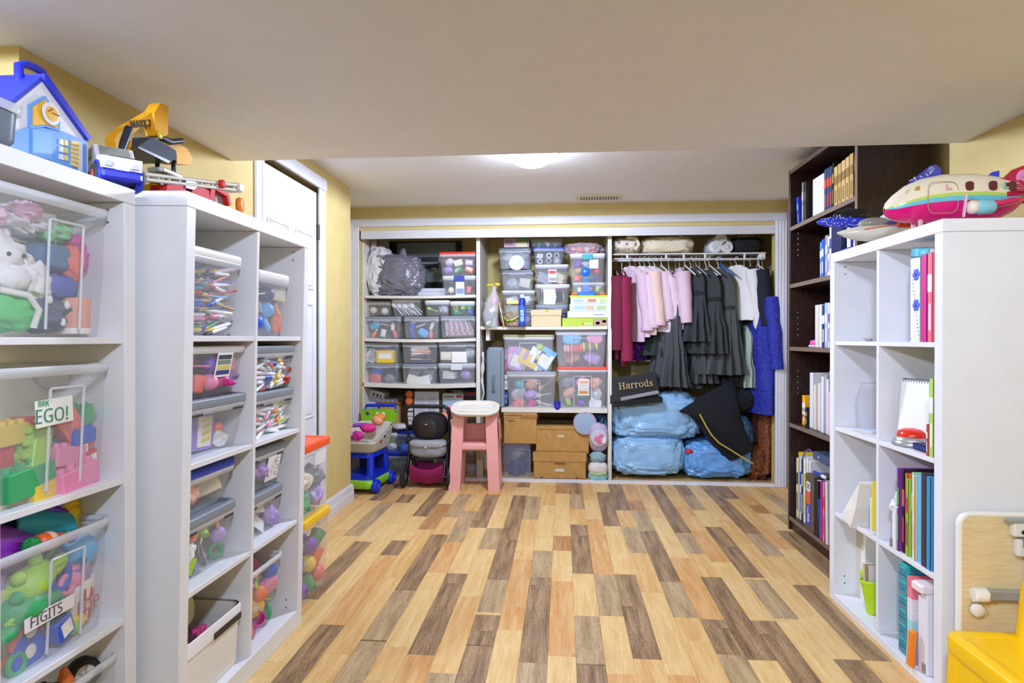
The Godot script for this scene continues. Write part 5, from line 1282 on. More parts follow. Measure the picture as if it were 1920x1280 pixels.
func closet_left() -> void:
	var z := -4.88
	var gl := {"lid": "8b9098", "lid_h": 0.02, "taper": 0.9, "ribs": true, "alpha": 0.22, "body": "dfe4ea"}
	# top shelf
	var wb := heap("plastic_bag", "white plastic carrier bag slumped at the left, closet top shelf", "bag", [683, 460, 728, 554], z, 0.26, noisy("white_bag", ["d6d3d3", "dedbdb", "e6e4e4"], 0.012, 2.0, 0.3, 0.3), 0.14, 5, 0.7, "film")
	put("handle_ear", g().lump(Vector3(-0.05, 0.40, 0.03), Vector3(0.03, 0.06, 0.02), 0.3, 2, 2), M("dcd9d9", 0.4), wb)
	lettering("print", "PARTS", 0.026, M("6a6e6c", 0.5), wb, Vector3(0.06, 0.315, 0.135), Basis(Vector3.BACK, -0.1), "Droid Sans", true)
	var gb := heap("plastic_bag", "grey plastic bag tied full beside the white one, top shelf", "bag", [697, 474, 788, 555], z + 0.02, 0.26, noisy("grey_bag", ["6d6b76", "777580", "827f8b"], 0.012, 2.0, 0.25, 0.4), 0.14, 9, 0.7, "film")
	put("handle_ear", g().lump(Vector3(0.03, 0.345, 0.02), Vector3(0.03, 0.055, 0.02), 0.3, 2, 2), noisy("grey_bag", [], 0, 0), gb)
	put("handle_ear", g().lump(Vector3(-0.085, 0.30, 0.03), Vector3(0.04, 0.05, 0.02), 0.3, 2, 7), noisy("grey_bag", [], 0, 0), gb)
	carton("plain beige board leaning at the closet's top left corner", [692, 449, 728, 490], -5.2, 0.03, "c9bfae", {"called": "board", "cat": "board", "print": [[0.5, 0.5, 0.8, 0.02, "b5ab9a", "crease"]]})
	var pn := pxbox(727, 451, 864, 541, -5.33, 0.04)
	var ep := thing("breaker_panel", "grey electrical breaker panel in a black frame, closet back wall", "panel", pn[0])
	put("frame", g().box(Vector3.ZERO, pn[1], 0.003), M("141616", 0.5), ep)
	put("door_plate", g().box(Vector3(0.02, 0.02, 0.022), Vector3(pn[1].x * 0.80, pn[1].y * 0.84, 0.012), 0.003), M("7d8a86", 0.5, 0.2), ep)
	put("ledge", g().box(Vector3(0.02, 0.125, 0.030), Vector3(pn[1].x * 0.62, 0.008, 0.006), 0.002), M("98a5a0", 0.5, 0.2), ep)
	for k in 2:
		put("breaker_row", g().box(Vector3(0.0, 0.045 - k * 0.062, 0.030), Vector3(0.26, 0.042, 0.006), 0.002), M("17191c", 0.5), ep)
		for i in 8: put("breaker", g().box(Vector3(-0.105 + i * 0.03, 0.045 - k * 0.062, 0.035), Vector3(0.018, 0.028, 0.006), 0.001), M(["2a2d31", "34404e"][k], 0.5), ep)
	put("rating_label", g().box(Vector3(0.09, -0.035, 0.037), Vector3(0.045, 0.012, 0.002)), M("d5d8d8", 0.6), ep)
	carton("white flat storage box behind the grey bag, top shelf", [780, 540, 834, 554], -5.0, 0.2, "d3d3da", {"print": [[0.5, 0.55, 0.94, 0.04, "b9b9c0", "seam"]]})
	var wbt := thing("small_bottle", "slim grey bottle behind the grey bag, top shelf", "bottle", W(792, 540, -5.1))
	put("bottle", g().lathe([[0.001, 0], [0.015, 0], [0.015, 0.05], [0.007, 0.06], [0.007, 0.085], [0.001, 0.086]], 12), M("b5b5b0", 0.4), wbt)
	var q := cbin([828, 516, 894, 554], z, 0.28, "clear bin with white lid and blue latch, closet top shelf", {"lid": "e6e2da", "lid_h": 0.014, "taper": 0.92, "latch": "2a3f9c", "sticker": [0.52, 0.4, 0.07, 0.11, ["cfd8e6", "e9edf2", "8d9ab4"]]})
	stock(q, 0.28, [["ball", "cream"], ["cloth", "pink"], ["cup", "coral"], ["ball", "white"], ["cloth", "peach"], ["frog", "pink"]], 0.06, "in the blue-latched bin on the closet's top shelf", 0.6)
	q = cbin([822, 471, 895, 516], z, 0.28, "clear bin with bright red lid, closet top shelf", {"lid": "e8391f", "lid_h": 0.018, "taper": 0.86, "side_latch": true})
	stock(q, 0.28, [["cloth", "lilac"], ["box", "green"], ["box", "coral"], ["cloth", "white"], ["card", "cream"], ["box", "lilac"]], 0.07, "in the red-lidded bin on the closet's top shelf", 0.8)
	# second shelf
	q = cbin([682, 593, 751, 634], z, 0.3, "grey-lidded clear bin of orange tubes, second closet shelf, left", gl)
	stock(q, 0.3, [["bottle", "orange"], ["jar", "white"], ["bottle", "coral"], ["pouch", "sky"], ["marker", "orange"], ["bottle", "white"], ["jar", "orange"], ["ball", "yellow"]], 0.07, "in the left bin of the closet's second shelf", 0.85)
	q = cbin([755, 593, 823, 634], z, 0.3, "grey-lidded clear bin of blue bottles, second closet shelf, middle", gl)
	stock(q, 0.3, [["bottle", "blue"], ["pouch", "sky"], ["bottle", "coral"], ["jar", "blue"], ["marker", "navy"], ["bottle", "white"], ["jar", "coral"]], 0.07, "in the middle bin of the closet's second shelf", 0.85)
	q = cbin([824, 592, 892, 633], z, 0.3, "grey-lidded clear bin of paper fans, second closet shelf, right", gl)
	for k in 15:
		var fan := thing("straw_pack", "%s paper straw bundle in the right bin of the second closet shelf" % ["white", "pink", "grey"][k % 3], "straws", Vector3.ZERO, 0, "%s straw bundles in the closet bin" % ["white", "pink", "grey"][k % 3])
		fan.transform = q[0] * Transform3D(Basis(Vector3.BACK, 0.1 + 0.02 * k), Vector3(-0.095 + k * 0.0145, 0.076, 0.105))
		put("bundle", g().box(Vector3.ZERO, Vector3(0.009, 0.12, 0.05), 0.002), M(["dedada", "d98fa0", "a5a3a8"][k % 3], 0.7), fan)
		put("band", g().box(Vector3(0, -0.02, 0), Vector3(0.010, 0.008, 0.051), 0.001), M(["a9a3a6", "b8384e", "e6e4e4"][k % 3], 0.7), fan)
	q = cbin([682, 564, 732, 592], z - 0.03, 0.28, "small smoky clear box atop the orange-tube bin", {"lid": "b9b9b4", "lid_clear": true, "lid_h": 0.012, "taper": 0.94, "body": "c9c6bd", "alpha": 0.25})
	stock(q, 0.28, [["ball", "cream"], ["ball", "white"], ["cloth", "cream"]], 0.07, "in the small smoky box, closet second shelf", 0.7)
	q = cbin([732, 561, 789, 593], z, 0.28, "open clear tub of white cutlery on the second closet shelf", {"taper": 0.84, "rim": "cfcfd2"})
	for k in 14:
		var cu := small("spoon", ["white", "silver"][k % 2], "in the open cutlery tub, closet second shelf", q[0] * Transform3D(Basis(Vector3.BACK, -0.85 + 0.05 * (k % 5)), Vector3(-0.075 + (k % 7) * 0.025, 0.055 + 0.02 * (k / 7), 0.09 - 0.02 * (k / 7))), 1.1)
	q = cbin([795, 562, 843, 592], z, 0.26, "small clear box with white lid, second closet shelf, left of two", {"lid": "e4e6dc", "lid_h": 0.016, "taper": 0.88})
	stock(q, 0.26, [["spoon", "lime"], ["cloth", "silver"], ["cloth", "white"]], 0.075, "in the left small white-lidded box, closet", 0.8)
	q = cbin([842, 564, 890, 592], z + 0.01, 0.26, "small clear box with white lid of green toys, second closet shelf", {"lid": "e6e9e6", "lid_h": 0.016, "taper": 0.88})
	stock(q, 0.26, [["ball", "green"], ["spoon", "green"], ["ball", "blue"], ["ring", "yellow"], ["ball", "lime"]], 0.05, "in the small box of green toys, closet", 0.8)
	# third shelf, two courses
	var names := [["grey-lidded clear bin of pink and blue brushes, third closet shelf, lower left", [681, 681, 747, 719]], ["grey-lidded clear bin of cards and cloth, third closet shelf, lower middle", [752, 682, 819, 721]], ["white-latched clear bin of papers, third closet shelf, lower right", [820, 681, 892, 719]],
		["grey-lidded clear bin with a yellow box, third closet shelf, upper left", [681, 641, 748, 681]], ["grey-lidded clear bin of stacked paper, third closet shelf, upper middle", [752, 642, 820, 681]], ["grey-lidded clear bin of white cartons, third closet shelf, upper right", [820, 641, 892, 681]]]
	for k in 6:
		var o := gl
		if k == 2: o = gl.merged({"lid": "c9cad2", "ribs": false, "side_latch": true, "latch": "dfe0e6"}, true)
		q = cbin(names[k][1], z, 0.3, names[k][0], o)
		var pl: String = "in the third closet shelf's " + ["lower left bin", "lower middle bin", "lower right bin", "upper left bin", "upper middle bin", "upper right bin"][k]
		match k:
			0: stock(q, 0.3, [["pouch", "coral", 1.1], ["cloth", "grey"], ["pouch", "blue"], ["spoon", "navy"], ["disc", "grey"], ["pouch", "blue"]], 0.08, pl, 0.85)
			1:
				small("card", "cream", pl, q[0] * Transform3D(Basis(Vector3.BACK, -0.3), Vector3(-0.05, 0.035, 0.12)), 1.1)
				small("card", "white", pl, q[0] * Transform3D(Basis(Vector3.BACK, 0.2), Vector3(0.03, 0.03, 0.125)), 1.1)
				stock(q, 0.26, [["pouch", "grey"], ["pouch", "silver"], ["pouch", "grey"]], 0.085, pl, 0.9)
			2: stock(q, 0.3, [["paper", "white"], ["cloth", "lilac"], ["paper", "silver"], ["card", "grey"], ["paper", "lilac"]], 0.085, pl, 0.8)
			3:
				small("box", "yellow", pl, q[0] * Transform3D(Basis(), Vector3(0.03, 0.055, 0.10)), 1.6)
				for s in 3: small("card", "white", pl, q[0] * Transform3D(Basis(Vector3.BACK, 1.1), Vector3(-0.10 + s * 0.012, 0.06, 0.10)), 1.0)
				small("pouch", "purple", pl, q[0] * Transform3D(Basis(), Vector3(0.04, 0.12, 0.06)), 0.9)
			4:
				for s in 3: small("paper", ["navy", "peach", "white"][s], pl, q[0] * Transform3D(Basis(Vector3.UP, 0.05 * s), Vector3(0.0, 0.03 + s * 0.042, 0.07)), [1.55, 1.5, 1.45][s] * 0.85)
			5:
				small("box", "cream", pl, q[0] * Transform3D(Basis(), Vector3(-0.09, 0.06, 0.10)), 1.0)
				small("box", "white", pl, q[0] * Transform3D(Basis(), Vector3(0.02, 0.05, 0.11)), 1.35)
				small("cloth", "silver", pl, q[0] * Transform3D(Basis(), Vector3(0.1, 0.08, 0.09)), 0.9)
	# under the shelves: boxes and papers
	carton("white box with small black marks tilted on the games pile", [690, 733, 718, 748], -5.0, 0.2, "dcd9d6", {"called": "game_box", "print": [[0.3, 0.5, 0.12, 0.4, "4a4648"], [0.55, 0.5, 0.12, 0.4, "4a4648"], [0.78, 0.5, 0.1, 0.4, "4a4648"]]}).rotation.z = -0.3
	carton("lavender flat box beneath the tilted white box", [685, 745, 713, 757], -4.98, 0.22, "bdb9cc", {"called": "game_box", "print": [[0.5, 0.5, 0.8, 0.1, "8d87a4"]]}).rotation.z = -0.12
	carton("grey striped flat box in the games pile", [713, 748, 746, 757], -4.98, 0.22, "a9a9ac", {"called": "game_box", "print": [[0.2, 0.5, 0.08, 0.9, "d5d5d8"], [0.45, 0.5, 0.08, 0.9, "d5d5d8"], [0.7, 0.5, 0.08, 0.9, "d5d5d8"]]})
	carton("pale blue flat box low in the games pile", [681, 757, 712, 766], -4.97, 0.22, "a9b3c6", {"called": "game_box", "print": [[0.5, 0.5, 0.9, 0.1, "7f8aa4"]]})
	carton("dark slate flat box under the pale blue one", [681, 766, 710, 774], -4.96, 0.22, "4f5866", {"called": "game_box", "print": [[0.5, 0.5, 0.9, 0.1, "8a94a6"]]})
	carton("tan cardboard box standing behind the toy cart", [708, 758, 748, 797], -4.97, 0.22, "c49d62", {"lid": 0.02, "print": [[0.8, 0.5, 0.12, 0.6, "b08a50", "flap"]]})
	carton("brown flat wooden tray in the games pile", [704, 754, 750, 759], -4.96, 0.22, "8a5c38", {"called": "tray", "cat": "tray", "print": [[0.5, 0.5, 0.9, 0.2, "6f472a", "groove"]]})
	heap("basket", "dark olive woven basket at the back above the games pile", "basket", [724, 727, 770, 750], -5.15, 0.2, noisy("olive", ["3a3420", "5a5232"], 0.1, 8.0, 0.9), 0.1, 3, 0.5, "weave")
	var ct := carton("tall narrow black box with orange circles and picture squares", [759, 733, 776, 800], -4.95, 0.06, "2c2624", {"called": "game_box", "print": [[0.5, 0.36, 0.8, 0.1, "e6dfd6"], [0.5, 0.24, 0.8, 0.1, "e6dfd6"], [0.5, 0.12, 0.8, 0.1, "e2cdc8"], [0.5, 0.51, 0.8, 0.12, "dcd6ce"], [0.5, 0.65, 0.5, 0.07, "c9402c"]]})
	for k in 2: put("orange_circle", g().lathe([[0.001, 0.0], [0.029, 0.0], [0.029, 0.002], [0.001, 0.002]], 18, Transform3D(Basis(Vector3.RIGHT, PI / 2), Vector3(0, 0.268 - k * 0.054, 0.031))), M("f0702c", 0.5), ct)
	var sh := carton("white printed instruction sheet standing behind the doll stroller", [775, 734, 823, 786], -4.97, 0.006, "d6d6de", {"called": "poster", "cat": "poster"})
	for k in 11:
		for s in [0.27, 0.74]: put("text_line", g().box(Vector3((s - 0.5) * 0.19, 0.025 + k * 0.0155, 0.0035), Vector3(0.07, 0.004, 0.001)), M("8f8f9e", 0.7), sh)
	carton("boxed light blue craft kit with red corner at the right", [830, 738, 868, 772], -4.97, 0.05, "cfe0e2", {"called": "game_box", "print": [[0.3, 0.84, 0.5, 0.1, "8f7f74"], [0.82, 0.86, 0.3, 0.16, "d4485a"], [0.5, 0.4, 0.9, 0.6, "b4d0dc"]]})
	for k in 4:
		carton(["navy flat puzzle box at the top of the dark stack", "brown flat puzzle box in the dark stack", "red flat puzzle box in the dark stack", "teal flat puzzle box in the dark stack"][k], [834 + k * 3, 731 + k * 3, 892, 734 + k * 3], -5.06, 0.2, ["1f2a5c", "8a5a34", "c03a30", "1f5a78"][k], {"called": "puzzle_box", "print": [[0.4, 0.5, 0.3, 0.6, ["e0b04c", "d8d0b4", "f0e2d4", "b03a30"][k]]]})
	var doll := thing("doll", "baby doll in a pink hat leaning behind the high chair", "doll", W(838, 806, -4.78))
	put("hat", g().lump(Vector3(0.03, 0.15, 0), Vector3(0.055, 0.05, 0.05), 0.08, 2, 3), M("e79ac0", 0.8), doll)
	put("head", g().lump(Vector3(-0.015, 0.105, 0.02), Vector3(0.04, 0.042, 0.04), 0, 1, 1, 18, 12), M("e9a882", 0.6), doll)
	put("body", g().lump(Vector3(0.02, 0.02, 0), Vector3(0.05, 0.07, 0.04), 0.15, 2, 4), M("e4dcd8", 0.8), doll)
	put("arm", g().tube([Vector3(-0.01, 0.06, 0.03), Vector3(-0.04, 0.0, 0.05), Vector3(-0.02, -0.05, 0.06)], [0.016, 0.014, 0.01], 8), M("e9a882", 0.6), doll)
	# blue-lidded bins behind the toys on the floor
	var bl := {"lid": "1c2f9a", "lid_h": 0.03, "taper": 0.9, "alpha": 0.22, "body": "c2cdd6"}
	q = cbin([712, 848, 775, 892], -4.90, 0.3, "clear bin with a navy lid on the closet floor, behind the toy cart", bl)
	stock(q, 0.3, [["cloth", "grey"], ["cloth", "teal"], ["cloth", "silver"]], 0.11, "in the navy-lidded floor bin behind the cart", 0.9)
	q = cbin([715, 812, 744, 848], -4.92, 0.3, "clear box of green cloth standing behind the toy cart", {"lid": "dfe0dc", "lid_h": 0.014, "taper": 0.92})
	stock(q, 0.3, [["cloth", "white"], ["cloth", "lime"], ["cloth", "silver"]], 0.07, "in the box behind the toy cart", 0.85)
	q = cbin([742, 808, 800, 852], -4.94, 0.3, "clear bin with blue lid behind the doll stroller", {"lid": "1b34b8", "lid_h": 0.026, "taper": 0.84, "body": "b8c6d6"})
	stock(q, 0.3, [["cloth", "blue"], ["card", "white"], ["pouch", "navy"]], 0.09, "in the blue-lidded bin behind the stroller", 0.9)
	q = cbin([776, 852, 850, 893], -4.92, 0.3, "dark clear bin with navy lid behind the stroller's wheels", bl)
	stock(q, 0.3, [["box", "white"], ["cloth", "green"], ["cloth", "black"]], 0.1, "in the navy-lidded bin behind the wheels", 0.9)
	heap("white_hat", "white cotton cap lying on the blue-lidded bin", "cap", [734, 796, 762, 807], -4.9, 0.14, M("dcd8dc", 0.9), 0.15, 2, 0.8)
	q = cbin([870, 836, 894, 892], -4.93, 0.3, "white bucket-shaped bin seen under the pink high chair", {"taper": 0.8, "alpha": 0.6, "body": "d5cfca", "rim": "d9b9bc"})
	stock(q, 0.2, [["cloth", "white"], ["cloth", "grey"]], 0.08, "in the bucket under the high chair", 0.9)
	carton("narrow cream board standing under the pink high chair", [894, 838, 905, 896], -4.80, 0.02, "d9cdb4", {"called": "board", "cat": "board", "print": [[0.5, 0.5, 0.2, 0.96, "cbbfa4", "groove"]]})

func closet_middle() -> void:
	var z := -4.88
	var gl := {"lid": "60656e", "lid_h": 0.02, "taper": 0.88, "ribs": true, "body": "c9cfd9", "alpha": 0.3}
	var wl := {"lid": "e2e1de", "lid_h": 0.012, "taper": 0.9, "body": "c6cad2", "alpha": 0.22}
	var q: Array
	# left stack
	q = cbin([940, 544, 1004, 578], z - 0.04, 0.28, "clear bin with white lid at the bottom of the closet's left craft stack", wl)
	stock(q, 0.28, [["card", "silver"], ["cloth", "white"], ["card", "grey"]], 0.09, "in the white-lidded bin of the left craft stack", 0.85)
	q = cbin([940, 578, 1000, 611], z - 0.06, 0.26, "grey clear bin half hidden behind the bead bucket", gl)
	stock(q, 0.26, [["pouch", "grey"], ["pouch", "lilac"], ["cloth", "grey"]], 0.09, "in the bin hidden behind the bead bucket", 0.8)
	q = cbin([939, 505, 1001, 544], z - 0.03, 0.28, "smoky bin with dark lid in the left craft stack, second from top", gl)
	stock(q, 0.28, [["cloth", "silver"], ["card", "cream"], ["cloth", "grey"]], 0.1, "in the second smoky bin of the left stack", 0.7)
	q = cbin([934, 464, 996, 504], z - 0.02, 0.28, "smoky bin with dark lid and white plate, left craft stack", gl)
	var pl := thing("plate", "white round plate inside the smoky bin of the left stack", "plate")
	pl.transform = q[0] * Transform3D(Basis(Vector3.RIGHT, PI / 2 - 0.15), Vector3(0.015, 0.05, 0.118))
	put("dish", g().lathe([[0.001, 0.0], [0.04, 0.0], [0.062, 0.006], [0.062, 0.008], [0.04, 0.003], [0.001, 0.003]], 28), M("eeeef0", 0.4), pl)
	put("rim", g().lathe([[0.060, 0.005], [0.064, 0.008], [0.060, 0.009]], 28, Transform3D(), false), M("dcdce0", 0.4), pl)
	stock(q, 0.2, [["cloth", "grey"], ["cloth", "lilac"], ["cloth", "silver"]], 0.09, "behind the plate in the smoky bin", 0.9)
	carton("small pink and green carton on top of the left craft stack", [945, 446, 992, 464], z - 0.05, 0.2, "b79aa4", {"print": [[0.72, 0.78, 0.5, 0.4, "5f8f54"], [0.7, 0.3, 0.44, 0.5, "d2c4a4"], [0.2, 0.5, 0.3, 0.5, "8a6f7c"]]})
	# middle stack
	q = cbin([1003, 570, 1066, 587], z - 0.02, 0.26, "flat grey clear case under the middle craft stack", {"lid": "7d838c", "lid_h": 0.012, "taper": 0.94, "body": "9aa2ae", "alpha": 0.3})
	stock(q, 0.26, [["disc", "grey"], ["card", "silver"]], 0.06, "in the flat grey case", 0.7)
	q = cbin([1001, 587, 1064, 611], z - 0.05, 0.26, "navy plastic box behind the wooden box", {"lid": "3a4258", "lid_h": 0.012, "taper": 0.94, "body": "4a5470", "alpha": 0.7})
	stock(q, 0.26, [["card", "navy"]], 0.08, "in the navy box behind the wooden box", 0.7)
	q = cbin([1003, 532, 1069, 570], z, 0.28, "clear bin of curled papers in the middle craft stack", {"lid": "d5d5d5", "lid_h": 0.012, "taper": 0.88})
	for k in 4: small("card", ["silver", "lime", "magenta", "white"][k], "in the bin of curled papers, middle stack", q[0] * Transform3D(Basis(Vector3.BACK, -0.15 + 0.1 * k), Vector3(0.0, 0.025 + k * 0.022, 0.10)), 1.7)
	q = cbin([1002, 495, 1067, 532], z, 0.28, "clear bin with white lid and red tag, middle craft stack", wl.merged({"sticker": [0.52, 0.45, 0.065, 0.10, ["d9dade", "d8485a", "d9dade", "9a9aa2"]]}, true))
	stock(q, 0.28, [["paper", "silver"], ["paper", "cream"]], 0.10, "in the red-tagged bin, middle stack", 0.7)
	q = cbin([997, 462, 1058, 496], z - 0.01, 0.28, "clear bin with royal blue lid, middle craft stack", {"lid": "2434b0", "lid_h": 0.014, "taper": 0.84, "body": "b5bcc8", "alpha": 0.25, "turn": 0.06})
	stock(q, 0.28, [["ring", "white"], ["ring", "silver"], ["disc", "grey"], ["card", "white"]], 0.055, "in the blue-lidded bin, middle stack", 0.75)
	q = cbin([994, 447, 1056, 463], z - 0.03, 0.28, "shallow clear tray of bottles on top of the middle stack", {"taper": 0.9, "rim": "a9b2b2", "body": "9aa6a8", "alpha": 0.3})
	stock(q, 0.28, [["bottle", "teal", 0.8], ["jar", "cream", 0.8], ["bottle", "grey", 0.8]], 0.06, "in the shallow tray on the middle stack", 0.9)
	# right stack
	q = cbin([1072, 529, 1135, 551], z, 0.28, "low clear bin under the turquoise-latched one", {"taper": 0.94, "rim": "e2e2e4"})
	stock(q, 0.28, [["jar", "white", 0.8], ["cloth", "lilac"], ["jar", "lime", 0.8]], 0.06, "in the low bin of the right craft stack", 0.8)
	q = cbin([1068, 474, 1135, 529], z, 0.28, "tall clear bin with white lid and turquoise latch", {"lid": "ecebe6", "lid_h": 0.018, "taper": 0.92, "latch": "179ca8", "sticker": [0.68, 0.68, 0.07, 0.07, ["e4e6e6"]]})
	stock(q, 0.28, [["cloth", "coral"], ["jar", "lime"], ["spoon", "blue"], ["cloth", "tan"], ["bottle", "green"], ["ball", "red"], ["cloth", "purple"], ["cloth", "silver"]], 0.06, "in the turquoise-latched bin", 0.8)
	var pb := heap("plastic_bag", "clear bag of pink and red bits on the turquoise-latched bin", "bag", [1056, 452, 1133, 476], z, 0.24, plastic("e9cfd8", 0.45, 0.3), 0.2, 4, 0.8, "film")
	for k in [["ball", "pink", -0.08], ["cloth", "coral", -0.03], ["ball", "white", 0.03], ["cloth", "red", 0.08], ["ball", "navy", 0.12]]: small(k[0], k[1], "in the clear bag on the right craft stack", Transform3D(Basis(), pb.position + Vector3(k[2], 0.04, 0.06)), 0.55)
	# boxed games
	carton("lime green flat game box at the bottom of the boxed games", [1054, 596, 1142, 612], z + 0.02, 0.28, "b4cc40", {"called": "game_box", "print": [[0.44, 0.32, 0.03, 0.22, "e2643a"], [0.57, 0.32, 0.2, 0.22, "d4dc9c"], [0.82, 0.5, 0.32, 0.8, "b59a80"], [0.76, 0.4, 0.08, 0.3, "c2504a"], [0.9, 0.6, 0.08, 0.3, "6a8a4a"]]})
	carton("white flat game box above the lime one", [1064, 583, 1140, 596], z + 0.01, 0.28, "dedde4", {"called": "game_box", "print": [[0.78, 0.5, 0.26, 0.12, "a9a9b2"], [0.5, 0.08, 0.98, 0.06, "c2c2ca", "seam"]]})
	carton("pale mint boxed game, lower of two alike", [1068, 569, 1141, 583], z + 0.01, 0.28, "d3e0da", {"called": "game_box", "print": [[0.25, 0.5, 0.3, 0.4, "a4c9c4"], [0.52, 0.5, 0.2, 0.5, "d4b49a"], [0.82, 0.5, 0.24, 0.5, "b8c490"]]})
	carton("pale mint boxed game, upper of two alike", [1070, 557, 1141, 569], z + 0.01, 0.28, "d6e2dc", {"called": "game_box", "print": [[0.2, 0.5, 0.26, 0.4, "a4c9c4"], [0.56, 0.5, 0.22, 0.5, "d88a5c"], [0.86, 0.5, 0.2, 0.5, "c6d084"]]})
	var gm := pxbox(1068, 553, 1141, 558, z, 0.24)
	var gt := thing("ball_game", "lime tray game with a bright blue launcher tower and orange pegs", "toy", gm[0])
	put("tray", g().box(Vector3.ZERO, gm[1], 0.003), M("bfd030", 0.45), gt)
	for x in [-0.13, -0.115, -0.10, 0.09, 0.105, 0.12]: put("orange_peg", g().lathe([[0.001, 0.01], [0.006, 0.01], [0.006, 0.035], [0.001, 0.036]], 10, Transform3D(Basis(), Vector3(x, 0, 0.08))), M("f2842c", 0.4), gt)
	var blu := M("1f6fe0", 0.3)
	put("tower_base", g().box(Vector3(-0.02, 0.022, 0.09), Vector3(0.135, 0.03, 0.06), 0.006), blu, gt)
	put("tower_stem", g().extrude(PackedVector2Array([Vector2(-0.03, 0.03), Vector2(0.03, 0.03), Vector2(0.018, 0.155), Vector2(-0.018, 0.155)]), -0.015, 0.015, Transform3D(Basis(), Vector3(-0.025, 0, 0.095))), blu, gt)
	put("tower_head", g().lump(Vector3(-0.025, 0.195, 0.095), Vector3(0.037, 0.036, 0.03), 0, 1, 1, 18, 12, 0.75), blu, gt)
	put("knob", g().lathe([[0.006, 0.22], [0.008, 0.25], [0.001, 0.255]], 10, Transform3D(Basis(), Vector3(-0.05, 0, 0.095))), M("30384a", 0.4), gt)
	# loose things in front
	var wbx := carton("plain pale wooden box with a brass clasp", [995, 580, 1053, 612], z + 0.03, 0.2, "dcc39c", {"lid": 0.05, "called": "wooden_box", "mat": noisy("pale_wood", ["cfb184", "dcc296", "e4cda6"], 0.03, 2.0, 0.6, 0.0, Vector3(1, 6, 1)), "print": [[0.5, 0.66, 0.99, 0.012, "a98c62", "seam"]]})
	put("clasp", g().box(Vector3(0.005, 0.125, 0.103), Vector3(0.022, 0.012, 0.006), 0.002), M("c9a83c", 0.35, 0.6), wbx)
	var bk := thing("bead_bucket", "clear bucket of orange and brown beads with a lime handle", "bucket", W(964, 612, z + 0.05))
	put("bucket", g().lathe([[0.001, 0.0], [0.062, 0.0], [0.066, 0.01], [0.078, 0.155], [0.082, 0.16], [0.078, 0.165]], 28, Transform3D(), true), plastic("dfe6dc", 0.22, 0.3), bk)
	var bz := g()
	var br := RandomNumberGenerator.new()
	br.seed = 5
	for tone in 4:
		bz = g()
		for k in 90:
			var a := br.randf() * TAU
			var rr := 0.058 + br.randf() * 0.006
			bz.lump(Vector3(cos(a) * rr, 0.012 + br.randf() * 0.105, sin(a) * rr), Vector3.ONE * 0.0065, 0, 1, 1, 6, 4)
		put("beads", bz, M(["d8742c", "8a4a24", "e0b04a", "4f6a34"][tone], 0.4), bk).set_meta("kind", "stuff")
	put("bead_core", g().lathe([[0.001, 0.008], [0.055, 0.008], [0.058, 0.115], [0.001, 0.118]], 20), M("a8642e", 0.6), bk)
	put("handle", g().tube([Vector3(-0.075, 0.07, 0.03), Vector3(-0.05, 0.045, 0.068), Vector3(0.0, 0.05, 0.088), Vector3(0.05, 0.085, 0.07), Vector3(0.072, 0.12, 0.035)], 0.006, 8), M("a8cf2c", 0.4), bk)
	put("rim_sticker", g().box(Vector3(-0.005, 0.195, -0.06), Vector3(0.12, 0.03, 0.03), 0.003), M("dccb86", 0.6), bk)
	var bo := thing("glue_bottle", "tall royal blue bottle with white cap beside the bead bucket", "bottle", W(979, 612, z + 0.12))
	put("bottle", g().lathe([[0.001, 0.0], [0.026, 0.0], [0.028, 0.005], [0.028, 0.2], [0.024, 0.215], [0.014, 0.22], [0.014, 0.224]], 20), M("1c3a9c", 0.3), bo)
	put("cap", g().lathe([[0.016, 0.222], [0.016, 0.244], [0.013, 0.248], [0.001, 0.248]], 16), M("e4e6ea", 0.4), bo)
	put("label", g().lathe([[0.0285, 0.03], [0.0286, 0.16]], 20, Transform3D(), false), M("2f62c4", 0.45), bo)
	lettering("print", "GLUE", 0.026, M("e6ecf6", 0.5), bo, Vector3(0.002, 0.085, 0.0285), Basis(Vector3.BACK, PI / 2), "Droid Sans", true)
	var gbag := thing("gift_bag", "clear cellophane bag tied at the neck, far left of the craft shelf", "bag", W(922, 612, z + 0.06))
	put("film", g().loft([rring(0.10, 0.10, 0.03, 0.0, 5), rring(0.125, 0.13, 0.03, 0.1, 5, -0.01), rring(0.10, 0.10, 0.04, 0.22, 5, 0.01), rring(0.025, 0.025, 0.01, 0.29, 5, 0.02), rring(0.07, 0.03, 0.012, 0.335, 5, 0.025)], true, true, false), plastic("dcdde2", 0.35, 0.3), gbag)
	put("bow", g().lump(Vector3(-0.015, 0.325, 0.02), Vector3(0.03, 0.012, 0.016), 0.4, 2, 3).lump(Vector3(0.045, 0.33, 0.02), Vector3(0.025, 0.014, 0.016), 0.4, 2, 5), M("d8c23c", 0.5), gbag)
	for k in [["cloth", "grey", -0.01, 0.07], ["box", "silver", 0.01, 0.13], ["cloth", "pink", 0.02, 0.2], ["box", "green", -0.02, 0.03]]: small(k[0], k[1], "in the tied cellophane bag", Transform3D(Basis(Vector3.BACK, 0.6), gbag.position + Vector3(k[2], k[3], 0.02)), 0.6)
	var rb := book("thin orange-edged booklet leaning beside the cellophane bag", Transform3D(Basis(Vector3.BACK, 0.2), W(945, 612, z + 0.07)), 0.01, 0.2, 0.15, "d8a878", "e6d6c4", "", "booklet", "booklet")
	book("maroon notebook lying behind the cellophane bag", Transform3D(Basis(Vector3.BACK, 0.25), W(935, 612, z - 0.02)), 0.03, 0.12, 0.15, "6a1c34", "", "", "notebook", "notebook")
	var pv := thing("perfume_bottle", "dark small bottle behind the cellophane bag", "bottle", W(911, 590, z - 0.1))
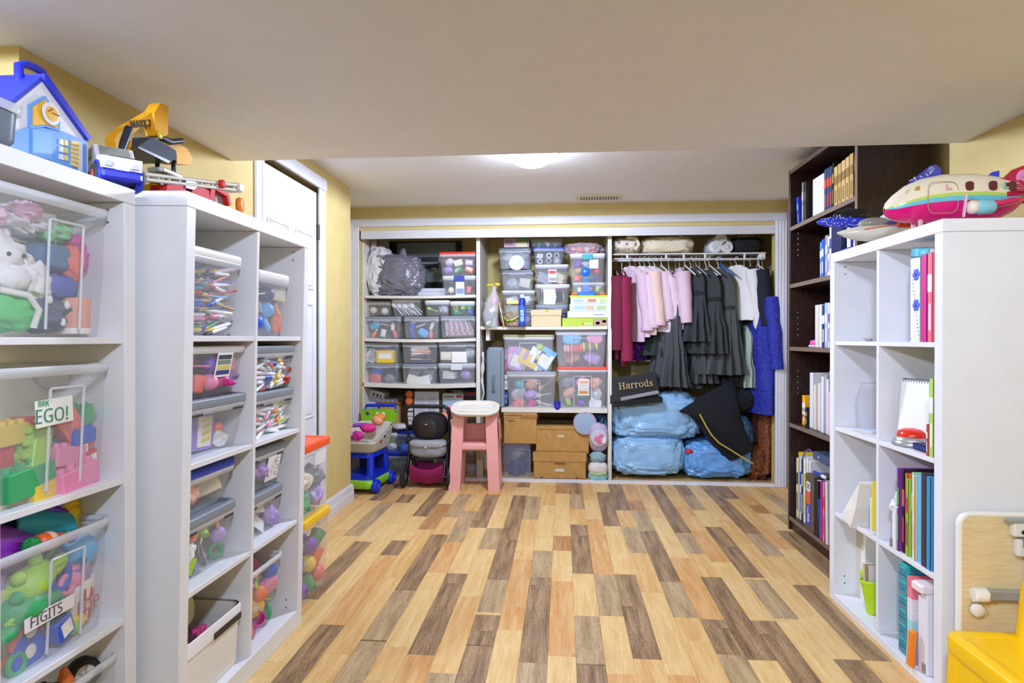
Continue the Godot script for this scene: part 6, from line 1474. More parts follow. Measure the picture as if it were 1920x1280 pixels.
	put("bottle", g().lathe([[0.001, 0.0], [0.025, 0.0], [0.026, 0.05], [0.012, 0.065], [0.012, 0.08], [0.001, 0.082]], 16), M("4a3444", 0.3), pv)
	put("cap", g().lathe([[0.014, 0.078], [0.014, 0.1], [0.001, 0.101]], 12), M("a9a4ac", 0.3), pv)
	# lower shelf: four big clear tubs, a grey case, cables, books
	var big := {"taper": 0.88, "panel": true, "panel_w": 0.34, "alpha": 0.25, "rim_alpha": 0.6, "lid": "d4d4de", "lid_clear": true, "lid_h": 0.02}
	q = cbin([948, 697, 1044, 769], z, 0.34, "big clear tub of fabric and pegs, lower left of four", big)
	stock(q, 0.34, [["cloth", "coral"], ["cup", "magenta"], ["spoon", "cream"], ["pouch", "silver"], ["cloth", "lilac"], ["spoon", "cream"], ["ball", "teal"], ["cloth", "peach"], ["spoon", "tan"]], 0.10, "in the lower left big closet tub", 0.8)
	q = cbin([942, 627, 1040, 698], z, 0.34, "big clear tub of stencils and paper, upper left of four", big.merged({"lid": "c9cb9a"}, true))
	for k in 9:
		var pcs := [["lilac", -0.13], ["pink", -0.11], ["lilac", -0.085], ["tan", -0.06], ["yellow", 0.0], ["white", 0.05], ["silver", 0.085], ["white", 0.11], ["sky", 0.135]]
		small("letter" if k in [4, 7] else "card", pcs[k][0], "in the upper left big closet tub", q[0] * Transform3D(Basis(Vector3.BACK, 1.25 - 0.03 * k), Vector3(pcs[k][1], 0.11, 0.12 + 0.004 * (k % 3))), 1.7)
	small("ball", "lime", "in the upper left big closet tub", q[0] * Transform3D(Basis(), Vector3(0.09, 0.20, 0.12)), 0.7)
	q = cbin([1044, 688, 1141, 768], z, 0.34, "big clear tub with orange-red rim and a sheet, lower right of four", big.merged({"lid": "ee4f30", "lid_clear": false, "sticker": [0.52, 0.56, 0.085, 0.13, ["eeeae4", "e6b08c", "d6d2cc", "d6d2cc", "e0893c"]]}, true))
	stock(q, 0.34, [["jar", "lime", 0.7], ["ball", "purple", 0.7], ["disc", "white"], ["cloth", "peach"], ["cloth", "green"], ["disc", "silver"], ["cloth", "grey"], ["cloth", "pink"], ["cloth", "peach"]], 0.10, "in the lower right big closet tub", 0.75)
	q = cbin([1040, 618, 1139, 689], z, 0.34, "big clear tub with a striped toy caterpillar, upper right of four", big)
	p_cater(q[0])
	stock(q, 0.2, [["pouch", "tan"], ["pouch", "lilac"], ["cloth", "grey"], ["cloth", "silver"], ["cloth", "silver"], ["cloth", "silver"]], 0.11, "in the upper right big closet tub", 0.55)
	small("pouch", "sky", "in the upper right big closet tub", q[0] * Transform3D(Basis(), Vector3(-0.07, 0.235, 0.12)), 1.2)
	small("pouch", "pink", "in the upper right big closet tub", q[0] * Transform3D(Basis(), Vector3(0.11, 0.235, 0.11)), 1.0)
	var ps := thing("purple_folder", "lilac folder lying on the upper right tub", "folder", W(1095, 617, z))
	put("sheet", g().box(Vector3(0, 0.004, -0.15), Vector3(0.37, 0.008, 0.26), 0.002, Basis(Vector3.BACK, 0.035)), M("b59ac4", 0.6), ps)
	put("edge", g().box(Vector3(0, 0.004, -0.019), Vector3(0.37, 0.003, 0.003), 0.0, Basis(Vector3.BACK, 0.035)), M("5a4a6c", 0.6), ps)
	var gc := pxbox(911, 651, 946, 762, z, 0.36)
	var cs := thing("sewing_case", "upright slate grey hard case with a handle, left of the big tubs", "case", gc[0] - Vector3(0, gc[1].y / 2, 0))
	var gs := noisy("slate_case", ["7a8894", "86949f"], 0.04, 3.0, 0.5)
	put("shell", g().loft([rring(gc[1].x * 0.96, 0.36, 0.02, 0.0), rring(gc[1].x, 0.36, 0.022, 0.02), rring(gc[1].x * 0.98, 0.355, 0.022, gc[1].y - 0.03), rring(gc[1].x * 0.8, 0.33, 0.02, gc[1].y)], true, true, true), gs, cs)
	put("seam", g().box(Vector3(0.045, gc[1].y / 2, 0.1805), Vector3(0.004, gc[1].y * 0.9, 0.003)), M("56626c", 0.5), cs)
	put("handle", g().tube([Vector3(-0.01, 0.12, 0.18), Vector3(-0.012, 0.13, 0.2), Vector3(-0.012, 0.23, 0.2), Vector3(-0.01, 0.25, 0.18)], 0.009, 8), M("6c7a86", 0.5), cs)
	put("top_pad", g().box(Vector3(0, gc[1].y, 0.05), Vector3(0.07, 0.006, 0.14), 0.002), M("3a3e58", 0.5), cs)
	var cab := thing("cable_bundle", "white cables hanging beside the grey case", "cable", W(905, 690, z + 0.02))
	for k in 3: put("cable", g().tube([Vector3(0.004 * k, 0.09, 0), Vector3(0.012 - 0.01 * k, 0.0, 0.01), Vector3(-0.01 + 0.006 * k, -0.1, 0.012), Vector3(0.01, -0.2, 0.0), Vector3(-0.012, -0.28, 0.0)], 0.005, 6), M(["d9d9d6", "c2c2be", "e4e4e2"][k], 0.5), cab)
	put("plug", g().box(Vector3(0.002, 0.11, 0), Vector3(0.018, 0.04, 0.02), 0.004), M("dededc", 0.5), cab)
	for k in 3: book(["red and grey book wedged behind the grey case", "white book wedged behind the grey case", "blue book wedged behind the grey case"][k], Transform3D(Basis(), W(949, [700, 730, 758][k], z - 0.02)), 0.025, [0.2, 0.12, 0.1][k], 0.2, ["a83a48", "d9d6d6", "1f3ca0"][k], "8a8a90")
	var cap := thing("blue_tub", "small round royal blue tub between the big tubs", "tub", W(1045, 767, z + 0.02))
	put("tub", g().lathe([[0.001, 0.0], [0.025, 0.0], [0.026, 0.05], [0.022, 0.06], [0.022, 0.066], [0.001, 0.067]], 20), M("1822b4", 0.3), cap)
	put("mark", g().lathe([[0.008, 0.0], [0.010, 0.001], [0.012, 0.0]], 16, Transform3D(Basis(Vector3.RIGHT, PI / 2), Vector3(0, 0.028, 0.026)), false), M("5a64e0", 0.4), cap)
	# closet floor: archive boxes and bags
	var cb := noisy("cardboard", ["b98a48", "c0924f", "c89b5a"], 0.02, 1.5, 0.8)
	var q1 := carton("archive cardboard box with lid and handle hole, under the grey case", [944, 774, 1007, 831], -4.84, 0.32, "", {"lid": 0.045, "mat": cb, "print": [[0.3, 0.93, 0.5, 0.015, "8a6534"], [0.3, 0.90, 0.5, 0.015, "8a6534"], [0.25, 0.74, 0.22, 0.02, "6f4f28", "hand_hole"]]})
	lettering("print", "BANKERS", 0.026, M("7d5a2e", 0.8), q1, Vector3(0.075, 0.212, 0.162))
	q = cbin([942, 832, 996, 897], -4.86, 0.34, "clear lidless tub of navy plastic sheets on the closet floor", {"taper": 0.96, "body": "a9b0cc", "alpha": 0.3, "panel": true, "panel_x": 0.2, "panel_w": 0.5})
	stock(q, 0.34, [["pouch", "navy"], ["cloth", "grey"], ["pouch", "lilac"]], 0.12, "in the tub of navy sheets on the closet floor", 0.95)
	var q2 := carton("low archive box with deep lid and white label, closet floor", [999, 850, 1100, 896], -4.84, 0.38, "", {"lid": 0.07, "mat": cb, "print": [[0.5, 0.33, 0.17, 0.12, "dcd5c8", "label"], [0.5, 0.60, 0.22, 0.06, "7a5a30", "hand_hole"], [0.16, 0.03, 0.04, 0.05, "4a3820"], [0.82, 0.05, 0.03, 0.05, "4a3820"]]})
	lettering("print", "FRAGILE", 0.012, M("5a5048", 0.8), q2, Vector3(0, 0.062, 0.188))
	var q3 := carton("plain closed cardboard box stacked on the low archive box", [1005, 800, 1104, 849], -4.86, 0.36, "", {"mat": cb, "print": [[0.5, 0.9, 0.99, 0.01, "a8854e", "seam"], [0.5, 0.08, 0.98, 0.01, "9a763e", "seam"]]})
	put("torn_patch", g().box(Vector3(-0.01, 0.135, 0.181), Vector3(0.05, 0.022, 0.001)), M("d8c8a4", 0.9), q3)
	carton("dark cardboard box far back above the cardboard boxes", [1008, 788, 1075, 800], -5.0, 0.2, "4a3a26", {"print": [[0.6, 0.4, 0.3, 0.5, "2a2422"]]})
	var drum := thing("round_pouch", "pale blue round pouch with a flat end, by the cardboard boxes", "pouch", W(1097, 810, -4.84))
	put("cloth", g().lathe([[0.001, 0.0], [0.085, 0.0], [0.092, -0.012], [0.09, -0.16], [0.001, -0.165]], 28, Transform3D(Basis(Vector3.RIGHT, PI / 2), Vector3(0, 0.07, 0.0))), M("9fb4cc", 0.85), drum)
	put("end_seam", g().lathe([[0.084, 0.0], [0.088, 0.003], [0.089, 0.0]], 28, Transform3D(Basis(Vector3.RIGHT, PI / 2), Vector3(0, 0.07, 0.0)), false), M("d898b0", 0.8), drum)
	var bp := thing("backpack", "child's lilac backpack with pink flowers hanging low on the upright", "backpack", W(1123, 845, -4.80))
	put("body", g().lump(Vector3(0, 0.10, -0.06), Vector3(0.078, 0.115, 0.07), 0.05, 2, 3, 30, 20, 0.8), M("b9aec8", 0.8), bp)
	put("front_pocket", g().lathe([[0.001, 0.012], [0.058, 0.012], [0.066, 0.004], [0.066, -0.02], [0.06, -0.024]], 28, Transform3D(Basis(Vector3.RIGHT, PI / 2), Vector3(0, 0.10, 0.0))), M("c9c6d6", 0.8), bp)
	for c in [[-0.018, 0.095], [0.016, 0.115], [0.004, 0.07]]:
		for a in 5: put("flower_petal", g().lump(Vector3(c[0] + cos(TAU * a / 5) * 0.011, c[1] + sin(TAU * a / 5) * 0.011, 0.014), Vector3(0.010, 0.010, 0.003), 0, 1, 1, 8, 6), M("e8749c", 0.8), bp)
	put("tag", g().box(Vector3(0.038, 0.085, 0.018), Vector3(0.03, 0.045, 0.002), 0.001, Basis(Vector3.BACK, -0.15)), M("ece8e8", 0.7), bp)
	put("strap", g().tube([Vector3(0.02, 0.21, -0.03), Vector3(0.03, 0.25, -0.02), Vector3(0.05, 0.23, -0.03), Vector3(0.06, 0.17, -0.05)], 0.008, 8), M("2f6a84", 0.8), bp)
	var lb := thing("lunch_bag", "small flowered lunch bag with mint base below the backpack", "bag", W(1122, 905, -4.78))
	put("base", g().lump(Vector3(0, 0.045, -0.05), Vector3(0.075, 0.046, 0.06), 0.05, 2, 8, 28, 18, 0.7), M("93c9c8", 0.8), lb)
	put("flower_band", g().lump(Vector3(0, 0.105, -0.05), Vector3(0.078, 0.05, 0.06), 0.08, 2, 9, 28, 18, 0.75), noisy("flower_cloth", ["e6a0b4", "ecd8dc", "d8e0d4", "d8708c"], 0.09, 6.0, 0.85), lb)
	put("green_trim", g().tube([Vector3(-0.06, 0.075, 0.0), Vector3(0.0, 0.066, 0.013), Vector3(0.06, 0.078, 0.0)], 0.008, 8), M("b9cf7a", 0.8), lb)
	put("top_cloth", g().lump(Vector3(0.0, 0.185, -0.06), Vector3(0.066, 0.05, 0.05), 0.25, 2, 10), M("8fb0b8", 0.85), lb)
	heap("scarf", "dark patterned scarf hanging behind the round pouch", "scarf", [1108, 772, 1140, 800], -4.95, 0.16, noisy("dark_scarf", ["20384e", "3a5a78", "8a4a3c"], 0.08, 6.0, 0.9), 0.3, 5, 0.7)

func p_cater(xf: Transform3D) -> void:
	var t := thing("toy_caterpillar", "striped orange and yellow toy caterpillar in the upper right tub", "soft toy")
	t.transform = xf * Transform3D(Basis(Vector3.BACK, 0.1), Vector3(0, 0.16, 0.11))
	for k in 11:
		var x := -0.125 + k * 0.025
		put("segment", g().lump(Vector3(x, 0, 0), Vector3(0.015, 0.044 - absf(k - 4) * 0.0015, 0.04), 0, 1, 1, 16, 10), M(["e6b8bc", "e6c4c4", "ee5a44", "f0684e", "ee5a44", "f0684e", "e2d040", "7d7a52", "e2d040", "7d7a52", "e2d040"][k], 0.8), t)

# ---------- wardrobe third of the closet ----------
const ZR := -5.02        # hanging rod

func garment(called: String, label: String, cat: String, px: float, top: float, bottom: float, hex: String, o := {}) -> Node3D:
	var zc: float = o.get("z", ZR)
	var p := W(px, top, zc)
	var h := p.y - W(px, bottom, zc).y
	var t := thing(called, label, cat, Vector3(p.x, p.y - h, zc), o.get("turn", 0.0))
	var tx: float = o.get("thick", 0.035)
	var wz: float = o.get("wide", 0.19)
	var flare: float = o.get("flare", 1.0)
	var pleats: int = o.get("pleats", 0)
	var waist: float = o.get("waist", 0.0)
	var sd: int = int(px)
	var nz := FastNoiseLite.new(); nz.seed = sd; nz.frequency = 1.0
	var rings := []
	var n := 72
	for i in 17:
		var u := i / 16.0           # 0 top, 1 hem
		var sh := clampf(u / 0.16, 0.0, 1.0)
		var w := lerpf(0.05, wz, pow(sh, 0.7))
		var th := lerpf(0.012, tx, sh)
		var open := clampf((u - waist) / maxf(0.01, 1.0 - waist), 0.0, 1.0)
		th *= lerpf(1.0, flare, open)
		w *= lerpf(1.0, lerpf(1.0, flare, 0.25), open)
		if waist > 0.0 and absf(u - waist) < 0.05: th *= 0.85
		var ring := PackedVector3Array()
		for j in n:
			var a := TAU * j / n
			var k := 1.0
			if pleats > 0 and open > 0.0: k += 0.42 * open * (1.0 if sin(a * pleats) > 0.0 else -0.35)
			k += 0.22 * nz.get_noise_3d(cos(a) * 1.6, u * 2.2, sin(a) * 1.6)
			ring.append(Vector3(cos(a) * th * k + 0.01 * nz.get_noise_2d(u * 3.0, 9.0), h * (1.0 - u) + (0.008 * nz.get_noise_2d(a, 3.0) if i == 16 else 0.0), sin(a) * w * (1.0 + 0.5 * (k - 1.0))))
		rings.append(ring)
	var m: Material = o.get("mat", M(hex, 0.85))
	put("body", g().loft(rings, true, true, true), m, t)
	if o.has("sleeve"):
		var sl: float = o.sleeve
		for s in [1, -1]:
			var path := []
			var rad := []
			for i in 7:
				var u := i / 6.0
				path.append(Vector3(o.get("out", 0.02) * u + 0.012 * nz.get_noise_2d(u * 4.0, s), h * 0.9 - sl * h * u, s * (wz * 0.92 + 0.035 * u)))
				rad.append(lerpf(0.058, 0.046, u) * (1.0 + 0.2 * nz.get_noise_2d(u * 5.0, 4.0 + s)))
			put("sleeve", g().tube(path, rad, 14), m, t)
			if o.has("cuff"): put("cuff", g().tube([path[6] + Vector3(0, 0.012, 0), path[6] - Vector3(0, 0.012, 0)], rad[6] * 1.08, 14), M(o.cuff, 0.85), t)
	if o.has("collar"):
		for s in [1, -1]: put("collar", g().box(Vector3(0.0, h - 0.02, s * 0.045), Vector3(0.05, 0.035, 0.05), 0.008, Basis(Vector3.RIGHT, 0.5 * s)), M(o.collar, 0.8), t)
	if o.has("belt"): put("waistband", g().loft([_ell(tx * 1.1, wz * 1.02, h * (1.0 - waist) + 0.014), _ell(tx * 1.12, wz * 1.03, h * (1.0 - waist) - 0.014)], true, false, false), M(o.belt, 0.8), t)
	# its hanger
	var hg := thing("clothes_hanger", "%s hanger holding the %s" % [o.get("hname", "white"), label], "hanger", Vector3(p.x, p.y, zc), o.get("turn", 0.0))
	var words: PackedStringArray = label.split(" ")
	hg.set_meta("label", "%s hanger on the rod holding the %s" % [o.get("hname", "white"), " ".join(words.slice(0, mini(8, words.size())))])
	var hm := M(o.get("hanger", "dcdad6"), 0.4)
	var hk := []
	var hy: float = W(px, 489, zc).y - p.y
	for i in 9:
		var a := -0.4 + PI * 1.25 * i / 8.0
		hk.append(Vector3(0, hy + 0.012 + sin(a) * 0.02, cos(a) * 0.02))
	hk.append(Vector3(0, hy * 0.5, 0.0))
	hk.append(Vector3(0, 0.0, 0.0))
	put("hook", g().tube(hk, 0.003, 6), hm, hg)
	put("arms", g().tube([Vector3(0, -0.05, -wz * 0.8), Vector3(0, -0.012, -0.05), Vector3(0, 0.004, 0), Vector3(0, -0.012, 0.05), Vector3(0, -0.05, wz * 0.8)], 0.006, 6), hm, hg)
	return t

func _ell(a: float, b: float, y: float) -> PackedVector3Array:
	var r := PackedVector3Array()
	for j in 40: r.append(Vector3(cos(TAU * j / 40) * a, y, sin(TAU * j / 40) * b))
	return r

func closet_wardrobe() -> void:
	# wire shelf with its hanging rod
	var ws := thing("wire_shelf", "white wire shelf with hanging rod along the wardrobe third", "shelf")
	var wm := M("e2e0da", 0.4)
	var a := W(1149, 477, -4.90)
	var b := W(1436, 474, -4.90)
	put("front_rail", g().tube([a, b], 0.006, 8), wm, ws)
	put("lower_rail", g().tube([W(1150, 485, -4.91), W(1428, 485, -4.91)], 0.005, 8), wm, ws)
	put("back_rail", g().tube([Vector3(a.x, a.y, -5.34), Vector3(b.x, b.y, -5.34)], 0.005, 8), wm, ws)
	var wires := g()
	for k in 48: wires.tube([Vector3(lerpf(a.x, b.x, k / 47.0), lerpf(a.y, b.y, k / 47.0), -4.90), Vector3(lerpf(a.x, b.x, k / 47.0), lerpf(a.y, b.y, k / 47.0), -5.34)], 0.002, 5)
	put("deck_wires", wires, wm, ws).set_meta("kind", "stuff")
	for px in [1176, 1249, 1282, 1322, 1396]: put("rail_tie", g().box(W(px, 480, -4.905), Vector3(0.016, 0.04, 0.008), 0.002), wm, ws)
	put("rod", g().tube([Vector3(a.x, W(1200, 488, ZR).y, ZR), Vector3(b.x + 0.03, W(1200, 488, ZR).y, ZR)], 0.009, 12), wm, ws)
	put("end_bracket", g().box(W(1428, 481, -4.93), Vector3(0.05, 0.05, 0.06), 0.008), M("ecebe8", 0.4), ws)
	# on the wire shelf
	var bl := noisy("flower_blanket", ["dccfae", "e2d6b8", "e6dcc2"], 0.05, 2.2, 0.95, 0.6)
	var b1 := thing("rolled_blanket", "rolled cream blanket with lilac flowers, left one on the wire shelf", "blanket", W(1175, 475, -4.94))
	put("roll", g().lump(Vector3(0, 0.066, -0.14), Vector3(0.118, 0.07, 0.2), 0.12, 2, 3, 40, 24, 0.7), bl, b1)
	put("fold", g().tube([Vector3(0.06, 0.02, 0.055), Vector3(0.09, 0.06, 0.06), Vector3(0.07, 0.11, 0.05), Vector3(0.0, 0.125, 0.04)], 0.014, 8), bl, b1)
	for k in 9: put("flower", g().lump(Vector3(-0.085 + 0.02 * k, 0.03 + 0.085 * fposmod(k * 0.618, 1.0), 0.045 + 0.008 * sin(k * 2.0)), Vector3(0.012, 0.012, 0.006), 0.3, 3, k, 10, 7), M("8f7fb0", 0.9), b1)
	var b2 := thing("rolled_blanket", "long folded cream blanket with small sprigs, right one on the wire shelf", "blanket", W(1252, 475, -4.94))
	put("fold", g().lump(Vector3(0, 0.068, -0.14), Vector3(0.212, 0.074, 0.2), 0.08, 2, 6, 44, 24, 0.55), bl, b2)
	for k in 12: put("sprig", g().box(Vector3(-0.17 + 0.031 * k, 0.03 + 0.085 * fposmod(k * 0.618, 1.0), 0.048), Vector3(0.014, 0.004, 0.012), 0.001, Basis(Vector3.BACK, k * 1.1)), M("8f8a86", 0.9), b2)
	for k in 3:
		var r := thing("paper_roll", ["white kitchen roll, left end in front on the wire shelf", "white kitchen roll, right end in front on the wire shelf", "white kitchen roll lying on top of two others"][k], "paper roll", W([1341, 1363, 1352][k], [474, 474, 460][k], -4.93))
		put("paper", g().lathe([[0.016, 0.0], [0.046, 0.0], [0.047, -0.004], [0.047, -0.24], [0.016, -0.24]], 26, Transform3D(Basis(Vector3.RIGHT, PI / 2), Vector3(0, 0.047, 0))), M("e8e6e6", 0.9), r)
		put("core", g().lathe([[0.012, 0.0], [0.016, 0.001], [0.0165, -0.02]], 16, Transform3D(Basis(Vector3.RIGHT, PI / 2), Vector3(0, 0.047, 0)), false), M("c2b49c", 0.9), r)
	var pw := heap("plastic_wrap", "clear film over the kitchen rolls on the wire shelf", "wrap", [1330, 441, 1376, 475], -4.90, 0.25, plastic("dcdce0", 0.2, 0.3), 0.15, 6, 0.7, "film")
	var cu := heap("black_cushion", "black cushion bag with white letters at the wire shelf's right end", "bag", [1373, 440, 1436, 474], -4.92, 0.3, M("131318", 0.85), 0.1, 8, 0.6)
	lettering("print", "UMBRO", 0.026, M("c9c9cc", 0.7), cu, Vector3(-0.02, 0.125, 0.125), Basis(Vector3.RIGHT, -0.4) * Basis(Vector3.BACK, 0.06))
	# clothes, left to right
	var skirt := noisy("charcoal_wool", ["3e4143", "494c4d", "555655"], 0.05, 4.0, 0.95)
	garment("cardigan", "maroon cardigan at the far left of the rod", "cardigan", 1155, 507, 672, "6a1230", {"thick": 0.022, "wide": 0.2, "sleeve": 0.8, "out": -0.005, "hname": "wooden", "hanger": "c49a6a"})
	garment("cardigan", "brighter maroon cardigan next to the pink shirts", "cardigan", 1166, 507, 684, "861640", {"thick": 0.024, "wide": 0.2, "sleeve": 0.85})
	var sx := [1181, 1191, 1200, 1209, 1218, 1228]
	var sc := ["d9bccb", "ddc4d0", "e6c6b8", "dcc0cc", "d9bfcc", "dcc6d2"]
	var sn := ["pale pink school shirt nearest the maroon cardigans", "pale pink school shirt, second from the maroon cardigans", "peach pink school shirt among the pale pink ones", "pale pink school shirt right of the peach one", "pale pink school shirt before the last pink one", "pale pink school shirt with wide sleeve beside the grey skirts"]
	for k in 6: garment("school_shirt", sn[k], "shirt", sx[k], 500 + (k % 2) * 6, [640, 632, 628, 618, 615, 622][k], sc[k], {"thick": 0.026, "wide": 0.15, "flare": 1.15, "sleeve": 0.74, "out": 0.05 if k == 5 else 0.025, "turn": 0.68 + 0.05 * k, "collar": "e6d4dc", "cuff": "d4b8c6", "z": ZR + 0.015 * (k % 3), "hname": ["white", "pink", "white", "white", "white", "white"][k], "hanger": ["e0deda", "c44a7c", "e0deda", "e0deda", "e0deda", "e0deda"][k]})
	garment("pinafore", "charcoal grey pleated pinafore right of the pink shirts", "pinafore", 1254, 507, 722, "", {"mat": skirt, "thick": 0.05, "wide": 0.15, "flare": 2.1, "pleats": 15, "waist": 0.3, "turn": 0.35, "belt": "24272b"})
	garment("school_shirt", "pink shirt squeezed between the grey pinafores", "shirt", 1274, 503, 618, "d6bac6", {"thick": 0.018, "wide": 0.18, "sleeve": 0.8, "collar": "e2ccd6", "z": ZR - 0.03})
	garment("pinafore", "dark grey pinafore with gold cast, middle of the rod", "pinafore", 1295, 503, 640, "", {"mat": noisy("charcoal_dark", ["2c3033", "36393b", "434542"], 0.05, 4.0, 0.95), "thick": 0.05, "wide": 0.15, "flare": 2.0, "pleats": 14, "waist": 0.35, "turn": 0.5, "belt": "16181b", "z": ZR + 0.05})
	garment("pinafore", "black-bodiced pinafore between the gold-cast one and the bow-waisted one", "pinafore", 1324, 506, 662, "", {"mat": noisy("charcoal_dark", [], 0, 0), "thick": 0.05, "wide": 0.14, "flare": 2.0, "pleats": 14, "waist": 0.36, "turn": 0.65, "belt": "0e0f11", "z": ZR + 0.09})
	garment("pinafore", "charcoal pinafore hanging lower behind the middle one", "pinafore", 1312, 505, 716, "", {"mat": skirt, "thick": 0.05, "wide": 0.14, "flare": 1.9, "pleats": 14, "waist": 0.4, "turn": 0.2, "z": ZR - 0.05})
	garment("school_skirt", "charcoal pleated skirt behind the pink shirt hems", "skirt", 1228, 600, 665, "", {"mat": noisy("charcoal_green", ["2c3836", "384442"], 0.05, 4.0, 0.95), "thick": 0.06, "wide": 0.13, "flare": 1.6, "pleats": 13, "waist": 0.1, "turn": 0.5, "z": ZR - 0.08})
	garment("pinafore", "charcoal pinafore with bow waist, turned broadside", "pinafore", 1347, 503, 700, "", {"mat": skirt, "thick": 0.06, "wide": 0.15, "flare": 2.2, "pleats": 15, "waist": 0.38, "turn": 0.75, "belt": "1d2024", "z": ZR + 0.06})
	garment("pinafore", "charcoal pinafore at the right end of the grey ones", "pinafore", 1371, 508, 724, "", {"mat": noisy("charcoal_dark", [], 0, 0), "thick": 0.045, "wide": 0.13, "flare": 1.7, "pleats": 13, "waist": 0.4, "turn": 0.3, "z": ZR - 0.04})
	garment("school_shirt", "white school shirt right of the grey pinafores", "shirt", 1381, 498, 600, "e2dfdc", {"thick": 0.03, "wide": 0.16, "sleeve": 1.15, "out": 0.07, "turn": 0.6, "collar": "eeecea", "cuff": "d8d4d2", "z": ZR + 0.06})
	garment("cardigan", "deep maroon jumper right of the white shirt", "jumper", 1396, 505, 650, "5a1424", {"z": ZR - 0.06, "turn": 0.3, "thick": 0.02, "wide": 0.15, "sleeve": 0.85, "hname": "lime", "hanger": "a8cf2c"})
	garment("jacket", "black-navy jacket near the right end of the rod", "jacket", 1407, 500, 612, "141528", {"thick": 0.045, "wide": 0.2, "sleeve": 0.9, "turn": 0.2, "z": ZR + 0.03})
	garment("mint_dress", "pale mint dress hanging behind the blue coat", "dress", 1396, 610, 724, "aab8ac", {"thick": 0.03, "wide": 0.15, "flare": 1.4, "pleats": 9, "z": ZR + 0.02})
	garment("coat", "long royal blue velvet coat at the rod's right end", "coat", 1425, 536, 773, "1d2a94", {"mat": noisy("velvet_blue", ["17217e", "1f2c98", "2c3aac"], 0.03, 2.0, 0.7, 0.8), "thick": 0.065, "wide": 0.17, "flare": 1.15, "turn": 0.25, "sleeve": 0.55, "z": ZR + 0.12})
	garment("garment_bag", "brown leather garment hanging behind the blue coat", "coat", 1430, 520, 880, "7a3f1e", {"mat": noisy("brown_leather", ["5a2a14", "7c421f", "8f5228"], 0.03, 2.0, 0.5, 0.8), "thick": 0.06, "wide": 0.15, "flare": 1.3, "z": ZR - 0.02})
	garment("grey_trousers", "grey trousers hanging low between the pinafores", "trousers", 1267, 690, 742, "5f6062", {"thick": 0.045, "wide": 0.1, "pleats": 7, "flare": 1.2, "z": ZR - 0.1})
	garment("grey_trousers", "grey trousers hanging low under the dark pinafore", "trousers", 1300, 690, 726, "525356", {"thick": 0.06, "wide": 0.1, "pleats": 7, "flare": 1.2, "z": ZR - 0.1})
	for k in 6:
		var sp := thing("clothes_hanger", ["spare white hanger among the pink shirts", "spare white hanger left of the middle pinafore", "spare grey wire hanger in the rod's middle", "spare pale hanger above the bow pinafore", "spare bright blue hanger above the pinafores", "spare white hanger by the blue coat"][k], "hanger", W([1240, 1284, 1305, 1330, 1352, 1421][k], 497, ZR + 0.07))
		var hk := []
		for i in 9: hk.append(Vector3(0, 0.05 + sin(-0.4 + PI * 1.25 * i / 8.0) * 0.02, cos(-0.4 + PI * 1.25 * i / 8.0) * 0.02))
		hk.append(Vector3(0, 0.0, 0))
		var hm := M(["dcdad6", "dcdad6", "9a9a9c", "d4d2c8", "2a6fd0", "e6e4e0"][k], 0.4)
		put("hook", g().tube(hk, 0.003, 6), hm, sp)
		put("arms", g().tube([Vector3(0.05, -0.09, -0.15), Vector3(0, -0.012, -0.04), Vector3(0, 0.004, 0), Vector3(0, -0.012, 0.04), Vector3(0.05, -0.09, 0.15)], 0.006, 6), hm, sp)
	# below the clothes
	heap("purple_bag", "shiny purple plastic bag on the low shelf behind the shirts", "bag", [1183, 622, 1220, 675], -5.08, 0.2, noisy("purple_film", ["5a1590", "641a9c", "7024a8"], 0.02, 2.0, 0.22, 0.5), 0.25, 6, 0.75, "film")
	var hb := thing("gift_box", "black glossy shop bag with gold handwritten lettering on the blue bags", "bag", W(1194, 757, -4.83))
	put("bag_front", g().extrude(PackedVector2Array([Vector2(-0.205, 0.0), Vector2(0.17, 0.03), Vector2(0.15, 0.25), Vector2(-0.205, 0.20)]), -0.06, 0.0, Transform3D(Basis(Vector3.RIGHT, -0.15), Vector3.ZERO)), M("08080a", 0.6), hb)
	lettering("gold_print", "Harrods", 0.05, M("c2a66a", 0.4, 0.3), hb, Vector3(-0.01, 0.15, 0.012), Basis(Vector3.RIGHT, -0.15) * Basis(Vector3.BACK, 0.12), "Droid Serif")
	put("silver_tape", g().box(Vector3(0.02, 0.065, 0.015), Vector3(0.30, 0.03, 0.02), 0.006, Basis(Vector3.BACK, 0.2)), M("a9abb2", 0.25, 0.4), hb)
	put("flap", g().box(Vector3(0.0, 0.02, 0.03), Vector3(0.38, 0.04, 0.06), 0.006, Basis(Vector3.BACK, 0.12)), M("0c0c0e", 0.35), hb)
	var film := noisy("blue_film", ["86b4de", "95c0e4", "a4cbea"], 0.012, 1.2, 0.24, 0.5)
	var film2 := noisy("blue_film_deep", ["4f8fd6", "6aa3de", "86b8e6"], 0.014, 1.3, 0.24, 0.5)
	heap("vacuum_bag", "large pale blue plastic bag of bedding, upper left of the pile", "storage bag", [1147, 738, 1320, 826], -4.86, 0.42, film, 0.11, 11, 0.55, "film")
	heap("vacuum_bag", "pale blue plastic bag of bedding, lower left on the closet floor", "storage bag", [1148, 821, 1288, 893], -4.85, 0.42, film, 0.10, 23, 0.5, "film")
	var vb := heap("vacuum_bag", "brighter blue plastic bag with red tie, lower right on the closet floor", "storage bag", [1285, 832, 1416, 899], -4.85, 0.40, film2, 0.12, 37, 0.55, "film")
	put("red_tie", g().lump(Vector3(-0.23, 0.215, 0.17), Vector3(0.03, 0.02, 0.02), 0.4, 3, 3), M("d2303c", 0.4), vb)
	heap("vacuum_bag", "blue plastic bag peeking out behind the black coat", "storage bag", [1330, 778, 1418, 868], -4.98, 0.3, film2, 0.12, 41, 0.65, "film")
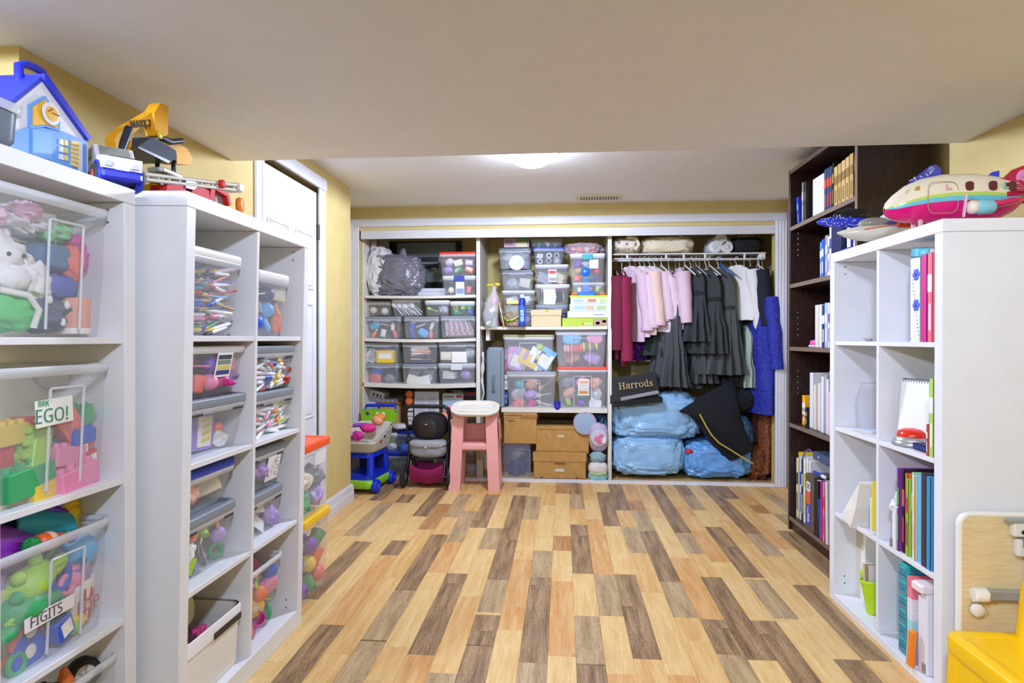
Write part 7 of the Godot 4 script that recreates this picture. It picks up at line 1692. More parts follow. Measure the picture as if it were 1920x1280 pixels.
	var ct := thing("coat", "black coat with a yellow zip thrown over the blue bags", "coat", W(1340, 860, -4.88))
	var wool := noisy("black_wool", ["0c0d12", "12141c", "191b26"], 0.05, 3.0, 0.95)
	var rings := []
	for i in 12:
		var u := i / 11.0
		var c := W(lerpf(1320, 1388, u), lerpf(742, 852, pow(u, 1.15)), -4.86 + 0.05 * sin(u * PI))
		var w := lerpf(0.20, 0.085, u)
		var ring := PackedVector3Array()
		for j in 26:
			var an := TAU * j / 26
			var k := 1.0 + 0.14 * sin(an * 3.0 + u * 5.0) + 0.08 * sin(an * 7.0 + u * 9.0)
			ring.append(c - ct.position + Vector3(cos(an) * w * 0.9 + sin(an) * 0.03, cos(an) * w * 0.55 + sin(an) * 0.02, sin(an) * 0.075) * k)
		rings.append(ring)
	put("cloth", g().loft(rings, true, true, true), wool, ct)
	put("hood", g().lump(W(1378, 748, -4.95) - ct.position, Vector3(0.17, 0.10, 0.14), 0.25, 2, 7, 36, 22), wool, ct)
	var zp := []
	for k in [[1312, 776], [1322, 795], [1334, 815], [1348, 830], [1368, 842], [1390, 856], [1412, 869]]: zp.append(W(k[0], k[1], -4.765) - ct.position)
	put("yellow_zip", g().tube(zp, 0.0055, 6), M("d2b94a", 0.5), ct)
	heap("leather_coat", "crumpled brown leather coat hem on the closet floor at the right", "coat", [1408, 838, 1446, 902], -4.88, 0.24, noisy("brown_leather", [], 0, 0), 0.3, 9, 0.7, "leather")

# ---------- toys standing on the floor before the closet ----------
func closet_floor() -> void:
	toy_cart()
	stroller()
	high_chair()

func wheel(t: Node3D, at: Vector3, r: float, w: float, tyre: Material, hub: Material, called := "wheel") -> void:
	var xf := Transform3D(Basis(Vector3.BACK, PI / 2), at)
	var m := put(called, g().lathe([[0.001, -w / 2], [r * 0.85, -w / 2], [r, -w * 0.3], [r, w * 0.3], [r * 0.85, w / 2], [0.001, w / 2]], 28, xf), tyre, t)
	put("hub", g().lathe([[0.001, -w / 2 - 0.006], [r * 0.35, -w / 2 - 0.004], [r * 0.4, -w / 2 + 0.001], [r * 0.4, w / 2 - 0.001], [r * 0.35, w / 2 + 0.004], [0.001, w / 2 + 0.006]], 18, xf), hub, m)

func toy_cart() -> void:
	var t := thing("toy_cart", "blue and lime ride-on toy cart with a beige basket by the wall", "toy cart", Vector3(-1.455, 0, -4.46), -0.1)
	var blue := M("1733c4", 0.28)
	var lime := M("8fc926", 0.35)
	var beige := M("d6cfc2", 0.5)
	put("base", g().loft([rring(0.24, 0.40, 0.04, 0.035), rring(0.27, 0.43, 0.05, 0.045), rring(0.27, 0.43, 0.05, 0.085), rring(0.24, 0.40, 0.04, 0.095)], true, true, true), lime, t)
	for s in [-1, 1]:
		for e in [-1, 1]: wheel(t, Vector3(s * 0.135, 0.05, e * 0.15), 0.05, 0.05, blue, M("2a56e6", 0.3))
	# cab with window openings: four corner posts, sills and a roof
	put("cab_sill", g().loft([rring(0.24, 0.36, 0.05, 0.095), rring(0.238, 0.35, 0.05, 0.125)], true, true, true), blue, t)
	for s in [-1, 1]:
		for e in [-1, 1]: put("cab_post", g().loft([rring(0.055, 0.055, 0.02, 0.12, 3, s * 0.092, e * 0.145), rring(0.05, 0.05, 0.02, 0.26, 3, s * 0.085, e * 0.125)], true, true, true), blue, t)
	put("cab_roof", g().loft([rring(0.225, 0.32, 0.05, 0.25), rring(0.22, 0.31, 0.05, 0.285)], true, true, true), blue, t)
	put("cab_panel", g().box(Vector3(0, 0.18, -0.1), Vector3(0.18, 0.16, 0.012), 0.003), M("0f1a5c", 0.4), t)
	# basket, higher at the back
	var bk := []
	for k in [[0.285, 0.22, 0.30, 0.0], [0.30, 0.25, 0.34, 0.0], [0.40, 0.29, 0.39, 0.16], [0.415, 0.31, 0.41, 0.16], [0.42, 0.29, 0.39, 0.16], [0.33, 0.25, 0.33, 0.05]]:
		var r := rring(k[1], k[2], 0.05, k[0], 4)
		for j in r.size(): r[j].y += -r[j].z * k[3] * 1.6
		bk.append(r)
	put("basket", g().loft(bk, true, true, true), beige, t)
	for k in 4: put("basket_slot", g().box(Vector3(0.141, 0.36 + 0.028 * k, 0.07 - 0.07 * k), Vector3(0.006, 0.026, 0.034), 0.003), M(["b8332c", "3a2a24", "a02a5a", "3a2a24"][k], 0.5), t)
	put("front_slot", g().box(Vector3(-0.02, 0.335, 0.178), Vector3(0.03, 0.022, 0.006), 0.003), M("2a2522", 0.6), t)
	put("rear_panel", g().extrude(PackedVector2Array([Vector2(-0.13, 0.46), Vector2(0.15, 0.46), Vector2(0.16, 0.56), Vector2(-0.13, 0.56)]), -0.22, -0.20), M("86c222", 0.4), t)
	for x in [-0.08, 0.0, 0.05]: put("eye_mark", g().lump(Vector3(x, 0.525, -0.199), Vector3(0.014, 0.014, 0.004), 0, 1, 1, 12, 7), M("e9ecd0" if x > -0.05 else "2a3a5c", 0.5), t)
	put("push_handle", g().tube([Vector3(-0.10, 0.54, -0.21), Vector3(-0.10, 0.585, -0.22), Vector3(0.14, 0.59, -0.22), Vector3(0.15, 0.54, -0.21)], 0.013, 10), blue, t)
	var d := thing("doll", "baby doll with orange hair lying in the toy cart's basket", "doll", t.position + Vector3(0.03, 0.42, 0.02), 0.3)
	put("head", g().lump(Vector3(0.06, 0.075, -0.04), Vector3(0.045, 0.042, 0.042), 0, 1, 1, 20, 12), M("eaa47c", 0.6), d)
	put("hair", g().lump(Vector3(0.072, 0.095, -0.048), Vector3(0.046, 0.032, 0.042), 0.2, 3, 2), M("e88a3a", 0.7), d)
	put("body", g().lump(Vector3(-0.01, 0.03, 0.03), Vector3(0.06, 0.035, 0.045), 0.15, 2, 5), M("d8308a", 0.8), d)
	put("arm", g().tube([Vector3(-0.02, 0.05, 0.02), Vector3(-0.08, 0.055, 0.03), Vector3(-0.12, 0.05, 0.04)], [0.018, 0.016, 0.012], 8), M("8a3fa8", 0.8), d)
	put("hand", g().lump(Vector3(-0.135, 0.05, 0.042), Vector3(0.016, 0.014, 0.014), 0.1), M("eab08c", 0.6), d)
	small("cloth", "magenta", "in the toy cart's basket", Transform3D(Basis(), t.position + Vector3(-0.03, 0.40, 0.11)), 0.8)
	small("cloth", "lilac", "in the toy cart's basket", Transform3D(Basis(), t.position + Vector3(-0.09, 0.40, 0.10)), 0.7)

func stroller() -> void:
	var t := thing("doll_stroller", "black doll stroller with grey pouch and magenta basket", "stroller", Vector3(-1.0, 0, -4.55), -0.04)
	var blk := M("17171a", 0.45)
	var rub := M("232426", 0.8)
	for s in [-1, 1]:
		wheel(t, Vector3(s * 0.175, 0.085, 0.07), 0.085, 0.028, rub, M("55585c", 0.4))
		wheel(t, Vector3(s * 0.15, 0.06, -0.19), 0.06, 0.026, rub, M("55585c", 0.4), "rear_wheel")
		put("side_tube", g().tube([Vector3(s * 0.165, 0.56, 0.06), Vector3(s * 0.16, 0.42, 0.03), Vector3(s * 0.15, 0.30, 0.0), Vector3(s * 0.155, 0.14, -0.02), Vector3(s * 0.15, 0.07, -0.19)], 0.011, 8), blk, t)
		put("front_tube", g().tube([Vector3(s * 0.15, 0.34, 0.0), Vector3(s * 0.145, 0.2, 0.06), Vector3(s * 0.165, 0.09, 0.07)], 0.010, 8), blk, t)
		put("joint", g().lump(Vector3(s * 0.158, 0.34, 0.02), Vector3(0.02, 0.03, 0.022), 0, 1, 1, 12, 8), blk, t)
		put("chrome_strut", g().tube([Vector3(s * 0.13, 0.2, 0.05), Vector3(s * 0.125, 0.08, 0.06)], 0.005, 6), M("b9bcc0", 0.25, 0.8), t)
	put("handle_bar", g().tube([Vector3(-0.165, 0.55, 0.06), Vector3(-0.16, 0.59, 0.068), Vector3(-0.13, 0.605, 0.07), Vector3(0.13, 0.605, 0.07), Vector3(0.16, 0.59, 0.068), Vector3(0.165, 0.55, 0.06)], 0.015, 10), blk, t)
	put("axle", g().tube([Vector3(-0.175, 0.085, 0.07), Vector3(0.175, 0.085, 0.07)], 0.006, 8), M("6d7074", 0.3, 0.7), t)
	put("hood", g().lump(Vector3(0, 0.45, -0.02), Vector3(0.135, 0.105, 0.11), 0.03, 2, 3, 30, 20, 0.75), M("1a1517", 0.85), t)
	put("hood_window", g().lump(Vector3(0, 0.44, 0.055), Vector3(0.085, 0.075, 0.04), 0.02, 2, 3, 24, 14, 0.7), M("241a18", 0.6), t)
	put("hood_badge", g().box(Vector3(0, 0.475, 0.098), Vector3(0.02, 0.005, 0.004), 0.001), M("d5d5d5", 0.4), t)
	put("pouch", g().lump(Vector3(0, 0.285, 0.02), Vector3(0.14, 0.065, 0.085), 0.06, 2, 7, 32, 20, 0.65), M("98989c", 0.9), t)
	put("pouch_flap", g().lump(Vector3(0, 0.325, 0.03), Vector3(0.142, 0.032, 0.088), 0.05, 2, 8, 32, 16, 0.65), M("a3a3a7", 0.9), t)
	put("snap", g().lump(Vector3(0, 0.308, 0.118), Vector3(0.007, 0.007, 0.004), 0, 1, 1, 10, 6), M("e4e4e4", 0.3), t)
	var b := g()
	var rings := []
	for i in 9:
		var u := i / 8.0
		var x := lerpf(-0.125, 0.125, u)
		var dip := 0.045 * (1 - pow(2 * u - 1, 2))
		rings.append(PackedVector3Array([Vector3(x, 0.185 - dip, 0.10), Vector3(x, 0.04 + 0.01 * sin(u * 9), 0.085), Vector3(x, 0.035, -0.10), Vector3(x, 0.17 - dip * 0.5, -0.13), Vector3(x, 0.165 - dip * 0.5, -0.125), Vector3(x, 0.042, -0.095), Vector3(x, 0.047, 0.08), Vector3(x, 0.182 - dip, 0.094)]))
	b.loft(rings, true, true, true)
	put("basket_cloth", b, M("9c1f6a", 0.8), t)

func high_chair() -> void:
	var t := thing("doll_high_chair", "pink plastic doll high chair with a cream tray", "high chair", Vector3(-0.645, 0, -4.555), 0.03)
	var pink := M("eaa7a0", 0.45)
	var s := 0.5
	# two side frames, each an inverted U that widens to the floor
	for k in [-1, 1]:
		var poly := PackedVector2Array([Vector2(-0.15, 0.0), Vector2(-0.075, 0.0), Vector2(-0.045, 0.30), Vector2(0.045, 0.30), Vector2(0.075, 0.0), Vector2(0.15, 0.0), Vector2(0.125, 0.36), Vector2(0.11, 0.565), Vector2(-0.11, 0.565), Vector2(-0.125, 0.36)])
		var lean := Transform3D(Basis(Vector3.BACK, k * 0.045) * Basis(Vector3.UP, PI / 2), Vector3(k * 0.145, 0, 0))
		put("side_frame", g().extrude(poly, -0.042, 0.042, lean), pink, t)
		put("side_recess", g().box(Vector3(k * 0.178, 0.43, 0.0), Vector3(0.006, 0.14, 0.14), 0.004, Basis(Vector3.BACK, k * 0.055)), M("e09a94", 0.5), t)
	put("seat", g().loft([rring(0.25, 0.2, 0.04, 0.30), rring(0.26, 0.21, 0.04, 0.315), rring(0.26, 0.21, 0.04, 0.335), rring(0.24, 0.19, 0.04, 0.34)], true, true, true), pink, t)
	put("front_bar", g().box(Vector3(0, 0.315, 0.105), Vector3(0.30, 0.05, 0.035), 0.012), pink, t)
	var bk := []
	for i in 9:
		var a := -1.2 + 2.4 * i / 8.0
		bk.append(PackedVector3Array([Vector3(sin(a) * 0.135, 0.33, -cos(a) * 0.11), Vector3(sin(a) * 0.135, 0.46, -cos(a) * 0.12), Vector3(sin(a) * 0.12, 0.46, -cos(a) * 0.105), Vector3(sin(a) * 0.12, 0.33, -cos(a) * 0.095)]))
	put("backrest", g().loft(bk, true, true, true), pink, t)
	var cream := M("e8e0d0", 0.4)
	var tilt := Basis(Vector3.RIGHT, 0.28)
	var tray := g()
	tray.loft([rring(0.30, 0.20, 0.08, 0.0, 6), rring(0.355, 0.25, 0.10, 0.012, 6), rring(0.36, 0.255, 0.10, 0.03, 6), rring(0.35, 0.245, 0.10, 0.038, 6), rring(0.285, 0.185, 0.07, 0.034, 6), rring(0.275, 0.175, 0.07, 0.022, 6)], true, true, true)
	put("tray", tray, cream, t, Vector3(0, 0.57, 0.06), tilt)
	put("tray_lip", g().tube([Vector3(-0.12, 0.04, 0.085), Vector3(0, 0.04, 0.10), Vector3(0.12, 0.04, 0.085)], 0.006, 8), cream, t, Vector3(0, 0.57, 0.06), tilt)

# ---------- toys on top of the shelving ----------
func side_poly(px: Array, x: float, o: Vector3) -> PackedVector2Array:      # outline measured on the plane x, as (away from the viewer, up) from o
	var r := PackedVector2Array()
	for p in px:
		var q := WX(p[0], p[1], x)
		r.append(Vector2(o.z - q.z, q.y - o.y))
	return r

func slab_along_x(t: Node3D, called: String, px: Array, x: float, th: float, m: Material) -> void:    # thickness goes back from the plane x
	put(called, g().extrude(side_poly(px, x, t.position), 0.0, th, Transform3D(Basis(Vector3(0, 0, -1), Vector3.UP, Vector3(-1, 0, 0)), Vector3(x - t.position.x, 0, 0))), m, t)

func toys_on_top() -> void:
	var y1 := 1.49
	# play house
	var x := -1.25
	var h := thing("toy_house", "white and blue toy house with a yellow clock gable", "toy house", Vector3(x, y1, -1.32))
	var wht := M("e9e6e6", 0.45)
	var sky := M("6fa5ea", 0.45)
	var roy := M("2a35c4", 0.4)
	var yel := M("f2b632", 0.45)
	slab_along_x(h, "gable_wall", [[18, 232], [14, 200], [84, 148], [166, 262], [164, 345], [20, 330]], x, 0.10, wht)
	slab_along_x(h, "lower_wall", [[22, 250], [60, 236], [118, 246], [162, 265], [163, 345], [22, 330]], x + 0.006, 0.006, sky)
	slab_along_x(h, "roof_edge", [[84, 138], [90, 140], [172, 258], [167, 263], [84, 148]], x + 0.012, 0.13, roy)
	slab_along_x(h, "roof_slope", [[12, 196], [84, 138], [86, 146], [15, 204]], x + 0.004, 0.12, M("3a46c8", 0.45))
	slab_along_x(h, "clock_frame", [[58, 240], [58, 196], [86, 180], [113, 222], [113, 246], [86, 238]], x + 0.010, 0.008, sky)
	slab_along_x(h, "clock_panel", [[63, 235], [63, 200], [85, 187], [108, 224], [108, 240], [86, 233]], x + 0.013, 0.004, yel)
	var c := WX(84, 214, x) - h.position
	var face := Transform3D(Basis(Vector3.BACK, -PI / 2), Vector3(0.014, c.y, c.z))
	put("clock_face", g().lathe([[0.001, 0.0], [0.026, 0.0], [0.026, 0.004], [0.001, 0.004]], 28, face), M("e6e6e4", 0.5), h)
	put("clock_center", g().lathe([[0.001, 0.004], [0.017, 0.004], [0.017, 0.0055], [0.001, 0.0055]], 24, face), yel, h)
	put("clock_hand", g().box(Vector3(0.0205, c.y + 0.002, c.z - 0.010), Vector3(0.001, 0.002, 0.022)), M("6a4a28", 0.6), h)
	put("clock_hand", g().box(Vector3(0.0205, c.y + 0.007, c.z + 0.006), Vector3(0.001, 0.002, 0.016), 0.0, Basis(Vector3.RIGHT, 0.7)), M("6a4a28", 0.6), h)
	slab_along_x(h, "door", [[62, 242], [98, 250], [98, 300], [62, 292]], x + 0.010, 0.006, M("7fb2f0", 0.45))
	for k in 3:
		for s in 2:
			var wx := 113 + s * 9
			var wy := 260 + k * 14 + s * 2
			slab_along_x(h, "window_pane", [[wx, wy], [wx + 6, wy + 2], [wx + 6, wy + 12], [wx, wy + 10]], x + 0.010, 0.005, M(["eef0f2", "f2d98a"][s], 0.45))
	for k in 6: slab_along_x(h, "yellow_brick", [[135, 263 + k * 8], [148, 266 + k * 8.4], [148, 273 + k * 8.4], [135, 270 + k * 8]], x + 0.010, 0.006, M("f0d586", 0.5))
	slab_along_x(h, "white_post", [[149, 266], [155, 268], [155, 345], [149, 345]], x + 0.010, 0.006, wht)
	var hp := []
	for p in [[36, 162], [35, 122], [50, 121], [66, 127], [79, 136], [80, 146]]: hp.append(WX(p[0], p[1], x - 0.05) - h.position)
	put("carry_handle", g().tube(hp, 0.010, 8), roy, h)
	# dark bin at the very left
	var gb := thing("storage_box", "slate grey plastic box with clear lid at the left edge", "storage box", Vector3(-1.165, 1.49, -1.05))
	var gx := WX(40, 262, -1.12)
	put("box", g().loft([rring(0.09, 0.24, 0.03, 0.0), rring(0.105, 0.27, 0.035, 0.02), rring(0.11, 0.275, 0.035, 0.075)], true, true, true), M("5b6670", 0.4), gb)
	put("lid", g().loft([rring(0.118, 0.285, 0.035, 0.074), rring(0.122, 0.29, 0.035, 0.08), rring(0.122, 0.29, 0.035, 0.092), rring(0.10, 0.27, 0.03, 0.096)], true, true, true), plastic("d9dde0", 0.6, 0.3), gb)
	# white and blue toy truck, nose towards the room
	var t := thing("toy_truck", "white and royal blue toy truck with red wheel hubs", "toy truck", Vector3(-1.20, 1.492, -1.55), -0.72)
	var nose := Transform3D(Basis(Vector3.UP, PI / 2), Vector3.ZERO)    # local +x is forward
	put("chassis", g().box(Vector3(0.0, 0.035, 0), Vector3(0.20, 0.03, 0.085), 0.006), roy, t)
	put("cab", g().extrude(PackedVector2Array([Vector2(-0.09, 0.045), Vector2(0.105, 0.045), Vector2(0.108, 0.075), Vector2(0.035, 0.088), Vector2(0.005, 0.125), Vector2(-0.075, 0.125), Vector2(-0.09, 0.10)]), -0.045, 0.045), wht, t)
	put("windscreen", g().box(Vector3(0.022, 0.108, 0), Vector3(0.004, 0.036, 0.07), 0.001, Basis(Vector3.BACK, 0.68)), M("8a8f86", 0.15), t)
	for s in [-1, 1]:
		put("side_window", g().box(Vector3(-0.03, 0.105, s * 0.0455), Vector3(0.06, 0.026, 0.002)), M("6f766f", 0.2), t)
		put("wheel_arch", g().lathe([[0.034, -0.008], [0.04, -0.008], [0.04, 0.008], [0.034, 0.008]], 20, Transform3D(Basis(Vector3.RIGHT, PI / 2), Vector3(0.055, 0.033, s * 0.042)), false), roy, t)
		for e in [0.055, -0.06]:
			var ww := put("tyre", g().lathe([[0.001, -0.011], [0.028, -0.011], [0.032, -0.006], [0.032, 0.006], [0.028, 0.011], [0.001, 0.011]], 22, Transform3D(Basis(Vector3.RIGHT, PI / 2), Vector3(e, 0.032, s * 0.045))), M("30363a", 0.7), t)
			put("red_hub", g().lathe([[0.001, -0.0125], [0.015, -0.0125], [0.015, 0.0125], [0.001, 0.0125]], 16, Transform3D(Basis(Vector3.RIGHT, PI / 2), Vector3(e, 0.032, s * 0.045))), M("d23a34", 0.4), ww)
		put("headlight", g().box(Vector3(0.106, 0.056, s * 0.03), Vector3(0.006, 0.014, 0.018), 0.002), M("c9ccd8", 0.2), t)
	put("grille", g().box(Vector3(0.104, 0.073, 0), Vector3(0.006, 0.012, 0.06), 0.002), M("5a5d66", 0.4), t)
	put("number_plate", g().box(Vector3(0.11, 0.048, 0), Vector3(0.003, 0.012, 0.03)), M("d9dcec", 0.4), t)
	put("bumper", g().box(Vector3(0.104, 0.03, 0), Vector3(0.02, 0.024, 0.09), 0.006), roy, t)
	# excavator
	x = -1.25
	var e := thing("toy_excavator", "yellow toy excavator with a raised arm and dark bucket", "toy excavator", Vector3(x, 1.495, -1.75))
	var ye := M("f0ae12", 0.6)
	var nv := M("262a3c", 0.4)
	slab_along_x(e, "boom", [[222, 296], [215, 262], [222, 250], [236, 240], [289, 208], [296, 214], [296, 226], [262, 240], [248, 252], [246, 294]], x + 0.02, 0.03, ye)
	slab_along_x(e, "stick", [[289, 212], [301, 193], [316, 199], [315, 252], [306, 258], [294, 254], [290, 236]], x + 0.028, 0.035, ye)
	put("pin", g().lathe([[0.001, 0.0], [0.012, 0.0], [0.012, 0.006], [0.001, 0.006]], 16, Transform3D(Basis(Vector3.BACK, -PI / 2), WX(298, 253, x + 0.028) - e.position)), M("e6c83c", 0.3), e)
	var cy := [WX(226, 287, x + 0.04) - e.position, WX(232, 268, x + 0.04) - e.position, WX(242, 240, x + 0.04) - e.position]
	put("hydraulic_ram", g().tube(cy, [0.008, 0.011, 0.011], 10), nv, e)
	put("hydraulic_ram", g().tube([WX(252, 286, x - 0.02) - e.position, WX(262, 262, x - 0.02) - e.position], 0.008, 10), nv, e)
	slab_along_x(e, "bucket", [[257, 276], [285, 257], [303, 266], [330, 282], [332, 296], [318, 305]], x + 0.04, 0.085, M("3a4354", 0.7))
	slab_along_x(e, "bucket_lip", [[258, 277], [262, 275], [320, 302], [316, 306]], x + 0.045, 0.095, nv)
	put("bucket_link", g().tube([WX(302, 258, x + 0.02) - e.position, WX(318, 266, x + 0.02) - e.position, WX(340, 264, x + 0.02) - e.position], 0.010, 10), nv, e)
	slab_along_x(e, "counterweight", [[314, 272], [330, 267], [350, 278], [362, 296], [358, 309], [332, 307], [331, 288]], x + 0.01, 0.06, ye)
	put("post", g().tube([WX(296, 298, x) - e.position, WX(296, 350, x) - e.position], 0.008, 8), nv, e)
	put("post", g().tube([WX(326, 300, x) - e.position, WX(326, 350, x) - e.position], 0.008, 8), nv, e)
	slab_along_x(e, "engine_cover", [[258, 334], [272, 328], [300, 336], [302, 358], [262, 356]], x + 0.07, 0.12, M("e0b80c", 0.35))
	put("tread", g().loft([rring(0.13, 0.16, 0.03, 0.0), rring(0.14, 0.17, 0.035, 0.01), rring(0.14, 0.17, 0.035, 0.03), rring(0.13, 0.16, 0.03, 0.04)], true, true, true), M("2b3038", 0.6), e, Vector3(-0.02, 0.0, 0.03))
	var bl := WX(264, 232, x + 0.0215) - e.position
	lettering("print", "MAXX 7", 0.020, M("2a2418", 0.6), e, Vector3(0.0225, bl.y, bl.z), Basis(Vector3.UP, PI / 2) * Basis(Vector3.BACK, 0.38), "Droid Sans", true)
	# fire engine with ladder
	x = -1.13
	var f := thing("toy_fire_engine", "red toy fire engine with a long grey ladder", "toy fire engine", Vector3(x, 1.497, -1.85))
	var red := M("cf2018", 0.65)
	slab_along_x(f, "rear_body", [[312, 358], [314, 346], [347, 346], [349, 360], [346, 366], [314, 362]], x, 0.09, red)
	slab_along_x(f, "middle_body", [[360, 366], [362, 346], [372, 346], [392, 358], [394, 378], [372, 376]], x, 0.09, red)
	slab_along_x(f, "cab_pillar", [[392, 382], [397, 350], [404, 351], [401, 386]], x, 0.02, red)
	slab_along_x(f, "cab_roof", [[396, 348], [404, 348], [430, 364], [434, 384], [430, 386], [426, 368], [402, 354]], x, 0.09, red)
	slab_along_x(f, "cab_glass", [[404, 356], [425, 369], [429, 384], [403, 382]], x - 0.02, 0.05, M("9a8f84", 0.6))
	slab_along_x(f, "blue_hose_box", [[348, 352], [349, 338], [366, 338], [370, 350], [364, 356]], x + 0.004, 0.07, M("2438b8", 0.4))
	slab_along_x(f, "floor_pan", [[312, 362], [350, 362], [434, 390], [436, 396], [312, 374]], x, 0.10, M("8a1812", 0.4))
	put("driver_head", g().lump(WX(382, 362, x - 0.03) - f.position, Vector3(0.013, 0.014, 0.013), 0, 1, 1, 14, 9), M("d08a5c", 0.6), f)
	put("driver_hair", g().lump(WX(381, 357, x - 0.03) - f.position, Vector3(0.015, 0.009, 0.015), 0.1, 1, 1, 14, 9), M("2c2018", 0.7), f)
	var lad := M("c2baa4", 0.45)
	for s in [0.0, -0.045]:
		for k in [[270, 326, 442, 347], [272, 336, 440, 356]]: put("ladder_rail", g().tube([WX(k[0], k[1], x + s) - f.position, WX(k[2], k[3], x + s) - f.position], 0.006, 8), lad, f)
	for k in 9:
		var u := k / 8.0
		var a := WX(lerpf(274, 440, u), lerpf(327, 347, u), x) - f.position
		var b := WX(lerpf(278, 436, u), lerpf(336, 355, u), x) - f.position
		put("ladder_rung", g().tube([a, b], 0.004, 6), lad, f)
		put("ladder_rung", g().tube([a, a - Vector3(0.045, 0, 0)], 0.004, 6), lad, f)
	put("basket_end", g().box(WX(438, 352, x - 0.02) - f.position, Vector3(0.06, 0.03, 0.03), 0.004), M("d5cfbc", 0.45), f)
	put("red_knob", g().lathe([[0.001, 0.0], [0.014, 0.0], [0.014, 0.012], [0.001, 0.012]], 18, Transform3D(Basis(Vector3.BACK, -PI / 2), WX(413, 345, x + 0.004) - f.position)), red, f)
	put("ladder_base", g().box(WX(310, 325, x - 0.02) - f.position, Vector3(0.05, 0.014, 0.09), 0.003), M("8d8a84", 0.4), f)
	put("orange_wheel", g().lathe([[0.001, -0.01], [0.024, -0.01], [0.028, 0.0], [0.024, 0.01], [0.001, 0.01]], 22, Transform3D(Basis(Vector3.BACK, PI / 2) * Basis(Vector3.RIGHT, 0.3), WX(450, 385, x + 0.005) - f.position)), M("f08a1c", 0.4), f)
	toy_airplane()
	toy_speedboat()

func arc_skin(stations: Array, a0: float, a1: float, grow := 0.0) -> Geo:     # part of a hull: stations [x, centre height, half height, half width]
	var rings := []
	for s in stations:
		var r := PackedVector3Array()
		for j in 13:
			var a := lerpf(a0, a1, j / 12.0)
			r.append(Vector3(s[0], s[1] + sin(a) * (s[2] + grow), cos(a) * (s[3] + grow)))
		rings.append(r)
	return g().loft(rings, false, false, false, true)

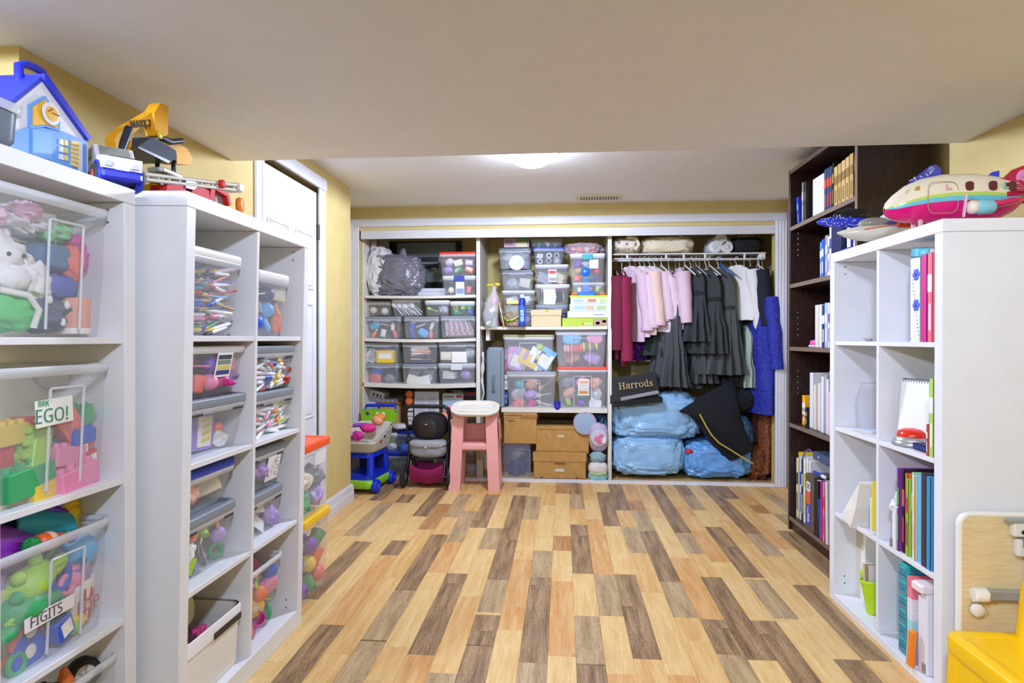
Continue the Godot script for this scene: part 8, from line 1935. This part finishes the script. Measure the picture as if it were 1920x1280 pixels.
func toy_airplane() -> void:
	var z := -2.12
	var t := thing("toy_airplane", "pink and cream toy airplane with blue glitter wings on the right unit", "toy airplane", Vector3(1.27, 1.47, z))
	var hull := []
	for s in [[-0.212, 0.062, 0.004, 0.004], [-0.205, 0.064, 0.024, 0.022], [-0.185, 0.068, 0.042, 0.038], [-0.15, 0.078, 0.060, 0.052], [-0.10, 0.088, 0.072, 0.06], [-0.04, 0.094, 0.078, 0.064], [0.06, 0.096, 0.078, 0.064], [0.13, 0.092, 0.070, 0.056], [0.18, 0.098, 0.052, 0.040], [0.215, 0.108, 0.03, 0.022], [0.232, 0.114, 0.006, 0.005]]: hull.append([s[0], s[1], s[2], s[3]])
	var mag := M("e0177a", 0.22)
	var cream := M("e8ddc2", 0.3)
	put("lower_hull", arc_skin(hull, -PI + 0.25, -0.25).loft([PackedVector3Array([Vector3(-0.14, 0.03, 0), Vector3(-0.14, 0.034, 0.03), Vector3(-0.14, 0.034, -0.03)]), PackedVector3Array([Vector3(0.1, 0.024, 0), Vector3(0.1, 0.03, 0.03), Vector3(0.1, 0.03, -0.03)])], true, true, true), mag, t)
	put("upper_hull", arc_skin(hull, 0.08, PI - 0.08), cream, t)
	put("teal_stripe", arc_skin(hull, -0.25, -0.06), M("62c4d8", 0.3), t)
	put("lime_stripe", arc_skin(hull, -0.06, 0.08), M("b8d25a", 0.3), t)
	put("far_stripe", arc_skin(hull, PI - 0.08, PI + 0.25), M("62c4d8", 0.3), t)
	put("tail_cone", arc_skin(hull.slice(7), -PI, PI, 0.0012), M("c01552", 0.3), t)
	for k in [[0.015, 0.120], [0.085, 0.120], [0.15, 0.120]]:
		put("cabin_window", g().extrude(_rr(0.024, 0.03, 0.009), 0.0, 0.004, Transform3D(Basis(), Vector3(k[0], k[1], 0.0595 if k[0] < 0.1 else 0.048))), M("5a1f28", 0.2), t)
	put("cockpit_window", g().extrude(PackedVector2Array([Vector2(-0.012, -0.013), Vector2(0.014, -0.013), Vector2(0.014, 0.014), Vector2(0.006, 0.014)]), 0.0, 0.005, Transform3D(Basis(Vector3.UP, -0.32), Vector3(-0.140, 0.112, 0.040))), M("b9822c", 0.2), t)
	put("cockpit_window", g().extrude(PackedVector2Array([Vector2(-0.010, -0.011), Vector2(0.004, -0.011), Vector2(0.009, 0.012), Vector2(0.003, 0.012)]), 0.0, 0.005, Transform3D(Basis(Vector3.UP, -0.6), Vector3(-0.162, 0.106, 0.033))), M("b9a47c", 0.2), t)
	var dr := []
	for p in _rr(0.09, 0.10, 0.022): dr.append(Vector3(p.x - 0.065, p.y + 0.086, 0.0655 - 0.006 * absf(p.y / 0.05)))
	dr.append(dr[0])
	put("door_outline", g().tube(dr, 0.0012, 5, false), M("a89a7c", 0.4), t)
	put("pink_flower", g().lump(Vector3(-0.055, 0.118, 0.064), Vector3(0.004, 0.010, 0.002), 0, 1, 1, 8, 6).lump(Vector3(-0.047, 0.112, 0.064), Vector3(0.009, 0.004, 0.002), 0, 1, 1, 8, 6), M("e2a4b8", 0.4), t)
	put("green_leaf", g().lump(Vector3(0.122, 0.122, 0.056), Vector3(0.005, 0.012, 0.003), 0, 1, 1, 8, 6).lump(Vector3(0.128, 0.114, 0.056), Vector3(0.010, 0.004, 0.003), 0, 1, 1, 8, 6), M("7fc9a0", 0.4), t)
	var gl := noisy("glitter_blue", ["1a22a4", "2230c0", "2a3ccc", "e8ecff"], 0.22, 9.0, 0.25)
	put("wing", g().extrude(PackedVector2Array([Vector2(-0.08, 0.0), Vector2(0.03, 0.0), Vector2(0.085, 0.13), Vector2(0.088, 0.17), Vector2(0.06, 0.155)]), -0.007, 0.007, Transform3D(Basis(Vector3.RIGHT, -0.95), Vector3(-0.05, 0.145, -0.02))), gl, t)
	var gd := g()
	for k in 22:
		var u := fposmod(k * 0.618, 1.0)
		var q := Transform3D(Basis(Vector3.RIGHT, -0.95), Vector3(-0.05, 0.145, -0.02)) * Vector3(lerpf(-0.045, 0.07, u) + 0.022 * sin(k * 2.3) * (1.0 - u * 0.6), 0.02 + 0.125 * u, 0.0074)
		gd.box(q, Vector3(0.006, 0.0035, 0.0012), 0.0, Basis(Vector3.RIGHT, -0.95) * Basis(Vector3.BACK, k * 1.0))
	put("glitter_flakes", gd, M("e6e8f4", 0.3), t).set_meta("kind", "stuff")
	put("tail_fin", g().extrude(PackedVector2Array([Vector2(-0.055, 0.0), Vector2(0.045, -0.06), Vector2(0.06, 0.0), Vector2(0.058, 0.055), Vector2(0.035, 0.068), Vector2(0.0, 0.055)]), -0.006, 0.006, Transform3D(Basis(), Vector3(0.185, 0.13, 0.0))), M("b8123c", 0.3), t)
	put("fin_flower", g().lump(Vector3(0.205, 0.165, 0.007), Vector3(0.012, 0.020, 0.002), 0, 1, 1, 12, 8, 1.0, Basis(Vector3.BACK, -0.6)).lump(Vector3(0.222, 0.150, 0.007), Vector3(0.016, 0.007, 0.002), 0, 1, 1, 12, 8), M("e08ac0", 0.4), t)
	put("stabiliser", g().extrude(PackedVector2Array([Vector2(-0.04, 0.0), Vector2(0.03, 0.0), Vector2(0.045, 0.075), Vector2(0.02, 0.08)]), -0.004, 0.004, Transform3D(Basis(Vector3.RIGHT, PI / 2 + 0.25), Vector3(0.185, 0.115, 0.02))), M("b02a48", 0.3), t)
	put("top_fin", g().extrude(PackedVector2Array([Vector2(-0.03, 0.0), Vector2(0.02, 0.0), Vector2(0.02, 0.032), Vector2(0.0, 0.028)]), -0.005, 0.005, Transform3D(Basis(), Vector3(0.135, 0.155, -0.02))), gl, t)
	put("near_wing_stub", g().lump(Vector3(0.11, 0.062, 0.075), Vector3(0.055, 0.012, 0.03), 0, 1, 1, 20, 10, 1.0, Basis(Vector3.BACK, 0.2)), M("d6245e", 0.25), t)
	var eng := put("engine", g().lathe([[0.010, -0.03], [0.020, -0.026], [0.023, -0.005], [0.022, 0.025], [0.012, 0.035], [0.001, 0.036]], 20, Transform3D(Basis(Vector3.BACK, -PI / 2), Vector3(0.04, 0.048, 0.085))), M("86c8d8", 0.35), t)
	put("engine_cowl", g().lathe([[0.001, -0.048], [0.014, -0.046], [0.021, -0.036], [0.021, -0.024], [0.016, -0.022]], 20, Transform3D(Basis(Vector3.BACK, -PI / 2), Vector3(0.04, 0.048, 0.085))), M("e9dfc9", 0.35), eng)
	put("propeller", g().box(Vector3(-0.013, 0.055, 0.085), Vector3(0.005, 0.075, 0.012), 0.002, Basis(Vector3.RIGHT, 0.2)), M("e6b8c8", 0.35), eng)
	for k in [[-0.11, 0.02], [-0.11, -0.02], [0.1, 0.0]]: put("undercarriage", g().box(Vector3(k[0], 0.013, k[1]), Vector3(0.014, 0.026, 0.010), 0.003), M("d9a8bc", 0.4), t)

func _rr(w: float, h: float, r: float) -> PackedVector2Array:
	var out := PackedVector2Array()
	for p in rring(w, h, r, 0.0, 4): out.append(Vector2(p.x, p.z))
	return out

func toy_speedboat() -> void:
	var t := thing("toy_seaplane", "cream toy seaplane hull with an orange badge beyond the pink airplane", "toy seaplane", Vector3(1.26, 1.475, -2.50))
	var hull := []
	for s in [[-0.19, 0.045, 0.003, 0.003], [-0.16, 0.043, 0.015, 0.022], [-0.11, 0.042, 0.028, 0.045], [-0.04, 0.042, 0.034, 0.06], [0.06, 0.044, 0.034, 0.06], [0.14, 0.05, 0.022, 0.04], [0.18, 0.055, 0.004, 0.006]]: hull.append(s)
	put("hull", arc_skin(hull, -PI, PI), M("dcd8c6", 0.25), t)
	put("canopy", g().lump(Vector3(-0.05, 0.078, 0.0), Vector3(0.06, 0.026, 0.04), 0, 1, 1, 22, 12), M("8d8a80", 0.15), t)
	put("orange_line", g().tube([Vector3(-0.11, 0.05, 0.048), Vector3(-0.03, 0.062, 0.056), Vector3(0.04, 0.066, 0.056)], 0.002, 6), M("e8743c", 0.4), t)
	var bd := put("orange_badge", g().box(Vector3(0.05, 0.064, 0.055), Vector3(0.085, 0.022, 0.006), 0.002, Basis(Vector3.RIGHT, -0.3)), M("e84a1c", 0.4), t)
	lettering("print", "PLANET", 0.014, M("7a2410", 0.5), bd, Vector3(0.05, 0.064, 0.0595), Basis(Vector3.RIGHT, -0.3), "Droid Sans", true)
	put("blue_emblem", g().lump(Vector3(-0.012, 0.072, 0.052), Vector3(0.020, 0.009, 0.004), 0, 1, 1, 16, 8), M("3a3f74", 0.4), t)
	put("mast", g().box(Vector3(0.0, 0.10, 0.0), Vector3(0.05, 0.03, 0.03), 0.008), M("d2d2d4", 0.35), t)
	put("keel", g().box(Vector3(-0.04, 0.004, 0.0), Vector3(0.06, 0.018, 0.03), 0.006), M("cfc9b4", 0.4), t)
	var w := thing("toy_glider", "small blue glitter toy glider behind the seaplane", "toy glider", Vector3(1.12, 1.475, -2.62))
	put("body", g().lump(Vector3(0.03, 0.11, 0.0), Vector3(0.11, 0.024, 0.03), 0, 1, 1, 24, 12), noisy("glitter_blue", [], 0, 0), w)
	var gw := g()
	for k in 40:
		var a := 0.9 * sin(k * 1.7)
		var u := -0.85 + 1.3 * fposmod(k * 0.618, 1.0)
		var r := sqrt(maxf(0.0, 1.0 - u * u))
		gw.box(Vector3(0.03 + 0.11 * u, 0.11 + 0.0245 * r * sin(a), 0.0305 * r * cos(a)), Vector3(0.004, 0.003, 0.002), 0.0, Basis(Vector3.BACK, k * 1.0))
	put("glitter_flakes", gw, M("dfe3f2", 0.3), w).set_meta("kind", "stuff")
	put("dark_canopy", g().lump(Vector3(0.06, 0.135, 0.0), Vector3(0.075, 0.028, 0.026), 0, 1, 1, 22, 12), M("16181e", 0.15), w)
	put("stand", g().lathe([[0.001, 0.0], [0.03, 0.0], [0.028, 0.006], [0.006, 0.012], [0.006, 0.095], [0.001, 0.096]], 16, Transform3D(Basis(), Vector3(0.06, -0.004, 0.0))), M("2a3ac0", 0.35), w)

# ---------- folded table and yellow chair by the right unit ----------
func table_and_chair() -> void:
	var z := -1.915
	var t := thing("folding_table", "folded light wood table top leaning against the right white unit", "table", Vector3(1.42, 0, z))
	var wood := noisy("pale_oak", ["cfb684", "dcc596", "e4d0a4", "d6bd8c"], 0.02, 1.6, 0.4, 0.0, Vector3(0.5, 9, 9))
	put("board", g().extrude(_shift(_rr(0.50, 0.55, 0.03), 0, 0.313), -0.010, 0.010), wood, t)
	put("white_edge", _frame(0.50, 0.55, 0.03, 0.313), M("ece9e4", 0.4), t)
	var br := put("leg_bracket", g().box(Vector3(-0.08, 0.555, 0.022), Vector3(0.08, 0.045, 0.022), 0.004), M("e4e0d6", 0.35), t)
	put("bracket_plate", g().box(Vector3(-0.10, 0.578, 0.024), Vector3(0.075, 0.014, 0.024), 0.005), M("a9acb0", 0.3, 0.5), br)
	put("rivet", g().lathe([[0.001, 0.0], [0.006, 0.0], [0.006, 0.003], [0.001, 0.003]], 12, Transform3D(Basis(Vector3.RIGHT, PI / 2), Vector3(-0.095, 0.548, 0.033))), M("1c1c1e", 0.4), br)
	put("hinge_block", g().box(Vector3(-0.08, 0.50, 0.022), Vector3(0.06, 0.05, 0.024), 0.005), M("dedbd4", 0.35), t)
	put("steel_sleeve", g().box(Vector3(-0.072, 0.515, 0.034), Vector3(0.05, 0.026, 0.008), 0.002), M("9c9fa4", 0.25, 0.7), t)
	put("folded_leg", g().box(Vector3(-0.065, 0.27, 0.022), Vector3(0.028, 0.44, 0.022), 0.004), M("d9d9d8", 0.35), t)
	put("cross_bar", g().box(Vector3(-0.12, 0.362, 0.024), Vector3(0.17, 0.028, 0.022), 0.003), M("a9adb0", 0.3, 0.4), t)
	put("end_cap", g().lathe([[0.001, -0.02], [0.020, -0.02], [0.022, -0.016], [0.022, 0.016], [0.020, 0.02], [0.001, 0.02]], 6, Transform3D(Basis(Vector3.BACK, PI / 2), Vector3(-0.208, 0.36, 0.024))), M("efece6", 0.35), t)
	put("castor", g().lathe([[0.001, -0.008], [0.017, -0.008], [0.019, 0.0], [0.017, 0.008], [0.001, 0.008]], 22, Transform3D(Basis(Vector3.RIGHT, PI / 2), Vector3(-0.214, 0.315, 0.022))), M("e9e6dd", 0.4), t)
	# yellow moulded chair
	var c := thing("toddler_chair", "bright yellow moulded plastic toddler chair", "chair", Vector3(1.20, 0, -1.68))
	var ym := M("f5c400", 0.28)
	var s := 0.12
	put("seat", g().loft([_sq(0.235, 0.31, 0.03, 0.225), _sq(0.245, 0.32, 0.035, 0.235), _sq(0.245, 0.32, 0.035, 0.268), _sq(0.235, 0.31, 0.03, 0.279), _sq(0.19, 0.27, 0.03, 0.281), _sq(0.16, 0.24, 0.03, 0.276)], true, true, true), ym, c)
	put("backrest", g().loft([rring(0.05, 0.30, 0.022, 0.24, 4, 0.080, 0.0), rring(0.042, 0.305, 0.02, 0.29, 4, 0.080, 0.0), rring(0.042, 0.30, 0.02, 0.42, 4, 0.093, 0.0), rring(0.036, 0.28, 0.018, 0.455, 4, 0.097, 0.0), rring(0.016, 0.25, 0.008, 0.467, 4, 0.098, 0.0)], true, true, true), ym, c)
	for k in [-1, 1]:
		for e in [-1, 1]: put("leg", g().loft([rring(0.075, 0.07, 0.018, 0.0, 3, k * 0.088, e * 0.125), rring(0.068, 0.064, 0.018, 0.24, 3, k * 0.082, e * 0.122)], true, true, true), ym, c)
	for k in [-1, 1]: put("side_apron", g().extrude(PackedVector2Array([Vector2(-0.14, 0.235), Vector2(-0.14, 0.10), Vector2(-0.09, 0.13), Vector2(-0.05, 0.175), Vector2(0.05, 0.175), Vector2(0.09, 0.13), Vector2(0.14, 0.10), Vector2(0.14, 0.235)]), -0.006, 0.006, Transform3D(Basis(Vector3.UP, PI / 2), Vector3(k * 0.108, 0, 0))), ym, c)

func _sq(w: float, d: float, r: float, y: float) -> PackedVector3Array:
	return rring(w, d, r, y, 4)

func _shift(p: PackedVector2Array, x: float, y: float) -> PackedVector2Array:
	for i in p.size(): p[i] += Vector2(x, y)
	return p

func _frame(w: float, h: float, r: float, y: float) -> Geo:
	var path := []
	for p in _rr(w, h, r): path.append(Vector3(p.x, p.y + y, 0))
	path.append(path[0])
	return g().tube(path, 0.0105, 8, false)
